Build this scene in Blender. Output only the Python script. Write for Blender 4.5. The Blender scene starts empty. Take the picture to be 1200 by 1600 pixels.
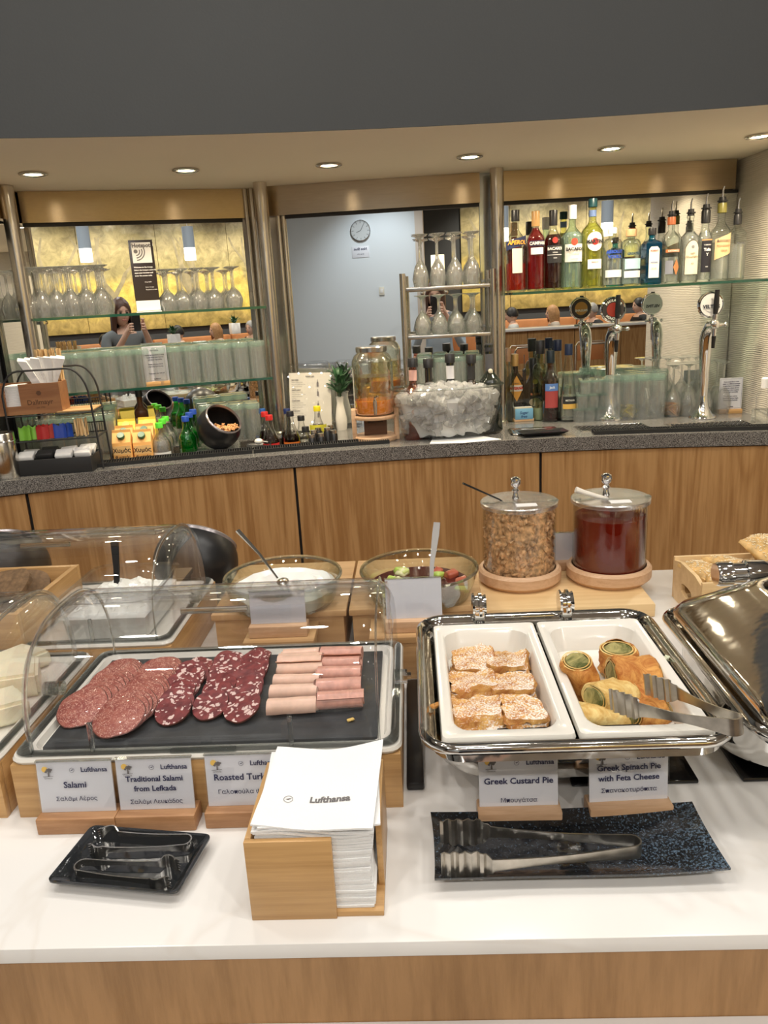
import bpy, bmesh, math, random
from mathutils import Vector, Matrix, Euler, noise
PI = math.pi
R = math.radians
random.seed(7)
S = bpy.context.scene
COL = S.collection

# ------------------------------------------------------------------ camera
CAM_H = 1.57
FPX = 1202.0
ROLL, PITCH = R(3.15), R(15.4)
CF = Vector((0, math.cos(PITCH), -math.sin(PITCH)))
U0 = Vector((0, math.sin(PITCH), math.cos(PITCH)))
R0 = Vector((1, 0, 0))
CR = R0 * math.cos(ROLL) - U0 * math.sin(ROLL)
CU = U0 * math.cos(ROLL) + R0 * math.sin(ROLL)
cd = bpy.data.cameras.new('camera')
cam = bpy.data.objects.new('camera', cd)
COL.objects.link(cam)
M = Matrix.Identity(4)
for i, v in enumerate((CR, CU, -CF)):
    for j in range(3):
        M[j][i] = v[j]
M[0][3], M[1][3], M[2][3] = 0, 0, CAM_H
cam.matrix_world = M
cd.sensor_fit = 'VERTICAL'
cd.sensor_height = 24
cd.lens = 24 * FPX / 1600
cd.clip_start = 0.012
S.camera = cam

# ------------------------------------------------------------------ world, exposure, lamps
S.view_settings.view_transform = 'Standard'
S.view_settings.look = 'None'
S.view_settings.gamma = 1
S.view_settings.use_curve_mapping = False
S.view_settings.exposure = 0.0
S.cycles.transparent_max_bounces = 24
S.cycles.max_bounces = 14
S.cycles.transmission_bounces = 12
S.cycles.glossy_bounces = 8
S.cycles.sample_clamp_indirect = 6
S.cycles.caustics_refractive = False
W = bpy.data.worlds.new('world')
S.world = W
W.use_nodes = True
W.node_tree.nodes['Background'].inputs[0].default_value = (1.0, 0.93, 0.84, 1)
W.node_tree.nodes['Background'].inputs[1].default_value = 0.35

def lamp(kind, name, loc, energy, color=(1, .93, .82), size=.1, rot=(0, 0, 0), spot=None, blend=.5):
    l = bpy.data.lights.new(name, kind)
    l.energy = energy
    l.color = color
    if kind == 'AREA':
        l.shape = 'DISK'; l.size = size
    else:
        l.shadow_soft_size = size
    if spot:
        l.spot_size = R(spot); l.spot_blend = blend
    o = bpy.data.objects.new(name, l)
    o.location = loc; o.rotation_euler = rot
    COL.objects.link(o)
    return o
CEIL = 3.2
# recessed lamps of the lounge ceiling, over the buffet and over the seats behind the photographer
ROOM_LAMPS = [(-1.5, .1), (-.75, .35), (.0, .3), (.75, .35), (1.5, .1), (-1.1, 1.35), (-.35, 1.5), (.4, 1.5), (1.15, 1.4),
              (-1.5, -1.4), (0, -1.5), (1.5, -1.4), (3.2, -1.6), (-.9, -3.4), (1.2, -4.3), (3.4, -4.3)]
for x, y in ROOM_LAMPS:
    near = y > -.5
    lamp('AREA', 'ceiling_light', (x, y, CEIL - .02), 6.6 if near else 22, (1, .955, .89), .16)
# unseen spots added to brighten the printed wall panels
for x in (.6, 1.8, 3.0, 4.2, 5.4):
    lamp('SPOT', 'mural_fill_spot', (x, -5.6, CEIL - .05), 150, (1, .93, .8), .05, (R(-32), 0, 0), 110, .8)
lamp('SPOT', 'white_wall_fill_spot', (-1.1, -4.2, CEIL - .05), 60, (.85, .93, 1), .05, (R(-35), 0, 0), 100, .8)  # unseen cool spot added to brighten the white wall
# six warm downlights in the bar soffit
SOFFIT_Z = 2.04
DOWN = [(-1.112, 2.804), (-.62, 2.89), (-.127, 2.946), (.37, 2.934), (.864, 2.923), (1.347, 2.846)]
for x, y in DOWN:
    lamp('SPOT', 'soffit_lamp', (x, y, SOFFIT_Z - .012), 26, (1, .84, .60), .03, (0, 0, 0), 150, .9)

# ------------------------------------------------------------------ helpers
def ray(x, y):
    return CF + CR * ((x - 600) / FPX) - CU * ((y - 800) / FPX)
def at(x, y, z):
    """surveyed point: where the sight line through (x, y) of the photo meets the level z"""
    d = ray(x, y)
    return Vector((0, 0, CAM_H)) + d * ((z - CAM_H) / d.z)
def aty(x, y, Y):
    d = ray(x, y)
    return Vector((0, 0, CAM_H)) + d * (Y / d.y)

def nmat(name):
    m = bpy.data.materials.new(name)
    m.use_nodes = True
    nt = m.node_tree
    return m, nt, nt.nodes['Principled BSDF']
def setp(b, **k):
    names = dict(col='Base Color', rough='Roughness', metal='Metallic', trans='Transmission Weight', ior='IOR',
                 coat='Coat Weight', spec='Specular IOR Level', sub='Subsurface Weight', emis='Emission Color', es='Emission Strength', alpha='Alpha', sheen='Sheen Weight')
    for a, v in k.items():
        if a in ('col', 'emis') and len(v) == 3: v = (*v, 1)
        b.inputs[names[a]].default_value = v
def pmat(name, col, rough=.5, metal=0, var=.0, vs=20, bump=0, bs=60, stretch=(1, 1, 1), detail=4, **k):
    """procedural principled material with noise variation of colour and fine relief"""
    m, nt, b = nmat(name)
    setp(b, col=col, rough=rough, metal=metal, **k)
    if var or bump:
        tc = nt.nodes.new('ShaderNodeTexCoord'); mp = nt.nodes.new('ShaderNodeMapping')
        mp.inputs['Scale'].default_value = stretch
        nt.links.new(tc.outputs['Object'], mp.inputs[0])
    if var:
        n = nt.nodes.new('ShaderNodeTexNoise'); n.inputs['Scale'].default_value = vs; n.inputs['Detail'].default_value = detail
        nt.links.new(mp.outputs[0], n.inputs['Vector'])
        r = nt.nodes.new('ShaderNodeValToRGB')
        lo = [max(0, c * (1 - var)) for c in col[:3]]; hi = [min(1, c * (1 + var)) for c in col[:3]]
        r.color_ramp.elements[0].position = .3; r.color_ramp.elements[1].position = .7
        r.color_ramp.elements[0].color = (*lo, 1); r.color_ramp.elements[1].color = (*hi, 1)
        nt.links.new(n.outputs['Fac'], r.inputs[0]); nt.links.new(r.outputs[0], b.inputs['Base Color'])
    if bump:
        n = nt.nodes.new('ShaderNodeTexNoise'); n.inputs['Scale'].default_value = bs
        nt.links.new(mp.outputs[0], n.inputs['Vector'])
        bp = nt.nodes.new('ShaderNodeBump'); bp.inputs['Strength'].default_value = bump; bp.inputs['Distance'].default_value = .002
        nt.links.new(n.outputs['Fac'], bp.inputs['Height']); nt.links.new(bp.outputs[0], b.inputs['Normal'])
    return m
def wood(name, c1, c2, axis='x', scale=60, rough=.42, streak=.06, c3=None, rings=False):
    m, nt, b = nmat(name)
    setp(b, rough=rough, col=c1)
    tc = nt.nodes.new('ShaderNodeTexCoord'); mp = nt.nodes.new('ShaderNodeMapping')
    s = [1, 1, 1]; s['xyz'.index(axis)] = streak
    mp.inputs['Scale'].default_value = s
    nt.links.new(tc.outputs['Object'], mp.inputs[0])
    n = nt.nodes.new('ShaderNodeTexNoise'); n.inputs['Scale'].default_value = scale; n.inputs['Detail'].default_value = 6; n.inputs['Roughness'].default_value = .65
    nt.links.new(mp.outputs[0], n.inputs['Vector'])
    n2 = nt.nodes.new('ShaderNodeTexNoise'); n2.inputs['Scale'].default_value = scale * .12; n2.inputs['Detail'].default_value = 3; n2.inputs['Distortion'].default_value = 1.2
    nt.links.new(mp.outputs[0], n2.inputs['Vector'])
    wv = nt.nodes.new('ShaderNodeMath'); wv.operation = 'SINE'
    ml = nt.nodes.new('ShaderNodeMath'); ml.operation = 'MULTIPLY'; ml.inputs[1].default_value = 38 if rings else 14
    nt.links.new(n2.outputs['Fac'], ml.inputs[0]); nt.links.new(ml.outputs[0], wv.inputs[0])
    mm = nt.nodes.new('ShaderNodeMath'); mm.operation = 'MULTIPLY_ADD'; mm.inputs[1].default_value = .13
    nt.links.new(wv.outputs[0], mm.inputs[0]); nt.links.new(n.outputs['Fac'], mm.inputs[2])
    r = nt.nodes.new('ShaderNodeValToRGB')
    e = r.color_ramp.elements
    e[0].position = .3; e[0].color = (*c2, 1); e[1].position = .68; e[1].color = (*c1, 1)
    nt.links.new(mm.outputs[0], r.inputs[0]); nt.links.new(r.outputs[0], b.inputs['Base Color'])
    bp = nt.nodes.new('ShaderNodeBump'); bp.inputs['Strength'].default_value = .12; bp.inputs['Distance'].default_value = .001
    nt.links.new(n.outputs['Fac'], bp.inputs['Height']); nt.links.new(bp.outputs[0], b.inputs['Normal'])
    return m
def thin_glass(name, col=(1, 1, 1), refl=.55, base=.04, rough=.0, power=2.2, edge=None):
    """thin clear wall: transparent, more reflective towards grazing angles"""
    m = bpy.data.materials.new(name); m.use_nodes = True
    nt = m.node_tree; nt.nodes.clear()
    out = nt.nodes.new('ShaderNodeOutputMaterial')
    tr = nt.nodes.new('ShaderNodeBsdfTransparent'); gl = nt.nodes.new('ShaderNodeBsdfGlossy')
    gl.inputs['Roughness'].default_value = rough
    gl.inputs['Color'].default_value = (.95, .97, .97, 1)
    lw = nt.nodes.new('ShaderNodeLayerWeight'); lw.inputs['Blend'].default_value = .5
    pw = nt.nodes.new('ShaderNodeMath'); pw.operation = 'POWER'; pw.inputs[1].default_value = power
    ma = nt.nodes.new('ShaderNodeMath'); ma.operation = 'MULTIPLY_ADD'; ma.inputs[1].default_value = refl; ma.inputs[2].default_value = base
    mx = nt.nodes.new('ShaderNodeMixShader')
    nt.links.new(lw.outputs['Facing'], pw.inputs[0]); nt.links.new(pw.outputs[0], ma.inputs[0])
    nt.links.new(ma.outputs[0], mx.inputs[0]); nt.links.new(tr.outputs[0], mx.inputs[1]); nt.links.new(gl.outputs[0], mx.inputs[2])
    if edge:
        mc = nt.nodes.new('ShaderNodeMixRGB'); mc.inputs[1].default_value = (*col, 1); mc.inputs[2].default_value = (*edge, 1)
        nt.links.new(pw.outputs[0], mc.inputs[0]); nt.links.new(mc.outputs[0], tr.inputs['Color'])
    else:
        tr.inputs['Color'].default_value = (*col, 1)
    nt.links.new(mx.outputs[0], out.inputs[0])
    return m
def glassware(name, col=(1, 1, 1), mix=.5, rough=.02):
    """cut or pressed glass: refracting body let through partly so that rows stay clear"""
    m = bpy.data.materials.new(name); m.use_nodes = True
    nt = m.node_tree; nt.nodes.clear()
    out = nt.nodes.new('ShaderNodeOutputMaterial')
    tr = nt.nodes.new('ShaderNodeBsdfTransparent'); tr.inputs['Color'].default_value = (*[c * .97 for c in col], 1)
    gl = nt.nodes.new('ShaderNodeBsdfGlass'); gl.inputs['Color'].default_value = (*col, 1); gl.inputs['Roughness'].default_value = rough; gl.inputs['IOR'].default_value = 1.5
    mx = nt.nodes.new('ShaderNodeMixShader'); mx.inputs[0].default_value = mix
    nt.links.new(tr.outputs[0], mx.inputs[1]); nt.links.new(gl.outputs[0], mx.inputs[2]); nt.links.new(mx.outputs[0], out.inputs[0])
    return m
def pressed(name, col, refr, milk, spec, ior=1.5):
    """pressed glass or ice: clear, with refraction, a bright facing-dependent gloss and a little milky scatter"""
    m = bpy.data.materials.new(name); m.use_nodes = True
    nt = m.node_tree; nt.nodes.clear()
    out = nt.nodes.new('ShaderNodeOutputMaterial')
    tr = nt.nodes.new('ShaderNodeBsdfTransparent'); tr.inputs['Color'].default_value = (*col, 1)
    gs = nt.nodes.new('ShaderNodeBsdfGlass'); gs.inputs['Color'].default_value = (*col, 1); gs.inputs['Roughness'].default_value = .02; gs.inputs['IOR'].default_value = ior
    df = nt.nodes.new('ShaderNodeBsdfDiffuse'); df.inputs['Color'].default_value = (*[c * .9 for c in col], 1)
    tl = nt.nodes.new('ShaderNodeBsdfTranslucent'); tl.inputs['Color'].default_value = (*[c * .9 for c in col], 1)
    gl_ = nt.nodes.new('ShaderNodeBsdfGlossy'); gl_.inputs['Roughness'].default_value = .05; gl_.inputs['Color'].default_value = (.98, 1, 1, 1)
    def mix(f, a, b):
        x = nt.nodes.new('ShaderNodeMixShader'); nt.links.new(a, x.inputs[1]); nt.links.new(b, x.inputs[2])
        if isinstance(f, float): x.inputs[0].default_value = f
        else: nt.links.new(f, x.inputs[0])
        return x.outputs[0]
    a = mix(refr, tr.outputs[0], gs.outputs[0])
    b = mix(.5, df.outputs[0], tl.outputs[0])
    c = mix(milk, a, b)
    lw = nt.nodes.new('ShaderNodeLayerWeight'); pw = nt.nodes.new('ShaderNodeMath'); pw.operation = 'POWER'; pw.inputs[1].default_value = 2.2
    ma = nt.nodes.new('ShaderNodeMath'); ma.operation = 'MULTIPLY_ADD'; ma.inputs[1].default_value = spec; ma.inputs[2].default_value = .05
    nt.links.new(lw.outputs['Facing'], pw.inputs[0]); nt.links.new(pw.outputs[0], ma.inputs[0])
    p3 = nt.nodes.new('ShaderNodeMath'); p3.operation = 'POWER'; p3.inputs[1].default_value = 3.5; nt.links.new(lw.outputs['Facing'], p3.inputs[0])
    mc = nt.nodes.new('ShaderNodeMixRGB'); mc.inputs[1].default_value = (*col, 1); mc.inputs[2].default_value = (col[0] * .34, col[1] * .40, col[2] * .38, 1)
    nt.links.new(p3.outputs[0], mc.inputs[0]); nt.links.new(mc.outputs[0], tr.inputs['Color'])
    nt.links.new(mix(ma.outputs[0], c, gl_.outputs[0]), out.inputs[0])
    return m
def emat(name, col, strength):
    m, nt, b = nmat(name)
    setp(b, col=(0, 0, 0), emis=col, es=strength)
    return m

class MB:
    def __init__(s):
        s.bm = bmesh.new(); s.mi = 0
    def faces(s, vs, fs, M=None):
        v = [s.bm.verts.new(M @ Vector(p) if M is not None else p) for p in vs]
        for f in fs:
            try:
                fc = s.bm.faces.new([v[i] for i in f]); fc.material_index = s.mi
            except ValueError:
                pass
        return v
    def box(s, c, size, bev=0, M=None, rz=0, rot=None, seg=2):
        T = Matrix.Translation(c)
        if rot: T = T @ Euler(rot).to_matrix().to_4x4()
        elif rz: T = T @ Matrix.Rotation(rz, 4, 'Z')
        if M is not None: T = M @ T
        r = bmesh.ops.create_cube(s.bm, size=1, matrix=T @ Matrix.Diagonal((*size, 1)))
        fs = {f for v in r['verts'] for f in v.link_faces}
        for f in fs: f.material_index = s.mi
        if bev:
            es = list({e for v in r['verts'] for e in v.link_edges})
            b = bmesh.ops.bevel(s.bm, geom=es, offset=bev, segments=seg, affect='EDGES', profile=.5)
            for f in b['faces']: f.material_index = s.mi
        return s
    def bx(s, x0, x1, y0, y1, z0, z1, bev=0, M=None):
        return s.box(((x0 + x1) / 2, (y0 + y1) / 2, (z0 + z1) / 2), (x1 - x0, y1 - y0, z1 - z0), bev, M)
    def loft(s, loops, closed=True, cap0=True, cap1=True, M=None, wrap=False):
        n = len(loops[0])
        L = [[s.bm.verts.new(M @ Vector(p) if M is not None else Vector(p)) for p in lp] for lp in loops]
        rng = range(n if closed else n - 1)
        pairs = list(zip(L, L[1:])) + ([(L[-1], L[0])] if wrap else [])
        for a, b in pairs:
            for i in rng:
                j = (i + 1) % n
                try:
                    f = s.bm.faces.new((a[i], a[j], b[j], b[i])); f.material_index = s.mi
                except ValueError: pass
        if not wrap and closed:
            if cap0:
                f = s.bm.faces.new(list(reversed(L[0]))); f.material_index = s.mi
            if cap1:
                f = s.bm.faces.new(L[-1]); f.material_index = s.mi
        return s
    def lathe(s, prof, seg=20, c=(0, 0, 0), M=None, mod=None):
        loops = []; 
        T = Matrix.Translation(c) if M is None else M @ Matrix.Translation(c)
        tops = [abs(prof[0][0]) < 1e-6, abs(prof[-1][0]) < 1e-6]
        P = prof[(1 if tops[0] else 0):(len(prof) - 1 if tops[1] else len(prof))]
        for k, (r, z) in enumerate(P):
            lp = []
            for i in range(seg):
                a = 2 * PI * i / seg
                rr = r * (mod(a, z) if mod else 1)
                lp.append(T @ Vector((rr * math.cos(a), rr * math.sin(a), z)))
            loops.append([s.bm.verts.new(p) for p in lp])
        for a, b in zip(loops, loops[1:]):
            for i in range(seg):
                j = (i + 1) % seg
                f = s.bm.faces.new((a[i], a[j], b[j], b[i])); f.material_index = s.mi
        if tops[0]:
            v = s.bm.verts.new(T @ Vector((0, 0, prof[0][1])))
            for i in range(seg): s.bm.faces.new((v, loops[0][(i + 1) % seg], loops[0][i])).material_index = s.mi
        if tops[1]:
            v = s.bm.verts.new(T @ Vector((0, 0, prof[-1][1])))
            for i in range(seg): s.bm.faces.new((v, loops[-1][i], loops[-1][(i + 1) % seg])).material_index = s.mi
        return s
    def cyl(s, a, b, r, r2=None, seg=12):
        a = Vector(a); b = Vector(b); return s.sweep([a, b], None, [r, r if r2 is None else r2], seg)
    def sweep(s, path, prof=None, radii=None, seg=10, up=(0, 0, 1), caps=True, M=None, wrap=False):
        P = [Vector(p) for p in path]; n = len(P)
        if radii is None: radii = [1] * n
        if not hasattr(radii, '__len__'): radii = [radii] * n
        if prof is None: prof = [(math.cos(2 * PI * i / seg), math.sin(2 * PI * i / seg)) for i in range(seg)]
        loops = []; prev = None
        for i in range(n):
            if wrap: t = P[(i + 1) % n] - P[i - 1]
            else: t = P[min(i + 1, n - 1)] - P[max(i - 1, 0)]
            t.normalize()
            u = Vector(up) if prev is None else prev
            sd = t.cross(u)
            if sd.length < 1e-4: sd = t.cross(Vector((1, 0, 0)))
            if sd.length < 1e-4: sd = t.cross(Vector((0, 1, 0)))
            sd.normalize(); u = sd.cross(t).normalized(); prev = u
            q = radii[i]
            qx, qy = (q if hasattr(q, '__len__') else (q, q))
            loops.append([P[i] + sd * (a * qx) + u * (b * qy) for a, b in prof])
        return s.loft(loops, True, caps, caps, M, wrap)
    def sphere(s, c, r, u=16, v=10, M=None, sc=(1, 1, 1)):
        T = Matrix.Translation(c) @ Matrix.Diagonal((sc[0] * r, sc[1] * r, sc[2] * r, 1))
        if M is not None: T = M @ T
        q = bmesh.ops.create_uvsphere(s.bm, u_segments=u, v_segments=v, radius=1, matrix=T)
        for f in {f for w in q['verts'] for f in w.link_faces}: f.material_index = s.mi
        return s
    def grid(s, fn, nu, nv, th=None, closed_u=False):
        """sheet fn(u,v)->(x,y,z); with th a second layer th below (along -z or given fn2)"""
        A = [[s.bm.verts.new(fn(i / nu, j / nv)) for j in range(nv + 1)] for i in range(nu + 1)]
        for i in range(nu):
            for j in range(nv):
                s.bm.faces.new((A[i][j], A[i + 1][j], A[i + 1][j + 1], A[i][j + 1])).material_index = s.mi
        if th is not None:
            f2 = th if callable(th) else (lambda u, v: Vector(fn(u, v)) - Vector((0, 0, th)))
            B = [[s.bm.verts.new(f2(i / nu, j / nv)) for j in range(nv + 1)] for i in range(nu + 1)]
            for i in range(nu):
                for j in range(nv):
                    s.bm.faces.new((B[i][j], B[i][j + 1], B[i + 1][j + 1], B[i + 1][j])).material_index = s.mi
            for i in range(nu):
                s.bm.faces.new((A[i][0], B[i][0], B[i + 1][0], A[i + 1][0])).material_index = s.mi
                s.bm.faces.new((A[i][nv], A[i + 1][nv], B[i + 1][nv], B[i][nv])).material_index = s.mi
            for j in range(nv):
                s.bm.faces.new((A[0][j], A[0][j + 1], B[0][j + 1], B[0][j])).material_index = s.mi
                s.bm.faces.new((A[nu][j], B[nu][j], B[nu][j + 1], A[nu][j + 1])).material_index = s.mi
        return s
    def disp(s, amp, sc, seed=0, axis=None):
        s.bm.normal_update()
        o = Vector((seed * 3.1, seed * 1.7, seed))
        d = [(v, v.normal.copy() if axis is None else Vector(axis), noise.noise(v.co * sc + o)) for v in s.bm.verts]
        for v, n, k in d: v.co += n * (k * amp)
        return s
    def mesh(s, name, mats, ang=35, flat=False):
        if not isinstance(mats, (list, tuple)): mats = [mats]
        bm = s.bm
        bmesh.ops.recalc_face_normals(bm, faces=bm.faces)
        for f in bm.faces: f.smooth = not flat
        if not flat:
            ca = R(ang)
            for e in bm.edges:
                if len(e.link_faces) == 2 and e.calc_face_angle(0) > ca: e.smooth = False
        me = bpy.data.meshes.new(name)
        bm.to_mesh(me); bm.free()
        for m in mats: me.materials.append(m)
        return me
    def build(s, name, mats, parent=None, loc=None, rot=None, **k):
        return mkobj(name, s.mesh(name, mats, **k), parent, loc, rot)
def mkobj(name, me, parent=None, loc=None, rot=None):
    o = bpy.data.objects.new(name, me)
    COL.objects.link(o)
    if parent is not None: o.parent = parent
    if loc is not None: o.location = loc
    if rot is not None: o.rotation_euler = rot
    return o
def tag(o, label, cat, group=None):
    o['label'] = label; o['category'] = cat
    if group: o['group'] = group
    return o
def thing(name, label, cat, loc=(0, 0, 0), rz=0, group=None):
    o = bpy.data.objects.new(name, None)
    o.empty_display_size = .05
    COL.objects.link(o)
    o.location = loc; o.rotation_euler = (0, 0, rz)
    return tag(o, label, cat, group)
def struct(o):
    o['kind'] = 'structure'; return o
def dup(src, loc=None, rz=None, label=None, group=None, parent=None, rot=None):
    c = src.copy(); COL.objects.link(c)
    c.parent = parent
    if parent is None:
        if loc is not None: c.location = loc
        if rz is not None: c.rotation_euler = (0, 0, rz)
        if rot is not None: c.rotation_euler = rot
    if label: c['label'] = label
    if group: c['group'] = group
    for ch in src.children:
        k = dup(ch, parent=c); k.matrix_parent_inverse = ch.matrix_parent_inverse
    return c
def rr(w, d, r, z, n=5, cx=0, cy=0):
    """rounded rectangle loop"""
    pts = []
    r = min(r, w / 2 - 1e-4, d / 2 - 1e-4)
    for k, (sx, sy) in enumerate(((1, 1), (-1, 1), (-1, -1), (1, -1))):
        for i in range(n + 1):
            a = PI / 2 * (k + i / n)
            pts.append((cx + sx * (w / 2 - r) + r * math.cos(a), cy + sy * (d / 2 - r) + r * math.sin(a), z))
    return pts
_tc = {}
def text_geo(s, size, align='CENTER', bold=0.0, sp=1.0):
    key = (s, size, align, bold, sp)
    if key in _tc: return _tc[key]
    c = bpy.data.curves.new('t', 'FONT')
    c.body = s; c.size = size; c.align_x = align; c.align_y = 'CENTER'; c.resolution_u = 2; c.offset = bold; c.space_character = sp
    o = bpy.data.objects.new('t', c); COL.objects.link(o)
    dg = bpy.context.evaluated_depsgraph_get()
    me = bpy.data.meshes.new_from_object(o.evaluated_get(dg))
    r = ([v.co.copy() for v in me.vertices], [tuple(p.vertices) for p in me.polygons])
    bpy.data.objects.remove(o); bpy.data.meshes.remove(me); bpy.data.curves.remove(c)
    _tc[key] = r
    return r
def put_text(mb, s, size, x=0, z=0, align='CENTER', bold=0.0, M=None, bend=None, y=0, sp=1.0, slant=0, mirror=False):
    """lettering in the x-z plane facing -y at depth y; bend = radius wraps it round a cylinder about the z axis"""
    V, Fs = text_geo(s, size, align, bold, sp)
    out = []
    for v in V:
        px_, pz = x + v.x + slant * v.y, z + v.y
        if bend: out.append((bend * math.sin(px_ / bend), -bend * math.cos(px_ / bend), pz))
        else: out.append((px_, y, pz))
    mb.faces(out, Fs, M)
def patch(mb, r, x0, x1, z0, z1, n=8, shape=None):
    """label wrapped round a bottle of radius r, front at -y"""
    def fn(u, v):
        x = x0 + (x1 - x0) * u
        a, b = z0, z1
        if shape == 'arch': b = z1 - (z1 - z0) * .22 * (abs(2 * u - 1) ** 2.2)
        if shape == 'oval':
            h = math.sqrt(max(0, 1 - (2 * u - 1) ** 2)) * (z1 - z0) / 2; m_ = (z0 + z1) / 2; a, b = m_ - h, m_ + h
        if shape == 'diamond':
            h = (1 - abs(2 * u - 1)) * (z1 - z0) / 2; m_ = (z0 + z1) / 2; a, b = m_ - h, m_ + h
        if shape == 'slope': a += .012 * (2 * u - 1); b += .012 * (2 * u - 1)
        z = a + (b - a) * v
        return Vector((r * math.sin(x / r), -r * math.cos(x / r), z))
    mb.grid(fn, n, 1)

# ------------------------------------------------------------------ materials
M_ = {}
M_['chrome'] = pmat('polished_chrome', (.82, .83, .84), .06, 1, bump=.03, bs=8)
M_['steel'] = pmat('brushed_steel', (.62, .57, .50), .24, 1, var=.06, vs=120, stretch=(1, 1, .03))
M_['steel_h'] = pmat('brushed_steel_band', (.50, .40, .28), .22, 1, var=.05, vs=200, stretch=(.02, 1, 1))
_n = M_['steel_h'].node_tree; _b = _n.nodes['Principled BSDF']; _b.inputs['Anisotropic'].default_value = .85; _b.inputs['Anisotropic Rotation'].default_value = .25
_t = _n.nodes.new('ShaderNodeTangent'); _t.direction_type = 'RADIAL'; _t.axis = 'Z'; _n.links.new(_t.outputs[0], _b.inputs['Tangent'])
M_['steel_tool'] = pmat('satin_steel', (.62, .60, .56), .22, 1, var=.1, vs=40)
M_['chafer'] = pmat('chafer_steel', (.70, .69, .66), .09, 1, bump=.25, bs=30, var=.05, vs=60)
M_['mirror'] = pmat('mirror_glass', (.86, .88, .87), .0, 1)
M_['solid'] = pmat('white_solid_surface', (.80, .79, .765), .16, var=.015, vs=3, coat=.25)
M_['porc'] = pmat('white_porcelain', (.80, .77, .70), .14, coat=.3)
M_['oak'] = wood('oak_veneer', (.50, .29, .12), (.34, .175, .062), 'z', 70, .38, .05, rings=True)
M_['oak_h'] = wood('oak_fascia', (.43, .24, .10), (.31, .165, .062), 'z', 80, .4, .10)
M_['bamboo'] = wood('bamboo', (.60, .36, .15), (.45, .25, .09), 'x', 130, .35, .035)
M_['bamboo_y'] = wood('bamboo_side', (.60, .36, .15), (.45, .25, .09), 'y', 130, .35, .035)
M_['beech'] = wood('beech', (.66, .43, .26), (.56, .34, .19), 'x', 260, .5, .12)
M_['beech_dark'] = wood('steamed_beech', (.50, .27, .13), (.38, .19, .085), 'x', 220, .45, .1)
M_['pine'] = wood('pale_bamboo', (.76, .54, .28), (.66, .44, .21), 'x', 70, .4, .06)
M_['riser'] = wood('oak_riser', (.58, .36, .17), (.42, .24, .10), 'x', 60, .45, .06)
M_['paper'] = pmat('white_paper', (.82, .81, .79), .7)
M_['card'] = pmat('card', (.78, .79, .84), .45)
M_['napkin'] = pmat('napkin_tissue', (.86, .86, .85), .85, bump=.3, bs=500)
M_['ink'] = pmat('navy_ink', (.028, .03, .085), .6)
M_['inkg'] = pmat('grey_ink', (.16, .15, .15), .6)
M_['black'] = pmat('black_plastic', (.012, .012, .013), .32)
M_['matt'] = pmat('matt_black', (.018, .018, .019), .6)
M_['rubber'] = pmat('black_rubber_mat', (.012, .012, .012), .55)
M_['slate'] = pmat('slate', (.035, .038, .042), .5, var=.3, vs=30, bump=.5, bs=45)
M_['clear'] = thin_glass('clear_acrylic', (.99, .99, .99), .6, .03, power=2.6, edge=(.80, .81, .86))
M_['clear_rim'] = glassware('clear_acrylic_edge', (.95, .97, .97), .6)
M_['clearjar'] = thin_glass('clear_jar_wall', (.985, .985, .98), .5, .025, power=3, edge=(.7, .7, .68))
M_['shelf'] = pmat('green_edged_shelf_glass', (.55, .85, .72), .02, trans=1, ior=1.5)
M_['shelf_top'] = thin_glass('shelf_glass_face', (.86, .95, .91), .5, .04)
M_['shelf_edge'] = pmat('shelf_glass_edge', (.012, .065, .045), .08, coat=.3)
M_['goblet'] = pressed('goblet_glass', (1, 1, 1), .36, .08, .8)
M_['tumbler'] = pressed('ribbed_tumbler_glass', (.994, 1, .997), .14, .10, .8)
M_['tumbler_g'] = pressed('thick_green_glass_base', (.88, .97, .93), .35, .20, .7)
M_['ice'] = pressed('ice', (1, 1, 1), .18, .32, .8, ior=1.31)
M_['gold'] = pmat('brass', (.75, .55, .25), .25, 1)
# ------------------------------------------------------------------ the setting
def granite():
    m, nt, b = nmat('speckled_granite')
    setp(b, rough=.22, coat=.3)
    tc = nt.nodes.new('ShaderNodeTexCoord')
    n = nt.nodes.new('ShaderNodeTexNoise'); n.inputs['Scale'].default_value = 420; n.inputs['Detail'].default_value = 2
    r = nt.nodes.new('ShaderNodeValToRGB'); e = r.color_ramp.elements
    e[0].position = .42; e[0].color = (.035, .034, .034, 1); e[1].position = .62; e[1].color = (.34, .33, .31, 1)
    nt.links.new(tc.outputs['Object'], n.inputs['Vector']); nt.links.new(n.outputs['Fac'], r.inputs[0]); nt.links.new(r.outputs[0], b.inputs['Base Color'])
    return m
M_['granite'] = granite()
M_['bulk'] = pmat('dark_grey_paint', (.052, .055, .056), .75, var=.07, vs=1.2, bump=.12, bs=160)
M_['soffit'] = pmat('cream_ceiling_paint', (.86, .77, .62), .75, var=.02, vs=2)
M_['white_wall'] = pmat('cool_white_wall', (.74, .79, .82), .7)
M_['dark_wall'] = pmat('charcoal_wall', (.05, .05, .05), .7)
M_['ceil'] = pmat('ceiling_paint', (.62, .60, .56), .8)
M_['floor'] = pmat('brown_floor', (.16, .11, .075), .35, var=.2, vs=4)

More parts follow.
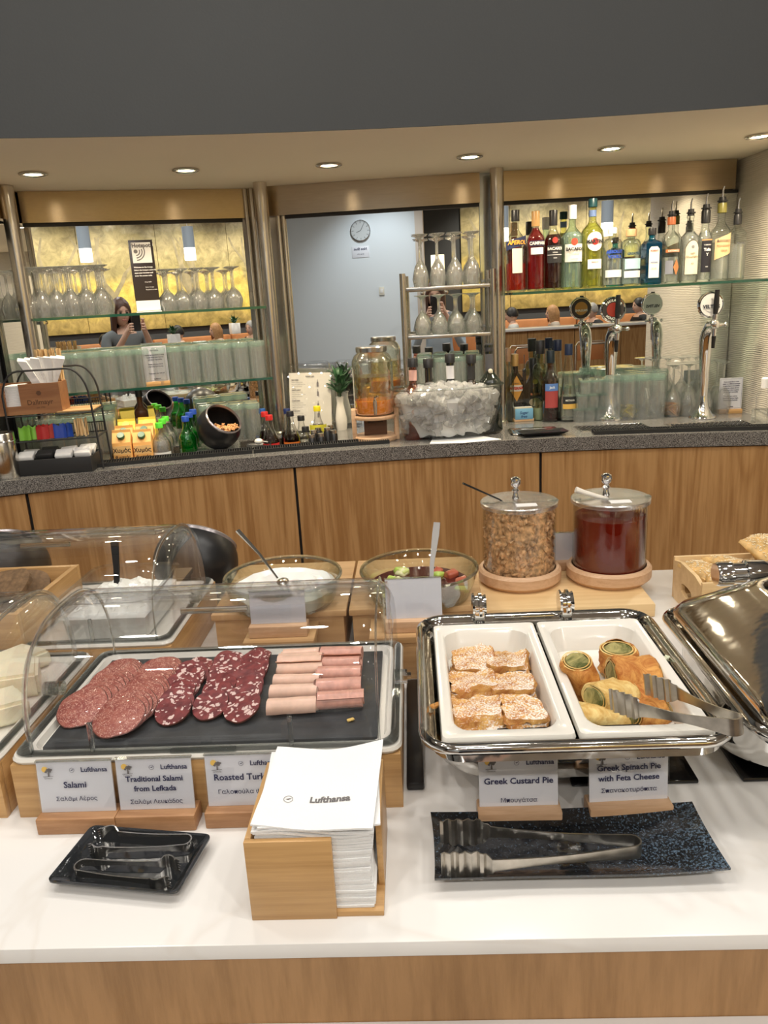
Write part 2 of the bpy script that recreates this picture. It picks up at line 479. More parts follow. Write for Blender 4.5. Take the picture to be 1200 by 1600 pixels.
def plane(name, pts, m, th=0):
    mb = MB(); mb.faces(pts, [tuple(range(len(pts)))])
    o = mb.build(name, m); return struct(o)
def slab(name, x0, x1, y0, y1, z0, z1, m):
    return struct(MB().bx(x0, x1, y0, y1, z0, z1).build(name, m))
slab('floor', -9, 7, -7.5, 5, -.05, 0, M_['floor'])
slab('ceiling', -9, 7, -7.5, 5, CEIL, CEIL + .05, M_['ceil'])
slab('wall_back', -9, 7, -6.85, -6.75, 0, CEIL, M_['dark_wall'])
slab('wall_far', -9, 7, 3.95, 4.05, 0, CEIL, M_['dark_wall'])
slab('wall_left', -6.1, -6, -7.5, 5, 0, CEIL, M_['white_wall'])
slab('wall_right', 5.9, 6, -7.5, 5, 0, CEIL, M_['ceil'])

# bulkhead and soffit on a shallow arc
def arc_pt(xc, ytop, Rr, x, d=0):
    a = math.asin((x - xc) / Rr)
    return Vector((xc + (Rr + d) * math.sin(a), ytop - Rr + (Rr + d) * math.cos(a), 0))
XS = [-5.2 + 10.4 * i / 52 for i in range(53)]
loops = []
for x in XS:
    p = arc_pt(.4, 2.41, 6.4, x); q = arc_pt(.4, 2.41, 6.4, x, .004)
    loops.append([(p.x, p.y, SOFFIT_Z), (q.x, q.y, SOFFIT_Z), (q.x, q.y, CEIL), (p.x, p.y, CEIL)])
struct(MB().loft(loops).build('trim_1', M_['bulk']))
loops = []
for x in XS:
    p = arc_pt(.4, 2.41, 6.4, x, .004)
    loops.append([(p.x, p.y, SOFFIT_Z + .001), (p.x, 3.95, SOFFIT_Z + .001), (p.x, 3.95, SOFFIT_Z + .05), (p.x, p.y, SOFFIT_Z + .05)])
struct(MB().loft(loops).build('trim_2', M_['soffit']))

# textured wall right of the bar
def relief_wall():
    m, nt, b = nmat('wavy_relief_wallpaper')
    setp(b, rough=.6, col=(.66, .61, .52))
    tc = nt.nodes.new('ShaderNodeTexCoord'); mp = nt.nodes.new('ShaderNodeMapping'); mp.inputs['Scale'].default_value = (1, 1, 1)
    w = nt.nodes.new('ShaderNodeTexWave'); w.bands_direction = 'Z'; w.inputs['Scale'].default_value = 40; w.inputs['Distortion'].default_value = 4; w.inputs['Detail'].default_value = 2; w.inputs['Detail Scale'].default_value = .6
    bp = nt.nodes.new('ShaderNodeBump'); bp.inputs['Strength'].default_value = .4; bp.inputs['Distance'].default_value = .003
    nt.links.new(tc.outputs['Object'], mp.inputs[0]); nt.links.new(mp.outputs[0], w.inputs[0]); nt.links.new(w.outputs['Fac'], bp.inputs['Height']); nt.links.new(bp.outputs[0], b.inputs['Normal'])
    return m
M_['relief'] = relief_wall()
struct(MB().bx(1.52, 1.62, 2.38, 3.95, 0, SOFFIT_Z).build('wall_side_right', M_['relief']))
struct(MB().bx(-3.1, -3.0, 2.4, 3.95, 0, SOFFIT_Z).build('wall_side_left', M_['dark_wall']))

# mirrors and steel header bands: left bay turned towards the buffet, middle and right bays square to it
HB, HT = 1.927, SOFFIT_Z
def wallband(p0, p1, z0, z1, th, m, name, off=0, parent=None):
    p0 = Vector(p0); p1 = Vector(p1); d = (p1 - p0).normalized(); n = Vector((d.y, -d.x))
    a, b = p0 + n * off, p1 + n * off; c, e = p1 + n * (off - th), p0 + n * (off - th)
    return MB().loft([[(q.x, q.y, z) for q in (a, b, c, e)] for z in (z0, z1)]).build(name, m, parent)
BAYS = [((-1.335, 3.195), (-.508, 3.443)), ((-.371, 3.412), (.454, 3.350)), ((.551, 3.350), (1.515, 3.360))]
wm = ['left bay behind the stemware shelf', 'middle bay behind the glass rack', 'right bay behind the spirits shelf']
EP = {'b': pmat('dark_mirror_edge', (.02, .02, .02), .4)}
for (a, b), w_ in zip(BAYS, wm):
    t = thing('wall_mirror', 'large frameless bar mirror, ' + w_, 'mirror', (0, 0, 0), 0, 'bar back mirrors')
    wallband(a, b, 1.0, HB, .012, M_['mirror'], 'mirror_pane', 0, t)
    wallband(a, b, HB - .012, HB, .012, EP['b'], 'top_gasket', .008, t)
for nm, (a, b) in zip(('left', 'middle', 'right'), [((-1.335, 3.195), (-.45, 3.46)), ((-.43, 3.416), (.458, 3.350)), ((.545, 3.350), (1.49, 3.360))]):
    o = wallband(a, b, HB, HT, .03, M_['steel_h'], 'header_band', .035)
    tag(o, 'brushed steel header band over the %s bar mirror' % nm, 'metal band', 'header bands')
# return panels and corner cladding
o = wallband((-1.31, 2.45), (-1.335, 3.195), HB, HT, .03, M_['steel_h'], 'header_band', .0); tag(o, 'short steel header band returning at the far left corner', 'metal band', 'header bands')
o = wallband((-.52, 3.435), (-.36, 3.41), 1.0, HT, .02, M_['steel'], 'corner_cladding', .01); tag(o, 'brushed steel corner cladding between left and middle mirrors', 'cladding')
o = wallband((.455, 3.350), (.55, 3.350), 1.0, HT, .02, pmat('polished_cladding', (.55, .60, .66), .12, 1), 'corner_cladding', .012); tag(o, 'polished steel cladding between middle and right mirrors, bluish reflection put into its colour', 'cladding')  # white wall's bluish reflection is put into the steel colour
mb = MB()
for x in (-.50, -.474, -.372, -.35): mb.cyl((x, 3.405, 1.04), (x, 3.405, HT), .010)
o = mb.build('corner_rods', M_['steel']); tag(o, 'slim fluted steel rods flanking the column beside the menu stand', 'metal trim')
o = wallband((-1.44, 3.06), (-1.335, 3.19), 1.0, HB, .01, M_['mirror'], 'narrow_mirror', .0); tag(o, 'narrow mirror strip in the far left corner of the bar', 'mirror')
# left return wall with louvre and dark machine
struct(MB().bx(-1.62, -1.46, 2.5, 3.1, 1.56, SOFFIT_Z).build('wall_return', M_['dark_wall']))
t = thing('louvre_panel', 'grey louvred vent panel above the coffee machine', 'vent', (-1.44, 2.86, 1.64))
MB().bx(-.012, .0, -.18, .18, -.01, .23).build('frame', M_['matt'], t)
sl0 = MB().box((0.006, 0, 0), (.012, .34, .012), rot=(0, .5, 0)).mesh('slat', pmat('grey_slat', (.33, .32, .29), .4))
for k in range(12): mkobj('slat', sl0, t, (0, 0, .005 + .019 * k))
t = thing('coffee_machine', 'black coffee machine at the far left end of the bar', 'coffee machine', (-1.62, 2.93, 1.04))
MB().bx(-.16, .16, -.16, .16, 0, .48, .012).build('housing', M_['black'], t)
MB().bx(.161, .166, -.12, .12, .28, .42, .001).build('front_panel', pmat('dark_grey_panel', (.12, .13, .14), .3), t)
MB().bx(.161, .175, -.1, .1, .03, .05, .002).build('drip_edge', M_['steel_tool'], t)

# steel columns
for (x, y, lab) in ((-1.305, 3.02, 'slim round steel column at the left end of the glass shelves'), (-.418, 3.27, 'round steel column between left and middle mirrors'),
                    (.512, 3.24, 'round steel column right of the glass rack')):
    t = thing('steel_column', lab, 'column', (x, y, 1.04), 0, 'bar columns')
    MB().cyl((0, 0, 0), (0, 0, HT - 1.04), .027, seg=24).build('tube', M_['steel'], t)
    MB().lathe([(.0, 0), (.036, 0), (.036, .01), (.03, .016), (.0, .016)], 24).build('foot', M_['steel'], t)
# soffit lamps
for i, (x, y) in enumerate(DOWN):
    t = thing('recessed_downlight', ['leftmost', 'second from left', 'third from left', 'third from right', 'second from right', 'rightmost'][i] + ' round recessed downlight in the cream soffit', 'ceiling lamp', (x, y, SOFFIT_Z), 0, 'soffit downlights')
    MB().lathe([(.034, .001), (.046, .0), (.047, -.004), (.040, -.007), (.033, -.003), (.034, .001)], 24).build('trim_ring', M_['steel_tool'], t)
    MB().lathe([(0, -.004), (.02, -.0035), (.03, .0)], 20).build('lens', emat('lamp_lens_%d' % i, (1, .86, .64), 22), t)
mb_l = emat('ceiling_lens', (1, .95, .88), 6)
pr = None
for i, (x, y) in enumerate(ROOM_LAMPS):
    if pr is None:
        pr = thing('ceiling_downlight', 'round flush downlight in the lounge ceiling', 'ceiling lamp', (x, y, CEIL), 0, 'lounge ceiling downlights')
        MB().lathe([(.085, 0), (.10, 0), (.10, -.008), (.085, -.004)], 24).build('trim_ring', M_['paper'], pr)
        MB().lathe([(0, -.001), (.084, -.001)], 24).build('lens', mb_l, pr)
    else: dup(pr, (x, y, CEIL), 0)

# ------------------------------------------------------------------ bar counter on its arc
BXC, BY, BR = .33, 2.835, 5.4
BZ = 1.04
def bp(x, d=0, z=0):
    v = arc_pt(BXC, BY, BR, x, d); v.z = z; return v
def bslab(mb, x0, x1, d0, d1, z0, z1):
    n = max(2, int((x1 - x0) / .12))
    lp = []
    for i in range(n + 1):
        x = x0 + (x1 - x0) * i / n
        lp.append([bp(x, d0, z0), bp(x, d1, z0), bp(x, d1, z1), bp(x, d0, z1)])
    mb.loft(lp)
bar = thing('bar_counter', 'curved oak-fronted bar counter with speckled dark granite worktop', 'bar counter', bp(.3, .3, 0))
def bpart(mb, name, m, **k):
    o = mb.build(name, m, bar, **k); o.location = -bar.location; return o
mb = MB()
D1, D2, DE = .155, .40, .86
bslab(mb, -2.4, 1.515, 0, D1, .99, BZ)
for a, b in ((-2.4, -1.04), (-.73, -.52), (-.19, 1.515)): bslab(mb, a, b, D1, D2, .99, BZ)
bslab(mb, -1.5, 1.515, D2, .62, .99, BZ)
bslab(mb, -1.25, 1.515, .62, DE, .99, BZ - .002)
bpart(mb, 'worktop', M_['granite'])
WZ = .935
for a, b in ((-1.04, -.73), (-.52, -.19)):
    mb = MB(); bslab(mb, a, b, D1, D2, WZ - .01, WZ)
    bslab(mb, a, b, D1 + .0, D1 + .004, WZ, BZ - .004); bslab(mb, a, b, D2 - .004, D2, WZ, BZ - .004)
    bslab(mb, a, a + .004, D1, D2, WZ, BZ - .004); bslab(mb, b - .004, b, D1, D2, WZ, BZ - .004)
    bpart(mb, 'sunken_well', M_['steel_tool'])
seams = [-2.4, -1.235, -.322, .60, 1.515]
for a, b in zip(seams, seams[1:]):
    mb = MB(); bslab(mb, a + .005, b - .005, .012, .03, .09, .985); bpart(mb, 'front_panel', M_['oak'])
mb = MB(); bslab(mb, -2.4, 1.515, .032, .05, .0, .988); bpart(mb, 'carcass', M_['matt'])
mb = MB(); bslab(mb, -2.4, 1.515, .045, .06, .0, .09); bpart(mb, 'plinth', M_['black'])

def barmat(x0, x1, d0, d1, lab):
    t = thing('bar_mat', lab, 'bar mat', bp((x0 + x1) / 2, d0, BZ), 0, 'rubber bar mats')
    mb = MB(); bslab(mb, x0, x1, d0, d1, BZ, BZ + .004)
    for a, b in ((d0, d0 + .004), (d1 - .004, d1)): bslab(mb, x0, x1, a, b, BZ + .004, BZ + .014)
    o = mb.build('tray', M_['rubber'], t); o.location = -t.location
    mb = MB(); n = int((x1 - x0) / .0085)
    for i in range(n):
        x = x0 + (i + .5) * (x1 - x0) / n; p = bp(x, (d0 + d1) / 2, BZ + .0085)
        mb.box(p, (.003, d1 - d0 - .008, .009), rz=-(x - BXC) / BR)
    o = mb.build('ribs', M_['rubber'], t, flat=True); o.location = -t.location; o['kind'] = 'stuff'
barmat(-1.01, -.47, .075, .145, 'long ribbed black rubber bar mat in front of cartons and nut bowl')
barmat(-.465, .04, .075, .145, 'ribbed black rubber bar mat in front of the soda bottles')
barmat(.80, 1.42, .03, .085, 'ribbed black rubber bar mat under the beer taps')

# ------------------------------------------------------------------ buffet counter (turned 2.5 degrees)
A0 = R(-2.5)
RZ = Matrix.Rotation(A0, 4, 'Z')
FZ = .9
def wl(x, y, z=FZ):
    """buffet-counter frame to world"""
    return RZ @ Vector((x, y, z))
def lw(v):
    return RZ.inverted() @ Vector(v)
cnt = thing('buffet_counter', 'buffet counter with white solid-surface top and oak fascia', 'counter', wl(0, 1.2, 0), A0)
def marble():
    m, nt, b = nmat('veined_white_top')
    setp(b, rough=.17, coat=.2)
    tc = nt.nodes.new('ShaderNodeTexCoord')
    w = nt.nodes.new('ShaderNodeTexNoise'); w.inputs['Scale'].default_value = 1.7; w.inputs['Detail'].default_value = 5; w.inputs['Distortion'].default_value = .8
    r = nt.nodes.new('ShaderNodeValToRGB'); e = r.color_ramp.elements
    e[0].position = .488; e[0].color = (.81, .79, .76, 1); e[1].position = .512; e[1].color = (.81, .79, .76, 1)
    k = r.color_ramp.elements.new(.5); k.color = (.77, .74, .70, 1)
    nt.links.new(tc.outputs['Object'], w.inputs[0]); nt.links.new(w.outputs['Fac'], r.inputs[0]); nt.links.new(r.outputs[0], b.inputs['Base Color'])
    return m
M_['top'] = marble()
MB().bx(-2.2, 2.2, .678 - 1.2, 1.79 - 1.2, .88, .9, .002).build('top', M_['top'], cnt)
o = MB().bx(-2.2, 2.2, .692 - 1.2, 1.77 - 1.2, .10, .88).build('body', M_['oak_h'], cnt)
MB().bx(-2.2, 2.2, .43 - 1.2, .692 - 1.2, .75, .776, .002).build('tray_rail', pmat('pale_rail', (.62, .60, .58), .3), cnt)
MB().bx(-2.15, 2.15, .74 - 1.2, 1.72 - 1.2, 0, .10).build('plinth', M_['black'], cnt)
# ------------------------------------------------------------------ buffet: roll-top displays
def superloop(x, a, h, n=26, e=.72, z0=0.0, y0=0):
    out = []
    for i in range(n + 1):
        t = PI * i / n
        c, s_ = math.cos(t), math.sin(t)
        out.append((x, y0 - a * math.copysign(abs(c) ** e, c), z0 + h * abs(s_) ** e))
    return out
def domemesh(hx=.262, a=.158, h=.162, rc=.045):
    mb = MB(); loops = []
    for k in range(7):
        ph = PI / 2 * (1 - k / 6); x = -hx + rc - rc * math.sin(ph); f = 1 - rc * (1 - math.cos(ph)) / a * .9
        loops.append(superloop(x, a * f, h * f))
    for k in range(1, 8): loops.append(superloop(-hx + rc + (2 * hx - 2 * rc) * k / 8, a, h))
    for k in range(7):
        ph = PI / 2 * k / 6; x = hx - rc + rc * math.sin(ph); f = 1 - rc * (1 - math.cos(ph)) / a * .9
        loops.append(superloop(x, a * f, h * f))
    mb.loft(loops, closed=False)
    for lp in (loops[0], loops[-1]):
        mb.faces(lp, [tuple(range(len(lp)))])
    return mb
def rolltop(loc, lab, group='roll-top display covers'):
    t = thing('roll_top_cover', lab, 'food cover', loc, A0, group)
    domemesh().build('cover_shell', M_['clear'], t, ang=70)
    inner = MB(); lps = []
    for k in range(9): 
        x = -.252 + .504 * k / 8
        lps.append([p for p in superloop(x, .151, .155, 26)][13:])
    inner.loft(lps, closed=False).build('inner_shell', M_['clear'], t, ang=70)
    for x in (-.258, .258):
        mb = MB(); mb.sweep(superloop(x * .93, .156, .160, 26), radii=[(.0016, .004)] * 27, seg=6).build('rib', M_['clear_rim'], t)
    mb = MB(); mb.loft([rr(.528, .326, .02, 0, 4), rr(.532, .330, .02, .003, 4), rr(.51, .308, .02, .005, 4), rr(.508, .306, .02, 0, 4)], wrap=True).build('base_frame', M_['clear_rim'], t)
    MB().bx(-.045, .045, -.166, -.158, -.006, .006, .002).build('front_handle', M_['clear_rim'], t)
    MB().bx(-.05, .05, -.035, -.030, .148, .158, .002, Matrix.Rotation(.0, 4, 'X')).build('lift_tab', M_['clear_rim'], t)
    for x in (-.155, .12):
        MB().bx(x - .003, x + .003, -.158, -.152, .0, .045, .001).build('clip', M_['clear_rim'], t)
    for sx in (-1, 1):
        k = MB(); k.cyl((sx * .262, 0, .018), (sx * .278, 0, .018), .011, seg=12); k.cyl((sx * .278, 0, .018), (sx * .284, 0, .018), .006, seg=10)
        k.build('pivot_knob', M_['clear_rim'], t)
    return t
def display(cx, cy, labs):
    """bamboo riser with porcelain tray; centre in buffet frame"""
    t = thing('display_riser', labs[0], 'display stand', wl(cx, cy), A0, 'bamboo display risers')
    for y, n in ((-.1625, 'front_board'), (.1625, 'back_board')):
        MB().bx(-.268, .268, y - .006, y + .006, 0, .083, .001).build(n, M_['bamboo'], t)
    for x in (-.262, .262): MB().bx(x - .006, x + .006, -.156, .156, 0, .083, .001).build('side_board', M_['bamboo_y'], t)
    p = MB().loft([rr(.505, .305, .02, .070, 4), rr(.536, .336, .018, .084, 4), rr(.540, .340, .02, .088, 4), rr(.536, .336, .02, .092, 4), rr(.496, .296, .025, .092, 4), rr(.488, .288, .025, .083, 4)]).build('porcelain_tray', M_['porc'])
    p.location = wl(cx, cy); p.rotation_euler = (0, 0, A0); tag(p, labs[1], 'tray', 'porcelain display trays')
    rolltop(wl(cx, cy, FZ + .092), labs[2])
display(-.303, 1.075, ('bamboo riser under the salami and ham display', 'white porcelain tray holding the slate with salami', 'clear roll-top cover over the salami and ham, nearest in full view'))
display(-.857, 1.075, ('bamboo riser cut off at the left edge of the photo', 'white porcelain tray under the cheese at the left edge', 'clear roll-top cover over the cheese at the left edge'))
display(-.725, 1.44, ('bamboo riser in the back row, under the feta and bread', 'white porcelain tray under the feta box and bread box', 'clear roll-top cover in the back row in front of the black bowls'))
sl = MB().box((0, 0, .004), (.47, .268, .008), .0012).disp(.0015, 40, 2).build('slate_board', M_['slate'])
sl.location = wl(-.303, 1.07, FZ + .0845); sl.rotation_euler = (0, 0, A0); tag(sl, 'black slate board under the sliced salami and ham rolls', 'slate board')

# sliced meats
def meat(name, base, base2, fat, cell, thr, rough=.42, fine=True, stretch=(1, 1, 1)):
    m, nt, b = nmat(name); setp(b, rough=rough, coat=.2)
    tc = nt.nodes.new('ShaderNodeTexCoord'); oi = nt.nodes.new('ShaderNodeObjectInfo')
    ad = nt.nodes.new('ShaderNodeVectorMath'); ad.operation = 'ADD'
    ml = nt.nodes.new('ShaderNodeVectorMath'); ml.operation = 'SCALE'; ml.inputs['Scale'].default_value = 13
    cb = nt.nodes.new('ShaderNodeCombineXYZ')
    for i in range(3): nt.links.new(oi.outputs['Random'], cb.inputs[i])
    nt.links.new(cb.outputs[0], ml.inputs[0]); nt.links.new(tc.outputs['Object'], ad.inputs[0]); nt.links.new(ml.outputs[0], ad.inputs[1])
    nz = nt.nodes.new('ShaderNodeTexNoise'); nz.inputs['Scale'].default_value = cell * .8; nz.inputs['Detail'].default_value = 2
    mx = nt.nodes.new('ShaderNodeMixRGB'); mx.inputs[0].default_value = .02
    nt.links.new(ad.outputs[0], nz.inputs['Vector']); nt.links.new(ad.outputs[0], mx.inputs[1]); nt.links.new(nz.outputs['Color'], mx.inputs[2])
    v = nt.nodes.new('ShaderNodeTexVoronoi'); v.inputs['Scale'].default_value = cell; v.inputs['Randomness'].default_value = 1
    nt.links.new(mx.outputs[0], v.inputs['Vector'])
    r = nt.nodes.new('ShaderNodeValToRGB'); e = r.color_ramp.elements
    e[0].position = thr; e[0].color = (1, 1, 1, 1); e[1].position = thr + .07; e[1].color = (0, 0, 0, 1)
    nt.links.new(v.outputs['Distance'], r.inputs[0])
    # only some cells carry fat
    sp = nt.nodes.new('ShaderNodeSeparateColor'); nt.links.new(v.outputs['Color'], sp.inputs[0])
    gt = nt.nodes.new('ShaderNodeMath'); gt.operation = 'GREATER_THAN'; gt.inputs[1].default_value = .4
    nt.links.new(sp.outputs[0], gt.inputs[0])
    mu = nt.nodes.new('ShaderNodeMath'); mu.operation = 'MULTIPLY'; nt.links.new(r.outputs[0], mu.inputs[0]); nt.links.new(gt.outputs[0], mu.inputs[1])
    n2 = nt.nodes.new('ShaderNodeTexNoise'); n2.inputs['Scale'].default_value = 90; nt.links.new(ad.outputs[0], n2.inputs['Vector'])
    r2 = nt.nodes.new('ShaderNodeValToRGB'); r2.color_ramp.elements[0].position = .35; r2.color_ramp.elements[1].position = .65
    r2.color_ramp.elements[0].color = (*base, 1); r2.color_ramp.elements[1].color = (*base2, 1)
    nt.links.new(n2.outputs['Fac'], r2.inputs[0])
    m2 = nt.nodes.new('ShaderNodeMixRGB'); m2.inputs[2].default_value = (*fat, 1)
    nt.links.new(mu.outputs[0], m2.inputs[0]); nt.links.new(r2.outputs[0], m2.inputs[1]); nt.links.new(m2.outputs[0], b.inputs['Base Color'])
    bpn = nt.nodes.new('ShaderNodeBump'); bpn.inputs['Strength'].default_value = .4; bpn.inputs['Distance'].default_value = .001
    nt.links.new(v.outputs['Distance'], bpn.inputs['Height']); nt.links.new(bpn.outputs[0], b.inputs['Normal'])
    return m
M_['salami'] = meat('fine_salami', (.27, .06, .05), (.38, .12, .09), (.68, .40, .32), 300, .36)
M_['lefkada'] = meat('coarse_dark_salami', (.13, .018, .022), (.23, .04, .04), (.72, .54, .50), 115, .36)
M_['turkey'] = pmat('roast_turkey', (.80, .50, .38), .38, var=.10, vs=60, coat=.15, sub=.1)
M_['ham'] = pmat('pink_ham', (.66, .32, .25), .38, var=.18, vs=70, coat=.15, sub=.1)
M_['casing_shade_edge'] = pmat('salami_casing_shade', (.10, .03, .022), .5, var=.5, vs=90)  # casing edge, with the shade between slices put into its dark colour
def slice_mesh(name, rx, ry, th, m, seed):
    mb = MB(); lp = []
    n = 28
    for z, f in ((0, .97), (th * .5, 1.0), (th, .97)):
        L = []
        for i in range(n):
            a = 2 * PI * i / n
            k = 1 + .05 * noise.noise(Vector((math.cos(a) * 2, math.sin(a) * 2, seed * 5.3)))
            L.append((rx * k * f * math.cos(a), ry * k * f * math.sin(a), z + .004 * noise.noise(Vector((math.cos(a) * 1.3, math.sin(a) * 1.3, seed)))))
        lp.append(L)
    mb.loft(lp)
    mb.bm.normal_update()
    for f in mb.bm.faces:
        if len(f.verts) == 4: f.material_index = 1
    return mb.mesh(name, [m, M_['casing_shade_edge']], ang=60)
SZ = FZ + .0925
ORD = ['first', 'second', 'third', 'fourth', 'fifth', 'sixth', 'seventh', 'eighth', 'ninth', 'tenth', 'eleventh', 'twelfth', 'thirteenth', 'fourteenth', 'fifteenth', 'sixteenth', 'seventeenth']
def column(p0, p1, n, meshes, lab, grp, bulge=0, tilt=.16, dz=.0008, z0=SZ + .004):
    for i in range(n):
        t = i / (n - 1)
        x = p0[0] + (p1[0] - p0[0]) * t + bulge * math.sin(PI * t) + random.uniform(-.002, .002)
        y = p0[1] + (p1[1] - p0[1]) * t
        o = mkobj('salami_slice', meshes[i % len(meshes)])
        o.location = wl(x, y, z0 + dz * i + .0035 * math.sin(PI * min(1, t * 1.2)))
        o.rotation_euler = (R(17) * (1 if i else .4) + tilt * .2, random.uniform(-.05, .05), A0 + random.uniform(-.35, .35))
        tag(o, lab + ', %s from the back' % ORD[i], 'salami', grp)
fine = [slice_mesh('salami_slice', .038, .040, .0022, M_['salami'], s_) for s_ in range(4)]
column((-.498, 1.142), (-.512, 1.018), 13, fine, 'thin slice in the left fan of fine pink salami', 'slices of fine salami, left fan', .012)
column((-.434, 1.144), (-.441, .982), 16, fine, 'thin slice in the right fan of fine pink salami', 'slices of fine salami, right fan', .008)
crs = [slice_mesh('salami_slice', .0275, .031, .0035, M_['lefkada'], s_ + 9) for s_ in range(4)]
column((-.375, 1.150), (-.369, 1.005), 7, crs, 'dark coarse salami slice in the left dark fan', 'dark salami slices, left fan', -.004, dz=.0012)
column((-.325, 1.172), (-.316, 1.016), 7, crs, 'dark coarse salami slice in the middle dark fan', 'dark salami slices, middle fan', .004, dz=.0012)
column((-.280, 1.178), (-.268, 1.004), 8, crs, 'dark coarse salami slice in the right dark fan', 'dark salami slices, right fan', -.002, dz=.0012)
def roll_mesh(name, r, L, m, turns, seed):
    prof = []
    n = int(turns * 14)
    th = .0016
    for i in range(n + 1):
        a = 2 * PI * turns * i / n; rad = r * (.25 + .75 * i / n)
        prof.append((rad * math.cos(a), rad * math.sin(a)))
    inn = [((math.hypot(x, y) - th) * x / math.hypot(x, y), (math.hypot(x, y) - th) * y / math.hypot(x, y)) for x, y in reversed(prof)]
    P = prof + inn
    loops = []
    for k in range(7):
        x = -L / 2 + L * k / 6
        w = 1 + .06 * noise.noise(Vector((k * .8, seed, 0)))
        loops.append([(x + .002 * math.sin(j * .3 + seed) * (1 if k in (0, 6) else 0), a * w, b * w) for j, (a, b) in enumerate(P)])
    mb = MB(); mb.loft(loops, True, True, True)
    return mb.mesh(name, m, ang=50)
tr_ = [roll_mesh('turkey_roll', .0135, .072, M_['turkey'], 2.6, s_) for s_ in range(3)]
hm_ = [roll_mesh('ham_roll', .0155, .068, M_['ham'], 2.4, s_ + 5) for s_ in range(3)]
for i, (px_, py_) in enumerate([(457, 1100), (460, 1078), (465, 1061), (468, 1047), (471, 1037), (472, 1029), (475, 1021)]):
    v = lw(at(px_, py_, 1.008)); o = mkobj('turkey_roll', tr_[i % 3]); o.location = wl(v.x, v.y, SZ + .0135 + (.004 if i in (3, 4) else 0))
    o.rotation_euler = (i * 1.3, 0, A0 + random.uniform(-.06, .06)); tag(o, 'pale turkey roll in the left column of rolls, %s from the front' % ORD[i], 'turkey roll', 'turkey rolls on the slate')
for i, (px_, py_) in enumerate([(531, 1094), (528, 1072), (529, 1052), (531, 1036), (533, 1023)]):
    v = lw(at(px_, py_, 1.008)); o = mkobj('ham_roll', hm_[i % 3]); o.location = wl(v.x, v.y, SZ + .0155)
    o.rotation_euler = (i * 1.7, 0, A0 + random.uniform(-.08, .08)); tag(o, 'pink ham roll in the right column of rolls, %s from the front' % ORD[i], 'ham roll', 'ham rolls on the slate')
for px_, py_, l in ((548, 1120, 'yellow crumb on the slate in front of the ham rolls'), (502, 1039, 'yellow crumb between turkey and ham rolls')):
    v = at(px_, py_, 1.0); o = MB().sphere((0, 0, .003), .0045, 8, 6, sc=(1.3, 1, .6)).disp(.002, 300).build('crumb', pmat('yellow_crumb', (.75, .52, .16), .5))
    o.location = (v.x, v.y, SZ + (.0 if py_ > 1100 else .012)); tag(o, l, 'crumb')

# cheese in the left display
M_['cheese'] = pmat('pale_cheese', (.84, .76, .56), .45, var=.08, vs=25, bump=.4, bs=60, sub=.15)
for i, (px_, py_, w_, d_, h_, rz_, l) in enumerate([(12, 1100, .09, .07, .035, .5, 'pale cheese wedge nearest the front of the left display'), (18, 1055, .1, .08, .04, .2, 'pale cheese wedge with rind in the middle of the left display'),
        (25, 1025, .09, .07, .03, .9, 'pale cheese wedge at the back of the left display'), (-40, 1070, .1, .09, .04, 0, 'cheese block hidden partly beyond the left photo edge')]):
    v = at(px_, py_, 1.01)
    mb = MB(); mb.loft([[(-w_ / 2, -d_ / 2, z), (w_ / 2, -d_ / 2, z), (w_ / 2 * .7, d_ / 2, z), (-w_ / 2 * .8, d_ / 2, z)] for z in (0, h_ * .5, h_)])
    bmesh.ops.bevel(mb.bm, geom=mb.bm.edges[:], offset=.005, segments=2, affect='EDGES'); mb.disp(.003, 60, i)
    o = mb.build('cheese_wedge', M_['cheese']); v = lw(v); o.location = wl(min(v.x, -.65), v.y, FZ + .085); o.rotation_euler = (0, 0, rz_); tag(o, l, 'cheese', 'cheeses under the left cover')

# feta box, bread box, spoon in the back display
v = lw(at(205, 985, .995)); fx, fy = -.585, 1.40
t = thing('feta_box', 'clear rectangular box of crumbled white feta in the back row', 'food box', wl(fx, fy, FZ + .085), A0)
MB().loft([rr(.15, .19, .02, .0, 4), rr(.172, .215, .025, .075, 4), rr(.185, .228, .03, .077, 4), rr(.185, .228, .03, .080, 4), rr(.168, .211, .025, .079, 4), rr(.146, .186, .02, .003, 4)]).build('box_shell', M_['clear'], t)
mb = MB(); fn = lambda u, w_: Vector(((u - .5) * .155, (w_ - .5) * .20, .045 + .028 * math.sin(PI * u) * math.sin(PI * w_) + (.012 * noise.noise(Vector((u * 11, w_ * 13, 1))) + .006 * noise.noise(Vector((u * 30, w_ * 33, 2)))) * min(1, 60 * u * (1 - u) * w_ * (1 - w_))))
mb.grid(fn, 36, 36, lambda u, w_: Vector(((u - .5) * .148, (w_ - .5) * .188, .004)))
o = mb.build('feta_crumbs', pmat('feta', (.84, .84, .79), .6, bump=.5, bs=120), t); o['kind'] = 'stuff'
t = thing('serving_spoon', 'black-handled spoon standing in the feta box', 'spoon', wl(-.607, 1.42, FZ + .13), A0)
MB().sweep([(0, 0, -.02), (.002, .02, .05), (.0, .035, .105)], [(1, .3), (-1, .3), (-1, -.3), (1, -.3)], [(.005, .005), (.006, .006), (.008, .008)]).build('handle', M_['black'], t)
MB().sphere((0, -.012, -.03), .022, 12, 8, sc=(.8, 1, .4)).build('bowl', M_['steel_tool'], t)
t = thing('bread_box', 'open bamboo box of dark bread slices in the back row', 'bread box', wl(-.845, 1.40, FZ + .092), A0)
for y in (-.13, .13): MB().bx(-.12, .12, y - .006, y + .006, 0, .068, .001).build('long_wall' if 0 else 'wall', M_['bamboo'], t)
for x in (-.114, .114): MB().bx(x - .006, x + .006, -.124, .124, 0, .068, .001).build('wall', M_['bamboo_y'], t)
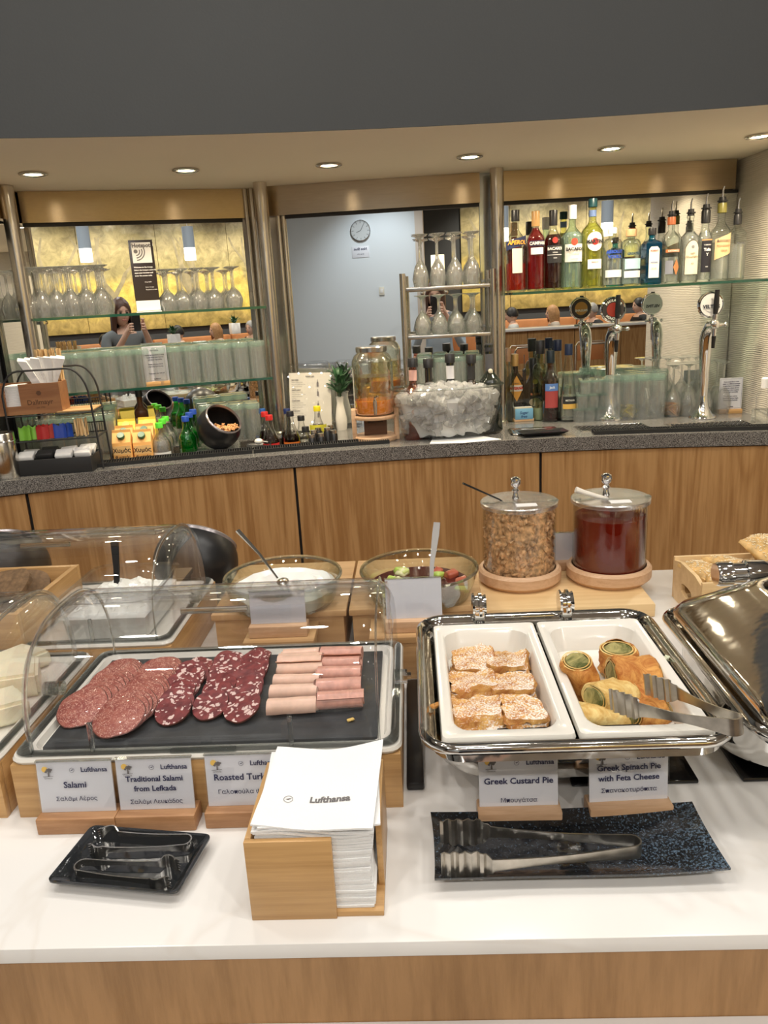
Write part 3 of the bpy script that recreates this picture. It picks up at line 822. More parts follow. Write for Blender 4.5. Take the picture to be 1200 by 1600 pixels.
MB().bx(-.108, .108, -.124, .124, .0, .008).build('base', M_['bamboo'], t)
brd = pmat('dark_bread', (.20, .12, .06), .8, var=.35, vs=90, bump=.8, bs=120)
for i in range(5):
    mb = MB(); mb.loft([rr(.11, .075, .03, z, 4) for z in (0, .006, .012)]).disp(.004, 50, i)
    o = mb.build('bread_slice', brd); o.location = wl(-.86 + .012 * i, 1.31 + .036 * i, FZ + .108 + .022 * (i % 2) + .008 * i); o.rotation_euler = (R(32 + 8 * (i % 3)), R(6 * (-1) ** i), A0 + .2 * (-1) ** i)
    tag(o, 'dark floury bread slice in the bamboo bread box', 'bread', 'dark bread slices')

# risers with bowls
def riser(cx, cy, w_, d_, z1, lab, z0=FZ):
    t = thing('wooden_riser', lab, 'riser', wl(cx, cy, z0), A0, 'oak risers')
    h = z1 - z0
    MB().bx(-w_ / 2 + .006, w_ / 2 - .006, -d_ / 2 + .004, d_ / 2 - .004, 0, h - .012, .001).build('body', M_['riser'], t)
    mb = MB()
    for sx in (0,): mb.bx(-w_ / 2, w_ / 2, -d_ / 2, d_ / 2, h - .0125, h, .0015)
    mb.build('top_board', M_['riser'], t)
    return t
riser(-.2745, 1.515, .263, .29, 1.0, 'tall oak riser under the yoghurt bowl')
riser(-.008, 1.515, .260, .29, 1.0, 'tall oak riser under the fruit salad bowl')
riser(-.26, 1.315, .13, .09, .985, 'low oak block under the blank card in front of the yoghurt')
riser(-.015, 1.315, .16, .09, .985, 'low oak block under the blank card in front of the fruit salad')
M_['bowl'] = thin_glass('bowl_glass', (.93, .95, .92), .6, .05, power=1.8, edge=(.55, .60, .50))
def bowl(cx, cy, lab, nm='glass_bowl'):
    t = thing(nm, lab, 'bowl', wl(cx, cy, 1.0), A0, 'round glass bowls')
    MB().lathe([(0, 0), (.085, 0), (.098, .006), (.108, .03), (.115, .056), (.117, .058), (.1155, .060), (.112, .056), (.105, .03), (.095, .009), (.0, .004)], 40).build('bowl_wall', M_['bowl'], t)
    MB().lathe([(.112, .055), (.1175, .0575), (.1165, .0615), (.1125, .061), (.112, .055)], 40).build('rim', M_['clear_rim'], t)
    return t
t = bowl(-.268, 1.42, 'round glass bowl of white yoghurt with a spoon')
mb = MB()
mb.lathe([(0, .006), (.092, .009), (.104, .034)] + [(.104 * (1 - k / 10), .036 + .006 * math.sin(k * 1.9) + .004 * k / 10) for k in range(1, 10)] + [(0, .042)], 36)
mb.disp(.006, 28, 3, (0, 0, 1)).build('yoghurt', pmat('yoghurt', (.86, .86, .82), .28, coat=.3, sub=.1), t)
t = bowl(.0, 1.43, 'round glass bowl of fruit salad in dark syrup')
MB().lathe([(0, .006), (.09, .009), (.1005, .026), (.0, .026)], 36).build('syrup', pmat('dark_syrup', (.10, .02, .018), .05, coat=.6, trans=.3), t)
frc = [((.62, .68, .22), 'green'), ((.78, .74, .42), 'pale'), ((.80, .36, .05), 'orange'), ((.42, .10, .05), 'red'), ((.40, .55, .10), 'lime')]
FM = [pmat('fruit_' + n, c, .3, var=.15, vs=50, coat=.3, sub=.1) for c, n in frc]
k = 0
fm_ = []
for i, m in enumerate(FM):
    mb = MB(); mb.box((0, 0, 0), (.024, .019, .015), .004); mb.disp(.004, 60, i); fm_.append(mb.mesh('fruit_chunk', m, ang=60))
for i in range(40):
    a = random.uniform(0, 2 * PI); r_ = .09 * math.sqrt(random.random())
    x, y = r_ * math.cos(a), r_ * math.sin(a)
    if y > .02 and random.random() < .75: continue
    c_ = random.choice([0, 1, 1, 4, 0, 1]) if x < .03 else random.choice([2, 3, 4, 1, 0])
    o = mkobj('fruit_chunk', fm_[c_]); o.location = wl(x, 1.43 + y, 1.0 + .026 + random.uniform(-.004, .006)); o.rotation_euler = [random.uniform(-.6, .6) for _ in range(2)] + [a]
    tag(o, ['green apple chunk', 'pale apple chunk', 'orange fruit chunk', 'red fruit chunk', 'lime-green melon chunk'][c_] + ' in the fruit salad bowl', 'fruit', 'fruit chunks in the glass bowl')
t = thing('yoghurt_spoon', 'thin steel spoon leaning in the yoghurt bowl', 'spoon', wl(-.268, 1.44, 1.0), A0)
MB().sweep([(-.015, 0, .045), (-.05, .02, .09), (-.095, .04, .137)], [(1, .35), (-1, .35), (-1, -.35), (1, -.35)], [.0025, .003, .005]).build('handle', M_['steel_tool'], t)
MB().sphere((-.005, 0, .038), .016, 12, 8, sc=(.8, 1.2, .35)).build('bowl', M_['steel_tool'], t)
t = thing('fruit_spoon', 'steel serving spoon standing in the fruit salad bowl', 'spoon', wl(.022, 1.40, 1.0), A0)
MB().sweep([(.0, -.01, .03), (.004, .02, .07), (.014, .06, .115), (.018, .075, .137)], [(1, .18), (-1, .18), (-1, -.18), (1, -.18)], [.0035, .0042, .007, .0065]).build('handle', pmat('dark_satin_steel', (.22, .21, .20), .42, .7), t)
MB().sphere((-.002, -.02, .026), .024, 12, 8, sc=(.8, 1.2, .35)).build('bowl', M_['steel_tool'], t)

# card holders
def card_holder(cx, cy, lab, wood_m, w_=.104, h_=.0735, z0=FZ, cw=None, lines=(), blank=False, rz=0, baseh=.024, tilt=-.10, grp='buffet name cards', cat='sign'):
    t = thing('card_holder', lab, cat, wl(cx, cy, z0), A0 + rz, grp)
    bw = w_ + .004
    MB().bx(-bw / 2, bw / 2, -.017, .017, 0, baseh, .002).build('wooden_base', wood_m, t)
    T = Matrix.Translation((0, .0, baseh)) @ Matrix.Rotation(tilt, 4, 'X')
    a = MB(); a.bx(-w_ / 2, w_ / 2, -.0028, -.0018, -.002, h_, 0, T); a.bx(-w_ / 2, w_ / 2, .0018, .0028, -.002, h_, 0, T)
    a.build('acrylic_sleeve', M_['clear'], t)
    MB().bx(-w_ / 2, w_ / 2, -.0028, .0028, h_, h_ + .0016, 0, T).build('sleeve_edge', M_['clear_rim'], t)
    MB().bx(-w_ / 2 + .001, w_ / 2 - .001, -.0012, .0012, 0, h_ - .001, 0, T).build('paper_card', M_['card'], t)
    if not blank:
        T2 = T @ Matrix.Translation((0, -.0032, 0))
        ink = MB()
        put_text(ink, 'Lufthansa', .0095, .028, h_ - .012, bold=.0002, M=T2)
        x, z = -.006 + .004, h_ - .012
        for k in range(16):
            a0, a1 = 2 * PI * k / 16, 2 * PI * (k + 1) / 16
            ink.faces([(x + r_ * math.cos(q), 0, z + r_ * math.sin(q)) for r_, q in ((.0034, a0), (.0034, a1), (.0030, a1), (.0030, a0))], [(0, 1, 2, 3)], T2)
        ink.faces([(x - .0022, 0, z), (x, 0, z + .0006), (x + .0026, 0, z + .0016), (x + .0004, 0, z - .0006)], [(0, 1, 2, 3)], T2)
        for s_, sz, zz, bd in lines:
            put_text(ink, s_, sz, 0, zz, bold=bd * .5, M=T2)
        ink.build('lettering', M_['ink'], t, flat=True)
        # small tree emblem with sun
        em = MB(); X, Zc = -.037, h_ - .014
        em.faces([(X + .0042 * math.cos(2 * PI * i / 18) - .002, 0, Zc + .004 + .0042 * math.sin(2 * PI * i / 18)) for i in range(18)], [tuple(range(18))], T2)
        em.build('emblem_sun', pmat('ochre_print', (.80, .52, .12), .6), t, flat=True)
        em = MB(); T3 = T2 @ Matrix.Translation((0, -.0003, 0))
        for dx, dz, r_ in ((.002, .003, .0022), (.005, .0015, .002), (-.0005, .0005, .0016), (.0045, .004, .0018), (.0072, .0035, .0014)):
            em.faces([(X + dx + r_ * math.cos(2 * PI * i / 9) * (1 + .3 * (i % 2)), 0, Zc + dz + r_ * math.sin(2 * PI * i / 9)) for i in range(9)], [tuple(range(9))], T3)
        em.faces([(X + .0022, 0, Zc + .001), (X + .0034, 0, Zc + .001), (X + .0042, 0, Zc - .006), (X + .0016, 0, Zc - .006)], [(0, 1, 2, 3)], T3)
        em.faces([(X - .005, 0, Zc - .006), (X + .009, 0, Zc - .0057), (X + .009, 0, Zc - .0062), (X - .005, 0, Zc - .0066)], [(0, 1, 2, 3)], T3)
        put_text(em, 'Greece', .0038, X + .002, Zc - .0086, M=T3)
        em.build('emblem_tree', M_['inkg'], t, flat=True)
    return t
card_holder(-.474, .885, 'name card reading Salami in a reddish wooden base', M_['beech_dark'], lines=[('Salami', .0125, .040, .0005), ('Σαλάμι Αέρος', .0085, .020, .0001)])
card_holder(-.366, .886, 'name card reading Traditional Salami from Lefkada', M_['beech_dark'], lines=[('Traditional Salami', .0108, .045, .0005), ('from Lefkada', .0108, .031, .0005), ('Σαλάμι Λευκάδος', .0085, .012, .0001)])
card_holder(-.246, .889, 'name card reading Roasted Turkey, half hidden by the napkins', M_['beech_dark'], lines=[('Roasted Turkey', .0125, .042, .0005), ('Γαλοπούλα ψητή', .0088, .021, .0001)])
card_holder(-.136, .892, 'name card mostly hidden behind the napkin stack', M_['beech_dark'], lines=[('Ham', .0125, .042, .0005)])
card_holder(.117, .872, 'name card reading Greek Custard Pie before the steel chafing dish', M_['beech'], lines=[('Greek Custard Pie', .0118, .036, .0005), ('Μπουγάτσα', .0085, .009, .0001)])
card_holder(.260, .877, 'name card reading Greek Spinach Pie with Feta Cheese', M_['beech'], lines=[('Greek Spinach Pie', .0112, .0475, .0005), ('with Feta Cheese', .0112, .033, .0005), ('Σπανακοτυρόπιτα', .0085, .016, .0001)], rz=.04)
card_holder(-.262, 1.305, 'blank back of a card holder in front of the yoghurt bowl', M_['beech'], z0=.985, h_=.062, blank=True, baseh=.022)
card_holder(-.012, 1.305, 'blank back of a card holder in front of the fruit bowl', M_['beech'], z0=.985, h_=.075, blank=True, baseh=.022)
card_holder(.335, 1.745, 'blank card holder between the walnut jar and the honey jar', M_['beech'], z0=.93, h_=.068, blank=True, baseh=.022, tilt=0)
# ------------------------------------------------------------------ napkin holder
t = thing('napkin_box', 'open-cornered bamboo napkin box on the white counter', 'napkin holder', wl(-.131, .789), A0)
X0, X1, Y0, Y1 = -.075, .075, -.076, .076
MB().bx(X0, X1, Y0 + .002, Y1, 0, .007, .0008).build('base', M_['bamboo'], t)
MB().bx(X0, X0 + .097, Y0 - .001, Y0 + .006, 0, .104, .0008).build('front_panel', M_['bamboo'], t)
MB().bx(X0, X0 + .007, Y0 + .0065, Y1, .007, .104, .0008).build('side_panel', M_['bamboo_y'], t)
MB().bx(X1 - .007, X1, Y0 + .042, Y1, .0, .104, .0008).build('side_panel', M_['bamboo_y'], t)
MB().bx(X0 + .0075, X1 - .0075, Y1 - .007, Y1, .007, .104, .0008).build('back_panel', M_['bamboo'], t)
mb = MB(); z = .0075; n_ = 30
for i in range(n_):
    f = i / n_; ox = random.uniform(-.0012, .0012) + .004 * max(0, math.sin(f * 9)) ; oy = random.uniform(-.002, .001)
    th = .0033 + random.uniform(-.0003, .0003)
    fn = lambda u, v, z=z, ox=ox, oy=oy, f=f: Vector((-.067 + ox + u * .130, -.068 + oy + v * .134, z + f * .004 * math.sin(u * 5 + 1) + f * .0035 * math.cos(v * 4) + .0008 * noise.noise(Vector((u * 5, v * 5, z * 90)))))
    mb.grid(fn, 8, 6, lambda u, v, fn=fn, th=th: fn(u, v) - Vector((0, 0, th * .86)))
    z += th
o = mb.build('napkin_stack', M_['napkin'], ang=50); o.location = wl(-.131, .789); o.rotation_euler = (0, 0, A0); o['kind'] = 'stuff'
tag(o, 'deep stack of folded white paper napkins in the bamboo box', 'napkins')
for i, (dx, dy, rz_, lab) in enumerate([(.0, 0, 0, 'folded white napkin under the printed top napkin'), (.004, .003, .05, 'second folded white napkin from the top, turned a little'), (.004, -.002, -.06, 'top white napkin with small airline print, corner lifted')]):
    z0 = z + .003 + i * .003
    def fn(u, v, z0=z0, i=i):
        lift = (.006 + .006 * i) * max(0, u - .45) ** 1.5 * max(0, v - .4) * 3 + .010 * v * (i + 1) / 3
        return Vector((-.067 + u * .136, -.070 + v * .140, z0 + lift + .0025 * math.sin(u * 6 + i) * (1 - .5 * v) + .0015 * math.cos(v * 7 + u * 3)))
    t = thing('paper_napkin', lab, 'napkin', wl(-.131 + dx, .789 + dy), A0 + rz_, 'top napkins')
    MB().grid(fn, 20, 20, lambda u, v, fn=fn: fn(u, v) - Vector((0, 0, .0022))).build('tissue', M_['napkin'], t, ang=60)
    if i == 2:
        ink = MB(); V, Fs = text_geo('Lufthansa', .0125, 'CENTER', .0005)
        pts = []
        for v_ in V:
            u, w_ = .60 + v_.x / .136, .34 + v_.y / .14
            pts.append(fn(u, w_) + Vector((0, 0, .0007)))
        ink.faces(pts, Fs)
        cx_, cy_ = .24, .34
        for k in range(20):
            a0, a1 = 2 * PI * k / 20, 2 * PI * (k + 1) / 20
            ink.faces([fn(cx_ + r_ * math.cos(q) / .136, cy_ + r_ * math.sin(q) / .14) + Vector((0, 0, .0007)) for r_, q in ((.0055, a0), (.0055, a1), (.0049, a1), (.0049, a0))], [(0, 1, 2, 3)])
        ink.faces([fn(cx_ + a / .136, cy_ + b / .14) + Vector((0, 0, .0008)) for a, b in ((-.0035, -.0005), (0, .001), (.004, .0022), (.0005, -.0012))], [(0, 1, 2, 3)])
        ink.build('print', M_['inkg'], t, flat=True)

# ------------------------------------------------------------------ tongs
FLAT = [(1, 1), (-1, 1), (-1, -1), (1, -1)]
def tongs(name, lab, L, gap, arm_h, head_l, head_h, mat, loc, rz, ribs=True, teeth=False, tilt=0, rot=None):
    """bent from one strip: U-spring at the origin, both arms run towards -x, heads face each other"""
    t = thing(name, lab, 'tongs', loc, rz, 'serving tongs')
    if rot is not None: t.rotation_euler = rot
    th = .0009
    for s_ in (1, -1):
        path, rad = [], []
        r0 = .010
        for k in range(7):
            a = PI / 2 * k / 6
            path.append((r0 * math.cos(a) - r0, s_ * r0 * math.sin(a), 0)); rad.append((th, arm_h / 2))
        n = 8
        for k in range(1, n + 1):
            u = k / n
            path.append((-r0 - (L - head_l - r0) * u, s_ * (r0 + (gap / 2 - r0) * u), 0)); rad.append((th, arm_h / 2 * (1 - .45 * math.sin(PI * u * .9))))
        n2 = 18 if ribs else 8
        for k in range(1, n2 + 1):
            u = k / n2
            wv = .0022 * math.sin(u * 2 * PI * 5) if ribs else -.006 * math.sin(PI * u) * -1
            path.append((-(L - head_l) - head_l * u, s_ * (gap / 2 + wv), 0))
            sh = min(1, u * 4) ** .7
            rad.append((th, arm_h * .3 + (head_h / 2 - arm_h * .3) * sh if u < .93 else head_h / 2 * .93))
        mb = MB().sweep(path, FLAT, rad, up=(0, 0, 1))
        mb.build('arm', mat, t, ang=30)
        if teeth:
            for q in range(5):
                z = -head_h / 2 * .8 + head_h * .8 * q / 4
                w = MB(); w.loft([[(-L - .0005, s_ * gap / 2 - th, z - .0022), (-L - .0005, s_ * gap / 2 + th, z - .0022), (-L - .0005, s_ * gap / 2 + th, z + .0022), (-L - .0005, s_ * gap / 2 - th, z + .0022)],
                                  [(-L - .006, s_ * (gap / 2 - .001), z - .0003), (-L - .006, s_ * (gap / 2 - .001) + .0004, z - .0003), (-L - .006, s_ * (gap / 2 - .001) + .0004, z + .0003), (-L - .006, s_ * (gap / 2 - .001), z + .0003)]])
                w.build('tooth', mat, t)
        if 0:
            for q in range(3):
                z = (q - 1) * head_h * .26
                MB().bx(-L + .008, -L + head_l * .72, s_ * gap / 2 - .0026, s_ * gap / 2 + .0026, z - .0008, z + .0008).build('slot_line', pmat_dark, t)
    return t
pmat_dark = pmat('slot_shadow_metal', (.10, .09, .08), .4, .8)
mt2 = pmat('worn_tong_steel', (.50, .47, .42), .30, 1, var=.18, vs=60)
tongs('serving_tongs', 'large ribbed steel serving tongs lying on the speckled plate', .235, .058, .018, .062, .036, mt2, wl(.247, .778, FZ + .0325), A0 - .02)
q = tongs('serving_tongs', 'steel serving tongs resting across the spinach pie dish rim', .160, .066, .020, .052, .030, mt2, wl(.350, .772, 1.092), A0, rot=None)
q.rotation_euler = Euler((R(0), R(-9), A0 + R(-56)), 'XYZ')
tongs('small_tongs', 'small claw tongs at the back of the small black tray', .125, .030, .010, .022, .018, M_['steel_tool'], wl(-.306, .829, FZ + .0135), A0 - .05, ribs=False, teeth=True)
tongs('small_tongs', 'small claw tongs at the front of the small black tray, spring end left', .125, .030, .010, .022, .018, M_['steel_tool'], wl(-.440, .789, FZ + .0135), A0 + PI - .12, ribs=False, teeth=True)

# ------------------------------------------------------------------ plates and trays
def speckled():
    m, nt, b = nmat('speckled_reactive_glaze'); setp(b, rough=.12, coat=.5)
    tc = nt.nodes.new('ShaderNodeTexCoord')
    n = nt.nodes.new('ShaderNodeTexNoise'); n.inputs['Scale'].default_value = 330; n.inputs['Detail'].default_value = 4; n.inputs['Roughness'].default_value = .7
    n2 = nt.nodes.new('ShaderNodeTexNoise'); n2.inputs['Scale'].default_value = 16
    sx = nt.nodes.new('ShaderNodeSeparateXYZ'); nt.links.new(tc.outputs['Object'], sx.inputs[0])
    ab = nt.nodes.new('ShaderNodeMath'); ab.operation = 'MULTIPLY_ADD'; ab.inputs[1].default_value = .75; ab.inputs[2].default_value = .0
    mxm = nt.nodes.new('ShaderNodeMath'); mxm.operation = 'MAXIMUM'; mxm.inputs[1].default_value = .01
    nt.links.new(sx.outputs[0], mxm.inputs[0]); nt.links.new(mxm.outputs[0], ab.inputs[0])
    ad = nt.nodes.new('ShaderNodeMath'); ad.operation = 'ADD'; nt.links.new(ab.outputs[0], ad.inputs[0]); nt.links.new(n.outputs['Fac'], ad.inputs[1])
    ad2 = nt.nodes.new('ShaderNodeMath'); ad2.operation = 'MULTIPLY_ADD'; ad2.inputs[1].default_value = .12; nt.links.new(n2.outputs['Fac'], ad2.inputs[0]); nt.links.new(ad.outputs[0], ad2.inputs[2])
    r = nt.nodes.new('ShaderNodeValToRGB'); e = r.color_ramp.elements
    e[0].position = .66; e[0].color = (.010, .011, .013, 1); e[1].position = .78; e[1].color = (.13, .20, .28, 1)
    nt.links.new(ad2.outputs[0], r.inputs[0]); nt.links.new(r.outputs[0], b.inputs['Base Color'])
    nt.links.new(tc.outputs['Object'], n.inputs[0]); nt.links.new(tc.outputs['Object'], n2.inputs[0])
    v = nt.nodes.new('ShaderNodeTexVoronoi'); v.inputs['Scale'].default_value = 75; v.feature = 'SMOOTH_F1'; nt.links.new(tc.outputs['Object'], v.inputs[0])
    bpn = nt.nodes.new('ShaderNodeBump'); bpn.inputs['Strength'].default_value = .45; bpn.inputs['Distance'].default_value = .003
    nt.links.new(v.outputs['Distance'], bpn.inputs['Height']); nt.links.new(bpn.outputs[0], b.inputs['Normal'])
    return m
def pl(u, v):
    x, y = (u - .5) * 2, (v - .5) * 2
    e = max(abs(x) ** 3.2, abs(y) ** 2.6)
    return Vector((x * .167 * (1 + .012 * y * y), y * .060 * (1 + .02 * math.sin(3 * x)), .004 + .016 * e ** 1.3 + .004 * abs(x) ** 3 * (1 if x > 0 else .4)))
o = MB().grid(pl, 48, 24, lambda u, v: pl(u, v) * 1 - Vector((0, 0, .0045 - .0015 * (abs(2 * v - 1) ** 4)))).build('rectangular_plate', speckled(), ang=60)
o.location = wl(.171, .807, FZ + .001); o.rotation_euler = (0, 0, A0 + .01); tag(o, 'long black and blue speckled rectangular plate under the large tongs', 'plate')
mt_tray = pmat('gloss_black_melamine', (.012, .014, .016), .1, bump=.25, bs=70, coat=.5)
c_ = at(208, 1352, .905)
o = MB().loft([rr(.13, .070, .008, .0, 4), rr(.166, .100, .008, .012, 4), rr(.170, .104, .009, .0145, 4), rr(.170, .104, .009, .0165, 4), rr(.162, .096, .008, .016, 4), rr(.136, .074, .008, .004, 4)]).build('small_tray', mt_tray)
o.location = (c_.x, c_.y, FZ + .001); o.rotation_euler = (0, 0, R(-11)); tag(o, 'small glossy black rectangular tray holding two claw tongs', 'tray')

# ------------------------------------------------------------------ chafing dishes on black warming plates
def chafer(cx, cy, lab, lid):
    t = thing('chafing_dish', lab, 'chafing dish', wl(cx, cy), A0, 'steel chafing dishes')
    w_, d_, oy = .378, .396, .010
    z = .160
    mb = MB()
    iw, idp, icy = .330, .334, -.0
    mb.loft([rr(iw + .004, idp + .004, .012, z - .02, 6, 0, icy), rr(iw + .004, idp + .004, .012, z - .002, 6, 0, icy), rr(iw + .012, idp + .012, .016, z - .008, 6, 0, icy), rr(w_ - .032, d_ - .034, .03, z - .010, 6, 0, oy),
             rr(w_ - .026, d_ - .028, .034, z - .001, 6, 0, oy), rr(w_ - .014, d_ - .014, .04, z + .004, 6, 0, oy), rr(w_ - .004, d_ - .004, .046, z + .001, 6, 0, oy), rr(w_, d_, .048, z - .004, 6, 0, oy), rr(w_ - .004, d_ - .004, .046, z - .009, 6, 0, oy), rr(w_ - .02, d_ - .02, .04, z - .012, 6, 0, oy),
             rr(w_ - .03, d_ - .03, .04, z - .02, 6)], wrap=True)
    mb.build('rim', M_['chafer'], t, ang=70)
    MB().loft([rr(.340, .35, .04, z - .014, 6), rr(.335, .33, .04, z - .022, 6), rr(.340, .27, .06, z - .036, 6, 0, .04), rr(.352, .262, .08, z - .060, 6, 0, .044), rr(.350, .262, .08, z - .085, 6, 0, .044), rr(.33, .25, .08, z - .115, 6, 0, .048), rr(.27, .20, .07, z - .143, 6, 0, .055), rr(.20, .14, .05, z - .147, 6, 0, .06)], cap0=False).build('water_pan', M_['chafer'], t, ang=70)
    for sx in (-1, 1):
        for sy in (-1, 1):
            MB().box((sx * .09, .06 + sy * .05, .008), (.028, .02, .010), .003).build('foot', M_['matt'], t)
    MB().bx(-.09, .09, -.112, -.106, z - .052, z - .022, .002).build('reflection_plate', M_['black'], t)  # black plate added to stand for the dark reflection below the rim
    if not lid:
        for x in (-.085, .055):
            h = MB(); T = Matrix.Translation((x, .192, z + .022)) @ Matrix.Rotation(PI / 2, 4, 'Y')
            h.lathe([(0, -.011), (.02, -.011), (.021, -.008), (.016, -.006), (.016, -.002), (.021, 0), (.021, .004), (.016, .006), (.018, .011), (0, .011)], 20, M=T)
            h.bx(x - .008, x + .008, .176, .186, z - .004, z + .02, .002); h.bx(x - .009, x + .009, .198, .206, z - .03, z + .02, .002)
            h.build('hinge', M_['chrome'], t)
        MB().bx(-.062, .035, .178, .183, z + .002, z + .007, .002).build('rear_ledge', M_['chafer'], t)
    return t
o = MB().bx(-.115, .06, -.15, .15, 0, .006, .002).build('warming_plate', pmat('black_glass', (.008, .008, .009), .08)); o.location = wl(.315, 1.09, FZ + .0005); o.rotation_euler = (0, 0, A0)
tag(o, 'black glass warming plate under the pie chafing dish', 'warming plate', 'warming plates')
o = dup(o, wl(.55, 1.09, FZ + .0005), A0, 'black glass warming plate under the lidded chafing dish')
o = MB().bx(-.0125, .0125, -.155, .155, 0, .012, .003).build('cable_cover', M_['black']); o.location = wl(-.018, 1.097, FZ + .0005); o.rotation_euler = (0, 0, A0); tag(o, 'narrow glossy black strip between the bamboo riser and the open chafing dish', 'cable cover')
MB2 = MB().bx(-.15, .15, -.012, .012, 0, .010, .002)
ch1 = chafer(.180, .980, 'open steel chafing dish with two porcelain inserts of pies', False)
ch2 = chafer(.572, .980, 'steel chafing dish with a mirror-finish windowed lid at the right edge', True)
# lid of the right dish
z = .165
lid = MB()
lid.loft([rr(.352, .384, .04, z + .001, 6), rr(.352, .384, .045, z + .010, 6), rr(.338, .370, .05, z + .022, 6), rr(.24, .28, .05, z + .060, 6, .025, .01), rr(.214, .262, .05, z + .068, 6, .03, .01), rr(.19, .24, .05, z + .066, 6, .032, .01), rr(.186, .236, .05, z + .060, 6, .032, .01)], cap0=False, cap1=False)
lid.build('lid', M_['chafer'], ch2, ang=60)
MB().loft([rr(.19, .24, .05, z + .063, 6, .032, .01), rr(.15, .2, .05, z + .067, 6, .032, .01)], cap0=False).build('lid_window', M_['clear'], ch2, ang=60)
h = MB(); T = Matrix.Translation((0, .205, z + .05)) @ Matrix.Rotation(PI / 2, 4, 'Y')
h.lathe([(0, -.095), (.018, -.095), (.02, -.09), (.02, -.07), (.017, -.068), (.017, -.05), (.021, -.048), (.021, -.02), (.018, -.015), (.018, .09), (0, .09)], 20, M=T)
h.bx(-.02, -.012, .18, .20, z + .02, z + .05, .002); h.bx(.03, .04, .18, .20, z + .02, z + .05, .002)
h.build('lid_hinge', M_['chrome'], ch2)
fd = MB(); fd.loft([rr(.27, .19, .05, .075, 4, 0, .05), rr(.29, .21, .05, .10, 4, 0, .045), rr(.30, .27, .04, .140, 4, 0, .02)]).disp(.004, 30, 4).build('gratin', pmat('browned_gratin', (.50, .26, .07), .5, var=.5, vs=60, bump=.5), ch2)
# porcelain inserts
def insert(cx, lab):
    t = MB().loft([rr(.12, .28, .02, .112, 5), rr(.135, .30, .03, .148, 5), rr(.158, .328, .006, .150, 5), rr(.161, .331, .007, .156, 5), rr(.158, .328, .007, .1615, 5), rr(.134, .298, .022, .1615, 5), rr(.128, .290, .026, .158, 5), rr(.118, .275, .026, .122, 5), rr(.09, .25, .02, .118, 5)]).build('porcelain_dish', M_['porc'], ang=40)
    t.location = wl(cx, .980); t.rotation_euler = (0, 0, A0)
    return tag(t, lab, 'dish', 'porcelain inserts')
insert(.0985, 'white porcelain insert of sugar-dusted custard pie pieces')
insert(.2625, 'white porcelain insert of rolled spinach pies')

def pastry(name, c1, c2, white=0, seed=0):
    m, nt, b = nmat(name); setp(b, rough=.72, spec=.3)
    tc = nt.nodes.new('ShaderNodeTexCoord')
    n = nt.nodes.new('ShaderNodeTexNoise'); n.inputs['Scale'].default_value = 38; n.inputs['Detail'].default_value = 6; n.inputs['Roughness'].default_value = .7; n.inputs['Distortion'].default_value = 1
    nt.links.new(tc.outputs['Object'], n.inputs[0])
    r = nt.nodes.new('ShaderNodeValToRGB'); e = r.color_ramp.elements
    e[0].position = .38; e[0].color = (*c2, 1); e[1].position = .62; e[1].color = (*c1, 1)
    nt.links.new(n.outputs['Fac'], r.inputs[0]); out = r.outputs[0]
    if white:
        g = nt.nodes.new('ShaderNodeNewGeometry'); sx = nt.nodes.new('ShaderNodeSeparateXYZ'); nt.links.new(tc.outputs['Normal'], sx.inputs[0])
        n2 = nt.nodes.new('ShaderNodeTexNoise'); n2.inputs['Scale'].default_value = 9; nt.links.new(tc.outputs['Object'], n2.inputs[0])
        n3 = nt.nodes.new('ShaderNodeTexNoise'); n3.inputs['Scale'].default_value = 420; nt.links.new(tc.outputs['Object'], n3.inputs[0])
        a = nt.nodes.new('ShaderNodeMath'); a.operation = 'MULTIPLY_ADD'; a.inputs[1].default_value = 1.5; nt.links.new(n2.outputs['Fac'], a.inputs[0]); nt.links.new(n3.outputs['Fac'], a.inputs[2])
        a2 = nt.nodes.new('ShaderNodeMath'); a2.operation = 'MULTIPLY_ADD'; a2.inputs[1].default_value = .35; nt.links.new(sx.outputs[2], a2.inputs[0]); nt.links.new(a.outputs[0], a2.inputs[2])
        rr_ = nt.nodes.new('ShaderNodeValToRGB'); rr_.color_ramp.elements[0].position = .745; rr_.color_ramp.elements[1].position = .87
        dv = nt.nodes.new('ShaderNodeMath'); dv.operation = 'MULTIPLY'; dv.inputs[1].default_value = .5 * white; nt.links.new(a2.outputs[0], dv.inputs[0]); nt.links.new(dv.outputs[0], rr_.inputs[0])
        mx = nt.nodes.new('ShaderNodeMixRGB'); mx.inputs[2].default_value = (.86, .80, .72, 1); nt.links.new(rr_.outputs[0], mx.inputs[0]); nt.links.new(out, mx.inputs[1]); out = mx.outputs[0]
    nt.links.new(out, b.inputs['Base Color'])
    bpn = nt.nodes.new('ShaderNodeBump'); bpn.inputs['Strength'].default_value = .6; bpn.inputs['Distance'].default_value = .003
    nt.links.new(n.outputs['Fac'], bpn.inputs['Height']); nt.links.new(bpn.outputs[0], b.inputs['Normal'])
    return m
M_['custard'] = pastry('sugared_puff_pastry', (.74, .44, .14), (.44, .17, .045), 1.03)
M_['spin'] = pastry('golden_filo', (.72, .37, .10), (.42, .14, .03))
M_['spin_y'] = pastry('pale_filo', (.80, .62, .26), (.60, .36, .10))
M_['fill'] = pastry('spinach_filling', (.42, .36, .14), (.09, .10, .025))
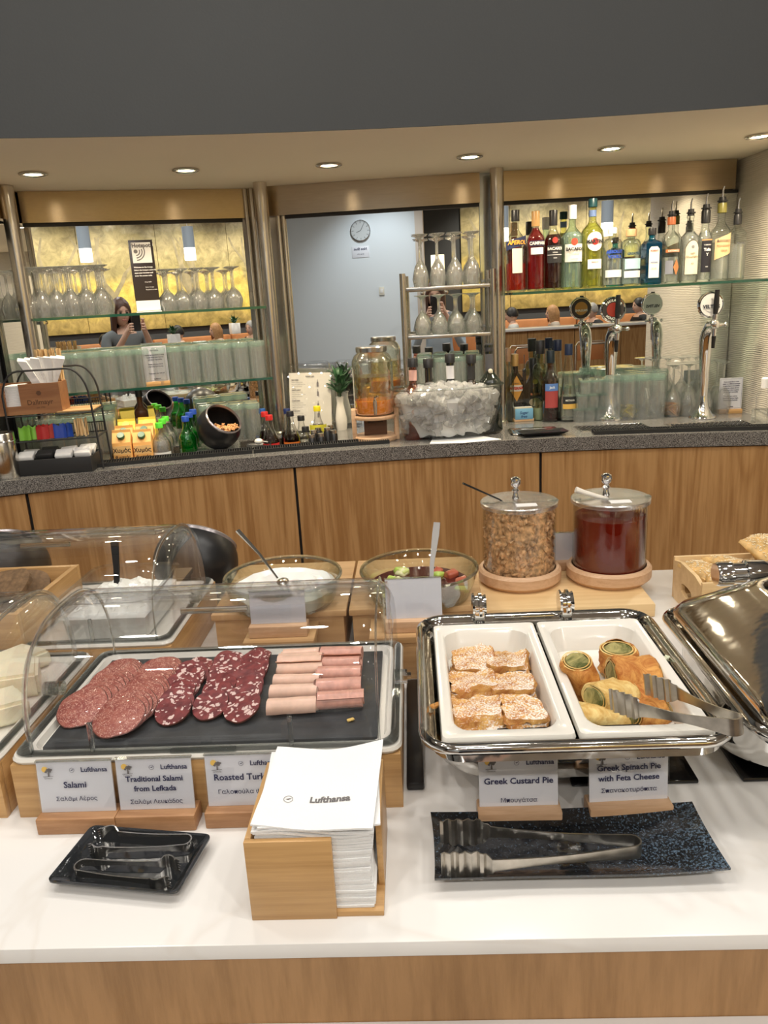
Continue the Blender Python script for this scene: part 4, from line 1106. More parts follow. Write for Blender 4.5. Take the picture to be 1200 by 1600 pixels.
for i, (px_, py_, w_, d_, r_) in enumerate([(745, 1043, .062, .062, .05), (800, 1045, .052, .055, -.1), (742, 1080, .066, .055, .1), (806, 1082, .058, .058, -.05), (752, 1120, .064, .055, .0), (818, 1122, .055, .052, .08)]):
    v = lw(at(px_ - 4, py_, 1.035))
    mb = MB()
    for k in range(4):
        zz = .008 * k; g_ = 1 - .04 * k
        mb.loft([rr(w_ * g_ * 1.14, d_ * g_ * 1.16, .008, zz, 6, .002 * math.sin(k * 2 + i), 0), rr(w_ * g_ * 1.17, d_ * g_ * 1.19, .009, zz + .004, 6), rr(w_ * g_ * 1.13, d_ * g_ * 1.15, .009, zz + .0095, 6)])
    bmesh.ops.subdivide_edges(mb.bm, edges=[e for e in mb.bm.edges if e.calc_length() > .012], cuts=6, use_grid_fill=True)
    mb.disp(.007, 30, i * 2 + 1); mb.disp(.005, 90, i); mb.disp(.0025, 220, i)
    o = mb.build('custard_pie_piece', M_['custard'], ang=50)
    o.location = wl(v.x, v.y, FZ + .119); o.rotation_euler = (R(random.uniform(-5, 5)), R(random.uniform(-5, 5)), A0 + r_)
    tag(o, 'sugar-dusted custard pie piece, ' + ['back left of the six', 'back right of the six', 'middle left of the six', 'middle right of the six', 'front left of the six', 'front right of the six'][i], 'pastry', 'custard pie pieces')
def spinroll(lab, loc, rot, L=.06, r=.026, m='spin', seed=0):
    t = thing('spinach_pie_roll', lab, 'pastry', loc, 0, 'spinach pie rolls'); t.rotation_euler = rot
    prof, rad = [], []
    n = 26
    P = []
    for k in range(n):
        a = 2 * PI * k / n
        P.append((r * 1.08 * math.cos(a), r * .82 * math.sin(a)))
    loops = []
    for j, (x, f) in enumerate([(-L / 2, .80), (-L / 2 + .001, .95), (-L / 2 + .006, 1.02), (-L * .3, 1.03), (-L * .12, .99), (0, 1.04), (L * .15, 1.0), (L * .3, 1.03), (L / 2 - .006, 1.02), (L / 2 - .001, .95), (L / 2, .80)]):
        loops.append([(x, a * f, b * f) for a, b in P])
    mb = MB().loft(loops, cap0=False, cap1=False); mb.disp(.006, 45, seed); mb.disp(.002, 140, seed + 3)
    mb.build('filo_crust', M_[m], t, ang=60)
    for s_ in (-1, 1):
        e = MB()
        for q in range(2):
            f0, f1 = .92 - .14 * q, .92 - .14 * q - .07
            e.loft([[(s_ * (L / 2 + .001 + .001 * (q % 2)), a * f0, b * f0) for a, b in P], [(s_ * (L / 2 + .001 + .001 * (q % 2)), a * f1, b * f1) for a, b in P]], cap0=False, cap1=False)
        e.build('cut_layers', M_['spin_y'], t)
        MB().loft([[(s_ * (L / 2 - .004), a * .86, b * .86) for a, b in P], [(s_ * (L / 2 + .0025), a * .62, b * .62) for a, b in P]]).disp(.003, 90, seed).build('filling', M_['fill'], t)
    return t
def sp(px_, py_, z, *a, **k):
    v = at(px_, py_, z); return spinroll(a[0], v, a[1], **k)
sp(910, 1064, 1.045, 'upright spinach roll with green filling on top, left of the dish', (.1, R(72), .5), L=.070, r=.025, seed=1)
sp(965, 1032, 1.045, 'round golden spinach roll at the back of the dish', (0, R(80), 1.2), L=.04, r=.026, seed=2)
sp(990, 1056, 1.05, 'tall browned spinach roll at the right of the dish', (.2, R(8), A0 + .05), L=.062, r=.028, seed=3)
sp(955, 1086, 1.045, 'pale spinach roll in the middle of the dish', (0, R(10), .5), L=.062, r=.023, m='spin_y', seed=4)
sp(938, 1117, 1.03, 'pale flat spinach piece at the front left of the dish', (0, R(5), -.1), L=.075, r=.019, m='spin_y', seed=5)
sp(1002, 1085, 1.035, 'browned spinach roll partly under the tongs', (.4, 0, A0), L=.055, r=.024, seed=6)
sp(1010, 1112, 1.03, 'golden spinach roll at the front right of the dish', (0, R(12), .35), L=.05, r=.022, seed=7)
for px_, py_, c, l in ((681, 1101, (.45, .2, .04), 'brown pastry flake on the left rim of the chafing dish'), (1040, 1027, (.6, .62, .45), 'white and green feta crumb on the right rim of the chafing dish')):
    v = at(px_, py_, 1.055); o = MB().box((0, 0, 0), (.016, .009, .003), .001).disp(.006, 90, 3).build('food_crumb', pmat('crumb_col', c, .6)); o.location = v; o.rotation_euler = (.1, .1, .8); tag(o, l, 'crumb')

# ------------------------------------------------------------------ jars on board
o = MB().bx(-.178, .178, -.135, .135, 0, .03, .003).build('serving_board', M_['pine']); o.location = wl(.312, 1.645); o.rotation_euler = (0, 0, A0); tag(o, 'pale bamboo board under the walnut and honey jars', 'board')
M_['lid'] = thin_glass('frosted_lid', (.95, .95, .97), .5, .22, .25, 1.5, (.85, .85, .9))
def jar(cx, cy, lab):
    t = thing('lidded_jar', lab, 'jar', wl(cx, cy, .93), A0, 'acrylic jars on wooden rings')
    MB().lathe([(0, 0), (.084, 0), (.094, .010), (.094, .030), (.089, .036), (.083, .036), (.083, .020), (0, .020)], 40).build('wooden_ring', M_['beech'], t)
    MB().lathe([(0, .0205), (.080, .0205), (.081, .024), (.081, .186), (.078, .186), (.078, .026), (0, .024)], 40).build('jar_wall', M_['clearjar'], t)
    l = MB(); l.lathe([(0, .191), (.084, .191), (.0865, .189), (.0865, .181), (.083, .181), (.083, .187), (0, .188)], 40); l.build('lid', M_['lid'], t)
    MB().bx(-.085, .085, -.022, -.018, .191, .194, .001).build('lid_seam', M_['clear_rim'], t)
    for s_ in (-1, 1): MB().bx(s_ * .076 - .006, s_ * .076 + .006, -.026, -.014, .191, .197, .002).build('lid_tab', M_['clear_rim'], t)
    MB().box((.01, -.045, .1915), (.045, .022, .001)).build('lid_sticker', M_['paper'], t)
    MB().lathe([(0, .191), (.009, .191), (.006, .198), (.0055, .205), (.009, .209), (.006, .213), (.006, .216), (.0105, .221), (.013, .228), (.0115, .236), (.006, .240), (0, .241)], 20, c=(-.005, .02, 0)).build('knob', M_['chrome'], t)
    return t
t = jar(.231, 1.680, 'walnut jar with chrome knob and black scoop handle')
m_w = pmat('walnut', (.56, .34, .17), .6, var=.62, vs=90, bump=.6, bs=130)
core = MB().lathe([(0, .027), (.073, .027), (.073, .172), (0, .175)], 24).disp(.006, 60, 2)
core.build('walnut_fill', m_w, t, ang=80)['kind'] = 'stuff'
random.seed(11)
mb = MB()
ico = bmesh.new(); bmesh.ops.create_icosphere(ico, subdivisions=1, radius=1)
IV = [v.co.copy() for v in ico.verts]; IF = [tuple(v.index for v in f.verts) for f in ico.faces]; ico.free()
for i in range(900):
    a = random.uniform(0, 2 * PI)
    if i < 760: r_, z = random.uniform(.066, .0745), random.uniform(.030, .174)
    else: r_, z = .074 * math.sqrt(random.random()), .174 + random.uniform(-.002, .004)
    s_ = random.uniform(.0040, .0078)
    Mx = Matrix.Translation((r_ * math.cos(a), r_ * math.sin(a), z)) @ Euler([random.uniform(0, 6) for _ in range(3)]).to_matrix().to_4x4() @ Matrix.Diagonal((s_ * 1.3, s_, s_ * .6, 1))
    mb.faces([Vector(v) * (1 + .35 * math.sin(7 * v.x + 5 * v.y)) for v in IV], IF, Mx)
mb.build('walnut_pieces', m_w, t, flat=True)['kind'] = 'stuff'
t2 = thing('jar_scoop', 'black scoop handle sticking out of the walnut jar lid', 'scoop', wl(.231, 1.680, .93), A0)
MB().sweep([(.01, .02, .15), (-.045, -.0, .195), (-.125, -.02, .240)], [(1, .5), (-1, .5), (-1, -.5), (1, -.5)], [.003, .0035, .0045]).build('handle', M_['black'], t2)
t = jar(.433, 1.675, 'honey jar filled with dark amber liquid beside the walnut jar')
hon = pmat('amber_honey', (.22, .018, .008), .03, trans=.4, ior=1.45)
MB().lathe([(0, .027), (.0775, .027), (.0775, .150), (0, .150)], 40).build('honey', hon, t)
t2 = thing('honey_dipper', 'pale wooden dipper handle leaning out of the honey jar', 'dipper', wl(.433, 1.675, .93), A0)
MB().sweep([(.045, -.01, .165), (.0, -.01, .185), (-.06, -.005, .205), (-.078, -.005, .212)], None, [.0035, .004, .0055, .007]).build('handle', pmat('pale_wood_dipper', (.82, .76, .66), .5), t2)
mb = MB()
for k in range(5): mb.sphere((.048 + k * .006, -.01 - .001 * k, .163 - .001 * k), .0065, 10, 8, sc=(.35, 1, 1))
mb.build('dipper_head', M_['pine'], t2)

# ------------------------------------------------------------------ crate of sesame pastries, black bowls
t = thing('bread_crate', 'pale bamboo crate with handle hole, heaped with sesame pastries', 'crate', wl(.72, 1.535), A0)
H_ = .095
MB().bx(-.16, .26, .078, .086, 0, H_, .001).build('wall', M_['pine'], t)
MB().bx(-.16, .26, -.086, -.078, 0, H_, .001).build('wall', M_['pine'], t)
mb = MB(); hole = [(y, z) for (y, z) in [(.030 * math.copysign(min(1, abs(math.cos(a)) * 1.3), math.cos(a)), .042 + .013 * math.sin(a)) for a in [2 * PI * k / 24 for k in range(24)]]]
outer = []
for y, z in hole:
    dy, dz = y, z - .042; k = min(.078 / max(1e-6, abs(dy)), ((H_ - .042) if dz > 0 else .042) / max(1e-6, abs(dz))); outer.append((dy * k, .042 + dz * k))
L1 = [[(-.16, y, z) for y, z in outer], [(-.16, y, z) for y, z in hole], [(-.152, y, z) for y, z in hole], [(-.152, y, z) for y, z in outer]]
mb.loft(L1, wrap=True).build('end_wall', M_['pine'], t)
MB().bx(.252, .26, -.078, .078, 0, H_, .001).build('end_wall', M_['pine'], t)
MB().bx(-.152, .26, -.078, .078, 0, .008).build('base', M_['pine'], t)
ses = pmat('sesame_crust', (.66, .42, .16), .6, var=.3, vs=60)
seedm = pmat('sesame_seed', (.86, .74, .50), .5)
def sesame(loc, rot, s_, lab, sd):
    q = thing('sesame_pastry', lab, 'pastry', loc, 0, 'sesame pastries in the crate'); q.rotation_euler = rot
    fn = lambda u, v, k=1: Vector(((u - .5) * s_, (v - .5) * s_ * .9, k * (.016 * max(0, (1 - abs(2 * u - 1) ** 2.2) * (1 - abs(2 * v - 1) ** 2.2)) ** .6 + .002 * noise.noise(Vector((u * 6, v * 6, sd))) + .004)))
    MB().grid(fn, 14, 14, lambda u, v: fn(u, v, -.6)).build('crust', ses, q, ang=60)
    mb = MB(); rnd = random.Random(sd)
    for i in range(260):
        u, v = rnd.uniform(.03, .97), rnd.uniform(.03, .97); p = fn(u, v); a = rnd.uniform(0, PI)
        Mx = Matrix.Translation(p + Vector((0, 0, .0008))) @ Matrix.Rotation(a, 4, 'Z') @ Matrix.Diagonal((.0026, .0015, .001, 1))
        mb.faces([(1, 0, 0), (0, 1, 0), (-1, 0, 0), (0, -1, 0), (0, 0, 1)], [(0, 1, 4), (1, 2, 4), (2, 3, 4), (3, 0, 4)], Mx)
    mb.build('seeds', seedm, q, flat=True)['kind'] = 'stuff'
for i, (x, y, z, rx, ry, rz_, s_, l) in enumerate([(.70, 1.55, .055, .1, .1, .3, .085, 'sesame pastry in the back left corner of the crate'), (.76, 1.50, .065, .2, .1, .1, .08, 'sesame pastry lying beside the crate corner'), (.80, 1.56, .060, .1, .3, .5, .085, 'sesame pastry low in the middle of the crate'),
        (.72, 1.46, .060, .15, -.1, -.2, .09, 'reddish sesame pastry at the front of the crate'), (.86, 1.50, .070, .3, .0, .9, .09, 'sesame pastry under the heap at the right'), (.858, 1.53, .100, .55, .1, .72, .088, 'square sesame pastry standing tilted on top of the heap'),
        (.93, 1.50, .092, .5, -.3, .2, .09, 'yellowish sesame pastry at the right photo edge'), (.90, 1.58, .110, .3, .2, .2, .08, 'sesame pastry behind the tilted one, top of the heap'), (.97, 1.56, .095, .3, .2, 1.2, .09, 'sesame pastry at the far right of the crate')]):
    sesame(wl(x - .115 + (.030 if x < .78 else -.02), 1.535 + (y - 1.52) * .8, FZ + z + (.022 if x < .88 else .006)), (rx, ry, rz_), s_ * 1.12, l, i + 1)
def ballbowl(loc, r_, lab, rot, grp='black ball bowls', sz=.9):
    t = thing('ball_bowl', lab, 'bowl', loc, 0, grp)
    ta = R(62)
    pr_o = [(r_ * math.sin(PI * k / 22), -r_ * math.cos(PI * k / 22)) for k in range(0, 17)]
    pr_o = [(a, b) for a, b in pr_o if b < r_ * .62]
    tr, tz = pr_o[-1]
    prof = pr_o + [(tr * .97, tz + .006)] + [(a * .93, b * .93 + .001) for a, b in reversed(pr_o)]
    prof[0] = (0, -r_); prof[-1] = (0, -r_ * .93)
    Mx = Euler(rot).to_matrix().to_4x4()
    MB().lathe(prof, 40, M=Mx).build('shell', M_['matt2'], t, ang=50)
    MB().lathe([(tr * .93, tz), (tr * 1.0, tz - .001), (tr * 1.015, tz + .006), (tr * .955, tz + .010), (tr * .93, tz)], 40, M=Mx).build('rim', M_['bowlrim'], t)
    return t, Mx, tr, tz
M_['matt2'] = pmat('satin_black_bowl', (.012, .012, .013), .36)
M_['bowlrim'] = pmat('grey_bowl_rim', (.35, .32, .33), .25, .6)
ballbowl(wl(-.523, 1.70, FZ + .098), .098, 'black ball-shaped bowl seen from behind, next to the yoghurt', (R(-40), R(15), 0))
ballbowl(wl(-.985, 1.70, FZ + .098), .105, 'black ball-shaped bowl at the left edge behind the roll-top cover', (R(-40), R(-15), 0))
# ------------------------------------------------------------------ bottles
def bottle_prof(r, hb, hs, nr, h, foot=.9, sharp=1.6):
    P = [(0, .0), (r * foot, 0), (r, .006), (r, hb)]
    for k in range(1, 8):
        t = k / 8; f = 1 - (1 - (1 - t) ** sharp) if sharp < 1 else (math.cos(t * PI / 2)) ** (2 - sharp if sharp < 2 else 1)
        f = .5 + .5 * math.cos(PI * t) if sharp == 1.6 else math.sqrt(max(0, 1 - t * t)) if sharp == 9 else 1 - t
        P.append((nr + (r - nr) * f, hb + (hs - hb) * t))
    P += [(nr, hs), (nr, h - .012), (nr * 1.18, h - .010), (nr * 1.18, h - .001), (nr * .6, h), (0, h)]
    return P
_gm = {}
def gl(col, kind='shell'):
    key = (col, kind)
    if key not in _gm:
        if kind == 'shell': _gm[key] = thin_glass('bottle_glass', col, .6, .05, power=1.6, edge=tuple(c * .62 for c in col))
        elif kind == 'dark': _gm[key] = pmat('dark_bottle_glass', col, .05, coat=.6)
        elif kind == 'plain': _gm[key] = pmat('plastic_cap', col, .35)
        elif kind == 'paper': _gm[key] = pmat('label_paper', col, .55)
        else: _gm[key] = pmat('bottle_liquid', col, .03, trans=.8, ior=1.36)
    return _gm[key]
def bottle(lab, loc, r, h, hb=None, hs=None, nr=.013, glass=(.93, .96, .94), dark=False, liquid=None, level=.6, cap=(.02, .02, .02), cap_h=.03, cap_r=None, patches=(), texts=(), sharp=1.6,
           pour=None, square=False, rz=0, grp='bottles', cap2=None, name='bottle', cat='bottle', grip=False, scale_y=1):
    t = thing(name, lab, cat, loc, rz, grp)
    hb = hb or h * .62; hs = hs or h * .78
    P = bottle_prof(r, hb, hs, nr, h, sharp=sharp)
    seg = 24; mod = None
    if square: mod = lambda a, z: (1 if z > hs - .01 else (1 / max(abs(math.cos(a)), abs(math.sin(a)))) * .92)
    if grip: mod = lambda a, z: 1 + .03 * math.sin(z * 160)
    MB().lathe(P, seg, mod=mod).build('glass_body', gl(glass, 'dark' if dark else 'shell'), t, ang=50)
    if liquid and not dark:
        zt = level * h; Q = []
        def rad(z):
            for (a, b), (c, d) in zip(P, P[1:]):
                if b <= z <= d and d > b: return a + (c - a) * (z - b) / (d - b)
            return r
        zs = [.008] + [z for _, z in P if .01 < z < zt] + [zt]
        Q = [(0, .006)] + [(max(.002, rad(z) - .0022), z) for z in zs] + [(0, zt)]
        MB().lathe(Q, seg, mod=mod).build('liquid', gl(liquid, 'liq'), t, ang=50)
    cr = cap_r or nr * 1.25
    if pour:
        m = MB(); m.cyl((0, 0, h - .002), (0, 0, h + .022), nr * 1.1, nr * .9, 14); m.cyl((0, 0, h + .006), (0, 0, h + .010), nr * 1.4, nr * 1.4, 14)
        m.build('pourer_stopper', gl(pour, 'plain'), t)
        MB().sweep([(0, 0, h + .02), (0, 0, h + .045), (.003, -.003, h + .06)], None, [.0042, .0035, .0028], 8).build('pourer_spout', M_['steel_tool'], t)
    if cap_h:
        zc = h - cap_h * (.85 if not pour else 1.0)
        MB().lathe([(0, zc + cap_h), (cr * .94, zc + cap_h), (cr, zc + cap_h - .002), (cr, zc), (cr * .98, zc)], 20).build('cap' if not pour else 'neck_sleeve', gl(cap, 'plain'), t)
    if cap2:
        c2, z0, z1 = cap2
        MB().lathe([(nr * 1.06, z0), (nr * 1.08, z1)], 20).build('neck_band', gl(c2, 'plain'), t)
    for col, x0, x1, z0, z1, *sh in patches:
        rr_ = r * (1.012 if not square else 1.0) + .0006
        mb = MB()
        off = .0008 * (len([c for c in t.children if c.name.startswith('label')]))
        if square:
            y = -(r * .92 + .0014 + off)
            if sh and sh[0] == 'arch':
                mb.faces([(x0, y, z0), (x1, y, z0), (x1, y, z1 - .01), ((x0 + x1) / 2 + (x1 - x0) * .3, y, z1), ((x0 + x1) / 2 - (x1 - x0) * .3, y, z1), (x0, y, z1 - .01)], [(0, 1, 2, 3, 4, 5)])
            else: mb.faces([(x0, y, z0), (x1, y, z0), (x1, y, z1), (x0, y, z1)], [(0, 1, 2, 3)])
        else: patch(mb, rr_ + off, x0, x1, z0, z1, 12, sh[0] if sh else None)
        mb.build('label_paper', gl(col, 'paper'), t)
    for s_, col, size, x, z, *op in texts:
        mb = MB(); bd = op[0] if op else .0004; sl_ = op[1] if len(op) > 1 else 0
        if square: put_text(mb, s_, size, x, z, bold=bd * .55, y=-(r * .92 + .0036))
        else: put_text(mb, s_, size, x, z, bold=bd * .55, bend=r * 1.012 + .0034, slant=sl_)
        mb.build('lettering', gl(col, 'paper'), t, flat=True)
    return t
# spirits on the right glass shelf
SHZ = 1.572
sh = MB().bx(.535, 1.518, 3.04, 3.34, -.005, .005, .001); sh.mi = 1; sh.bx(.535, 1.518, 3.036, 3.0395, -.005, .005)
o = sh.build('glass_shelf', [M_['shelf_top'], M_['shelf_edge']]); o.location = (0, 0, SHZ - .006); tag(o, 'glass shelf carrying the spirit bottles', 'shelf')
def onshelf(px_, Y=3.13):
    d = ray(px_, 448); return (d.x / d.y * Y, Y, SHZ)
Wt = (.80, .78, .72); Bk = (.02, .02, .022)
bottle('orange-red aperitif bottle with dark slanted label, first on the spirits shelf', onshelf(806), .039, .295, .185, .235, .0125, liquid=(.75, .03, .01), level=.36, cap=Bk, cap_h=.04, patches=[((.02, .03, .09), -.05, .05, .165, .197, 'slope'), ((.80, .78, .62), -.02, .02, .07, .16)], texts=[('APEROL', (.95, .45, .05), .021, 0, .181, .001, .15)], cap2=((.75, .75, .7), .262, .27))
bottle('tall red bitter bottle with white name and gold cap', onshelf(837), .034, .285, .19, .235, .0125, liquid=(.55, .01, .015), level=.82, cap=(.55, .32, .12), cap_h=.055, patches=[((.03, .02, .07), -.032, .032, .165, .185), ((.72, .74, .78), -.026, .026, .135, .16)], texts=[('CAMPARI', (.85, .82, .76), .0155, 0, .175, .0012)])
bottle('dark rum bottle with black label and red emblem', onshelf(864), .034, .285, .18, .23, .0125, liquid=(.10, .015, .01), level=.72, cap=Bk, cap_h=.055, patches=[(Bk, -.032, .032, .10, .165), ((.45, .04, .03), -.011, .011, .172, .194, 'oval'), ((.5, .5, .5), -.03, .03, .128, .131)], texts=[('BACARDI', (.82, .8, .75), .0145, 0, .152, .001), ('NEGRA', (.6, .6, .6), .006, 0, .138), ('RON', (.6, .6, .6), .006, 0, .118)])
bottle('clear rum bottle with white label and white cap', onshelf(893), .040, .300, .19, .235, .013, glass=(.82, .95, .87), liquid=(.93, .97, .95), level=.7, cap=(.80, .78, .75), cap_h=.05, patches=[(Wt, -.038, .038, .10, .165), ((.62, .06, .03), -.013, .013, .160, .186, 'oval')], texts=[('BACARDI', (.03, .03, .03), .0165, 0, .146, .0012), ('CARTA BLANCA', (.3, .3, .3), .006, 0, .131), ('~~~~', (.1, .1, .1), .012, 0, .11)])
bottle('tall yellow-green vermouth bottle with round white label', onshelf(924), .043, .322, .20, .25, .0135, glass=(.90, .92, .60), liquid=(.82, .80, .28), level=.74, cap=(.01, .05, .06), cap_h=.03, cap2=((.12, .18, .35), .262, .285), patches=[((.82, .80, .76), -.033, .033, .135, .205, 'oval'), ((.65, .04, .03), -.013, .013, .157, .183, 'oval'), ((.85, .83, .78), -.028, .028, .07, .105)], texts=[('MARTINI', (.02, .02, .02), .0175, 0, .17, .0016), ('BIANCO', (.3, .2, .2), .007, 0, .095)])
bottle('clear vodka bottle with blue lettering', onshelf(955), .038, .215, .155, .18, .014, liquid=(.93, .96, .97), level=.55, cap=(.70, .70, .70), cap_h=.022, sharp=9, patches=[((.82, .82, .80), -.036, .036, .035, .062)], texts=[('ABSOLUT', (.02, .07, .42), .0155, 0, .128, .0018), ('VODKA', (.02, .07, .42), .0155, 0, .11, .0018)])
bottle('clear patterned gin bottle with wooden stopper', onshelf(984), .037, .205, .15, .175, .014, glass=(.88, .95, .96), liquid=(.85, .94, .96), level=.5, cap=(.55, .33, .17), cap_h=.026, cap_r=.020, sharp=9, patches=[((.80, .82, .82), -.036, .036, .03, .055), ((.45, .68, .74), -.034, .034, .062, .10)], texts=[('GREATER', (.02, .06, .10), .012, 0, .118, .0012)])
bottle('square sky-blue gin bottle with white arched label', onshelf(1016), .033, .205, .150, .172, .012, glass=(.10, .55, .72), liquid=(.05, .45, .62), level=.8, square=True, cap=Bk, cap_h=.025, patches=[((.86, .84, .78), -.020, .020, .025, .140, 'arch')], texts=[('BOMBAY', (.45, .10, .06), .0075, 0, .125), ('SAPPHIRE', (.05, .10, .3), .0065, 0, .082), ('DRY GIN', (.3, .3, .3), .005, 0, .06)])
bottle('clear spirit bottle with orange fox print and steel pourer', onshelf(1045), .034, .245, .165, .20, .0125, liquid=(.94, .95, .95), level=.4, pour=Bk, cap=(.48, .14, .05), cap_h=.028, patches=[((.60, .20, .06), -.030, .030, .115, .126), ((.24, .25, .30), -.030, .0, .035, .085), ((.55, .20, .07), .0, .026, .03, .09, 'diamond')], texts=[('KATSAROS', (.85, .8, .75), .0085, 0, .12, .0006)])
bottle('clear bottle with cream arched label and pourer', onshelf(1074), .035, .248, .160, .20, .012, liquid=(.94, .95, .95), level=.75, pour=Bk, cap_h=0, patches=[((.10, .08, .05), -.029, .029, .028, .157, 'arch'), ((.80, .74, .58), -.027, .027, .030, .154, 'arch'), ((.25, .25, .25), -.006, .006, .125, .137, 'oval')], texts=[('ούζο', (.25, .2, .12), .008, 0, .107), ('Πλωμαρίου', (.25, .2, .12), .0095, 0, .095), ('42%', (.3, .25, .2), .006, 0, .07)])
bottle('slim clear bottle with black label and pourer', onshelf(1097), .029, .262, .150, .205, .0135, liquid=(.94, .95, .95), level=.7, pour=Bk, cap=Bk, cap_h=.045, patches=[((.012, .012, .02), -.021, .021, .035, .150), ((.70, .30, .10), -.021, .021, .152, .156)], texts=[('ΤΣΙΠΟΥΡΟ', (.7, .7, .7), .0055, 0, .135), ('Tsiln', (.9, .9, .9), .014, 0, .118, .0012), ('Y', (.8, .8, .8), .016, 0, .10), ('40%', (.6, .6, .6), .006, 0, .055)])
bottle('tall clear bottle with peach label, nearly the last on the shelf', onshelf(1121), .037, .285, .175, .225, .014, liquid=(.94, .95, .95), level=.5, pour=Bk, cap=(.22, .20, .05), cap_h=.035, patches=[((.82, .55, .30), -.034, .034, .09, .165, 'slope')], texts=[('Δασαρον', (.15, .1, .08), .013, 0, .148), ('Μαλαγουζια', (.35, .15, .08), .009, 0, .13), ('τσίπουρο', (.4, .2, .1), .006, 0, .112)])
bottle('last clear bottle on the shelf, with small printed name and pourer', onshelf(1146), .036, .240, .165, .205, .012, liquid=(.94, .95, .95), level=.55, pour=Bk, cap=Bk, cap_h=.035, texts=[('PILAVAS', (.1, .1, .12), .008, 0, .135, .0005), ('ouzo', (.2, .2, .2), .006, 0, .122)])

# bottles around the acrylic caddy on the bar
def bar(px_, py_): return at(px_, py_, BZ)
cad = bar(824, 655)
t = thing('acrylic_caddy', 'clear acrylic box holding liqueur bottles on the bar', 'caddy', (cad.x, cad.y + .04, BZ), 0)
for a in (((-.092, .092, -.052, -.049, 0, .20)), ((-.092, .092, .049, .052, 0, .20)), ((-.092, -.089, -.049, .049, 0, .20)), ((.089, .092, -.049, .049, 0, .20))):
    MB().bx(*a).build('side_pane', M_['clear'], t)
MB().bx(-.089, .089, -.049, .049, 0, .003).build('base_pane', M_['clear'], t)
for a in ((-.092, .092, -.052, -.049), (-.092, .092, .049, .052)): MB().bx(*a, .2, .2015).build('edge', M_['clear_rim'], t)
cx, cy = cad.x, cad.y + .04
bottle('dark amaro bottle with orange diamond label in the caddy', (cx - .045, cy - .003, BZ + .004), .036, .265, .16, .205, .012, glass=(.03, .018, .012), dark=True, cap=(.50, .30, .10), cap_h=.05, patches=[((.80, .38, .06), -.032, .032, .075, .185, 'diamond'), ((.85, .82, .75), -.030, .030, .118, .144)], texts=[('AVERNA', (.65, .04, .03), .0165, 0, .131, .0014), ('AMARO', (.2, .1, .05), .006, 0, .152)], square=False)
bottle('black cream-liqueur bottle with oval label in the caddy', (cx + .035, cy, BZ + .004), .038, .245, .12, .19, .014, glass=(.02, .02, .02), dark=True, cap=Bk, cap_h=.045, patches=[((.55, .45, .30), -.028, .028, .05, .085, 'oval'), ((.55, .40, .12), -.012, .012, .145, .165, 'oval')], texts=[('BAILEYS', (.72, .25, .12), .012, 0, .102, .001)])
bottle('bottle with black cap standing at the back of the caddy', (cx - .004, cy + .022, BZ + .004), .018, .26, .2, .225, .013, glass=(.03, .03, .03), dark=True, cap=Bk, cap_h=.06)
for px_, hh, l, gcol, capc, rad in ((792, .30, 'square-shouldered bottle with brown cap behind the caddy', (.90, .90, .78), (.30, .18, .10), .03), (844, .325, 'bottle with dark cap behind the caddy', (.72, .80, .62), Bk, .032)):
    d = ray(px_, 600); bottle(l, (d.x / d.y * 3.27, 3.27, BZ), rad, hh, .2, .24, .015, glass=gcol, liquid=None, cap=capc, cap_h=.055, sharp=9)
d = ray(871, 600); bottle('tall clear slender bottle with dark blue cap, back one of the pair', (d.x / d.y * 3.27, 3.27, BZ), .031, .325, .09, .29, .013, glass=(.90, .93, .88), liquid=(.93, .93, .9), level=.3, cap=(.01, .02, .06), cap_h=.045, sharp=0)
d = ray(888, 600); bottle('tall clear slender bottle with dark blue cap and black label', (d.x / d.y * 3.2, 3.2, BZ), .033, .31, .09, .275, .013, glass=(.92, .94, .90), liquid=(.93, .93, .9), level=.35, cap=(.01, .02, .06), cap_h=.045, sharp=0, patches=[(Bk, -.031, .031, .075, .105), ((.65, .38, .08), -.031, .031, .055, .075)], texts=[('METAXA', (.75, .72, .65), .010, 0, .09)])
d = ray(860, 600); bottle('liqueur bottle with black cap and red and blue label', (d.x / d.y * 3.22, 3.22, BZ), .034, .285, .17, .22, .013, glass=(.5, .35, .3), liquid=(.30, .05, .03), level=.5, cap=(.01, .02, .03), cap_h=.05, patches=[((.35, .05, .05), -.03, .03, .06, .13), ((.1, .2, .5), -.03, .03, .13, .16)], texts=[('Jack', (.8, .8, .8), .014, 0, .145)])
v = bar(862, 655); bottle('orange-red hot sauce bottle with white diamond label', (v.x, v.y + .01, BZ), .029, .145, .075, .105, .010, glass=(.8, .3, .15), liquid=(.62, .07, .02), level=.68, cap=(.35, .16, .02), cap_h=.022, patches=[((.60, .05, .02), -.0285, .0285, .01, .075), ((.85, .82, .76), -.021, .021, .022, .068, 'diamond')], texts=[('TABASCO', (.45, .03, .02), .0085, 0, .045, .0005)], grp='sauces')
v = bar(843, 656)
t = thing('toothpick_glass', 'small glass of wooden toothpicks beside the hot sauce', 'toothpick glass', (v.x, v.y + .02, BZ), 0)
MB().lathe([(0, 0), (.020, 0), (.023, .05), (.021, .05), (.019, .004), (0, .004)], 20).build('cup', pmat('milky_cup', (.75, .75, .72), .2), t)
tp = MB().cyl((0, 0, 0), (0, 0, .07), .0011, .0004, 5).mesh('toothpick', M_['pine'])
for i in range(24):
    a = i * 2.4; r_ = .014 * math.sqrt(i / 24); mkobj('toothpick', tp, t, (r_ * math.cos(a), r_ * math.sin(a), .006), (-.12 * math.sin(a), .12 * math.cos(a), 0))
v = bar(818, 658)
t = thing('tea_sachet_box', 'small acrylic box of tea sachets with a light blue front', 'tea box', (v.x, v.y + .005, BZ), 0)
MB().bx(-.042, .042, -.02, .02, .0, .012, .002).build('base', M_['beech'], t)
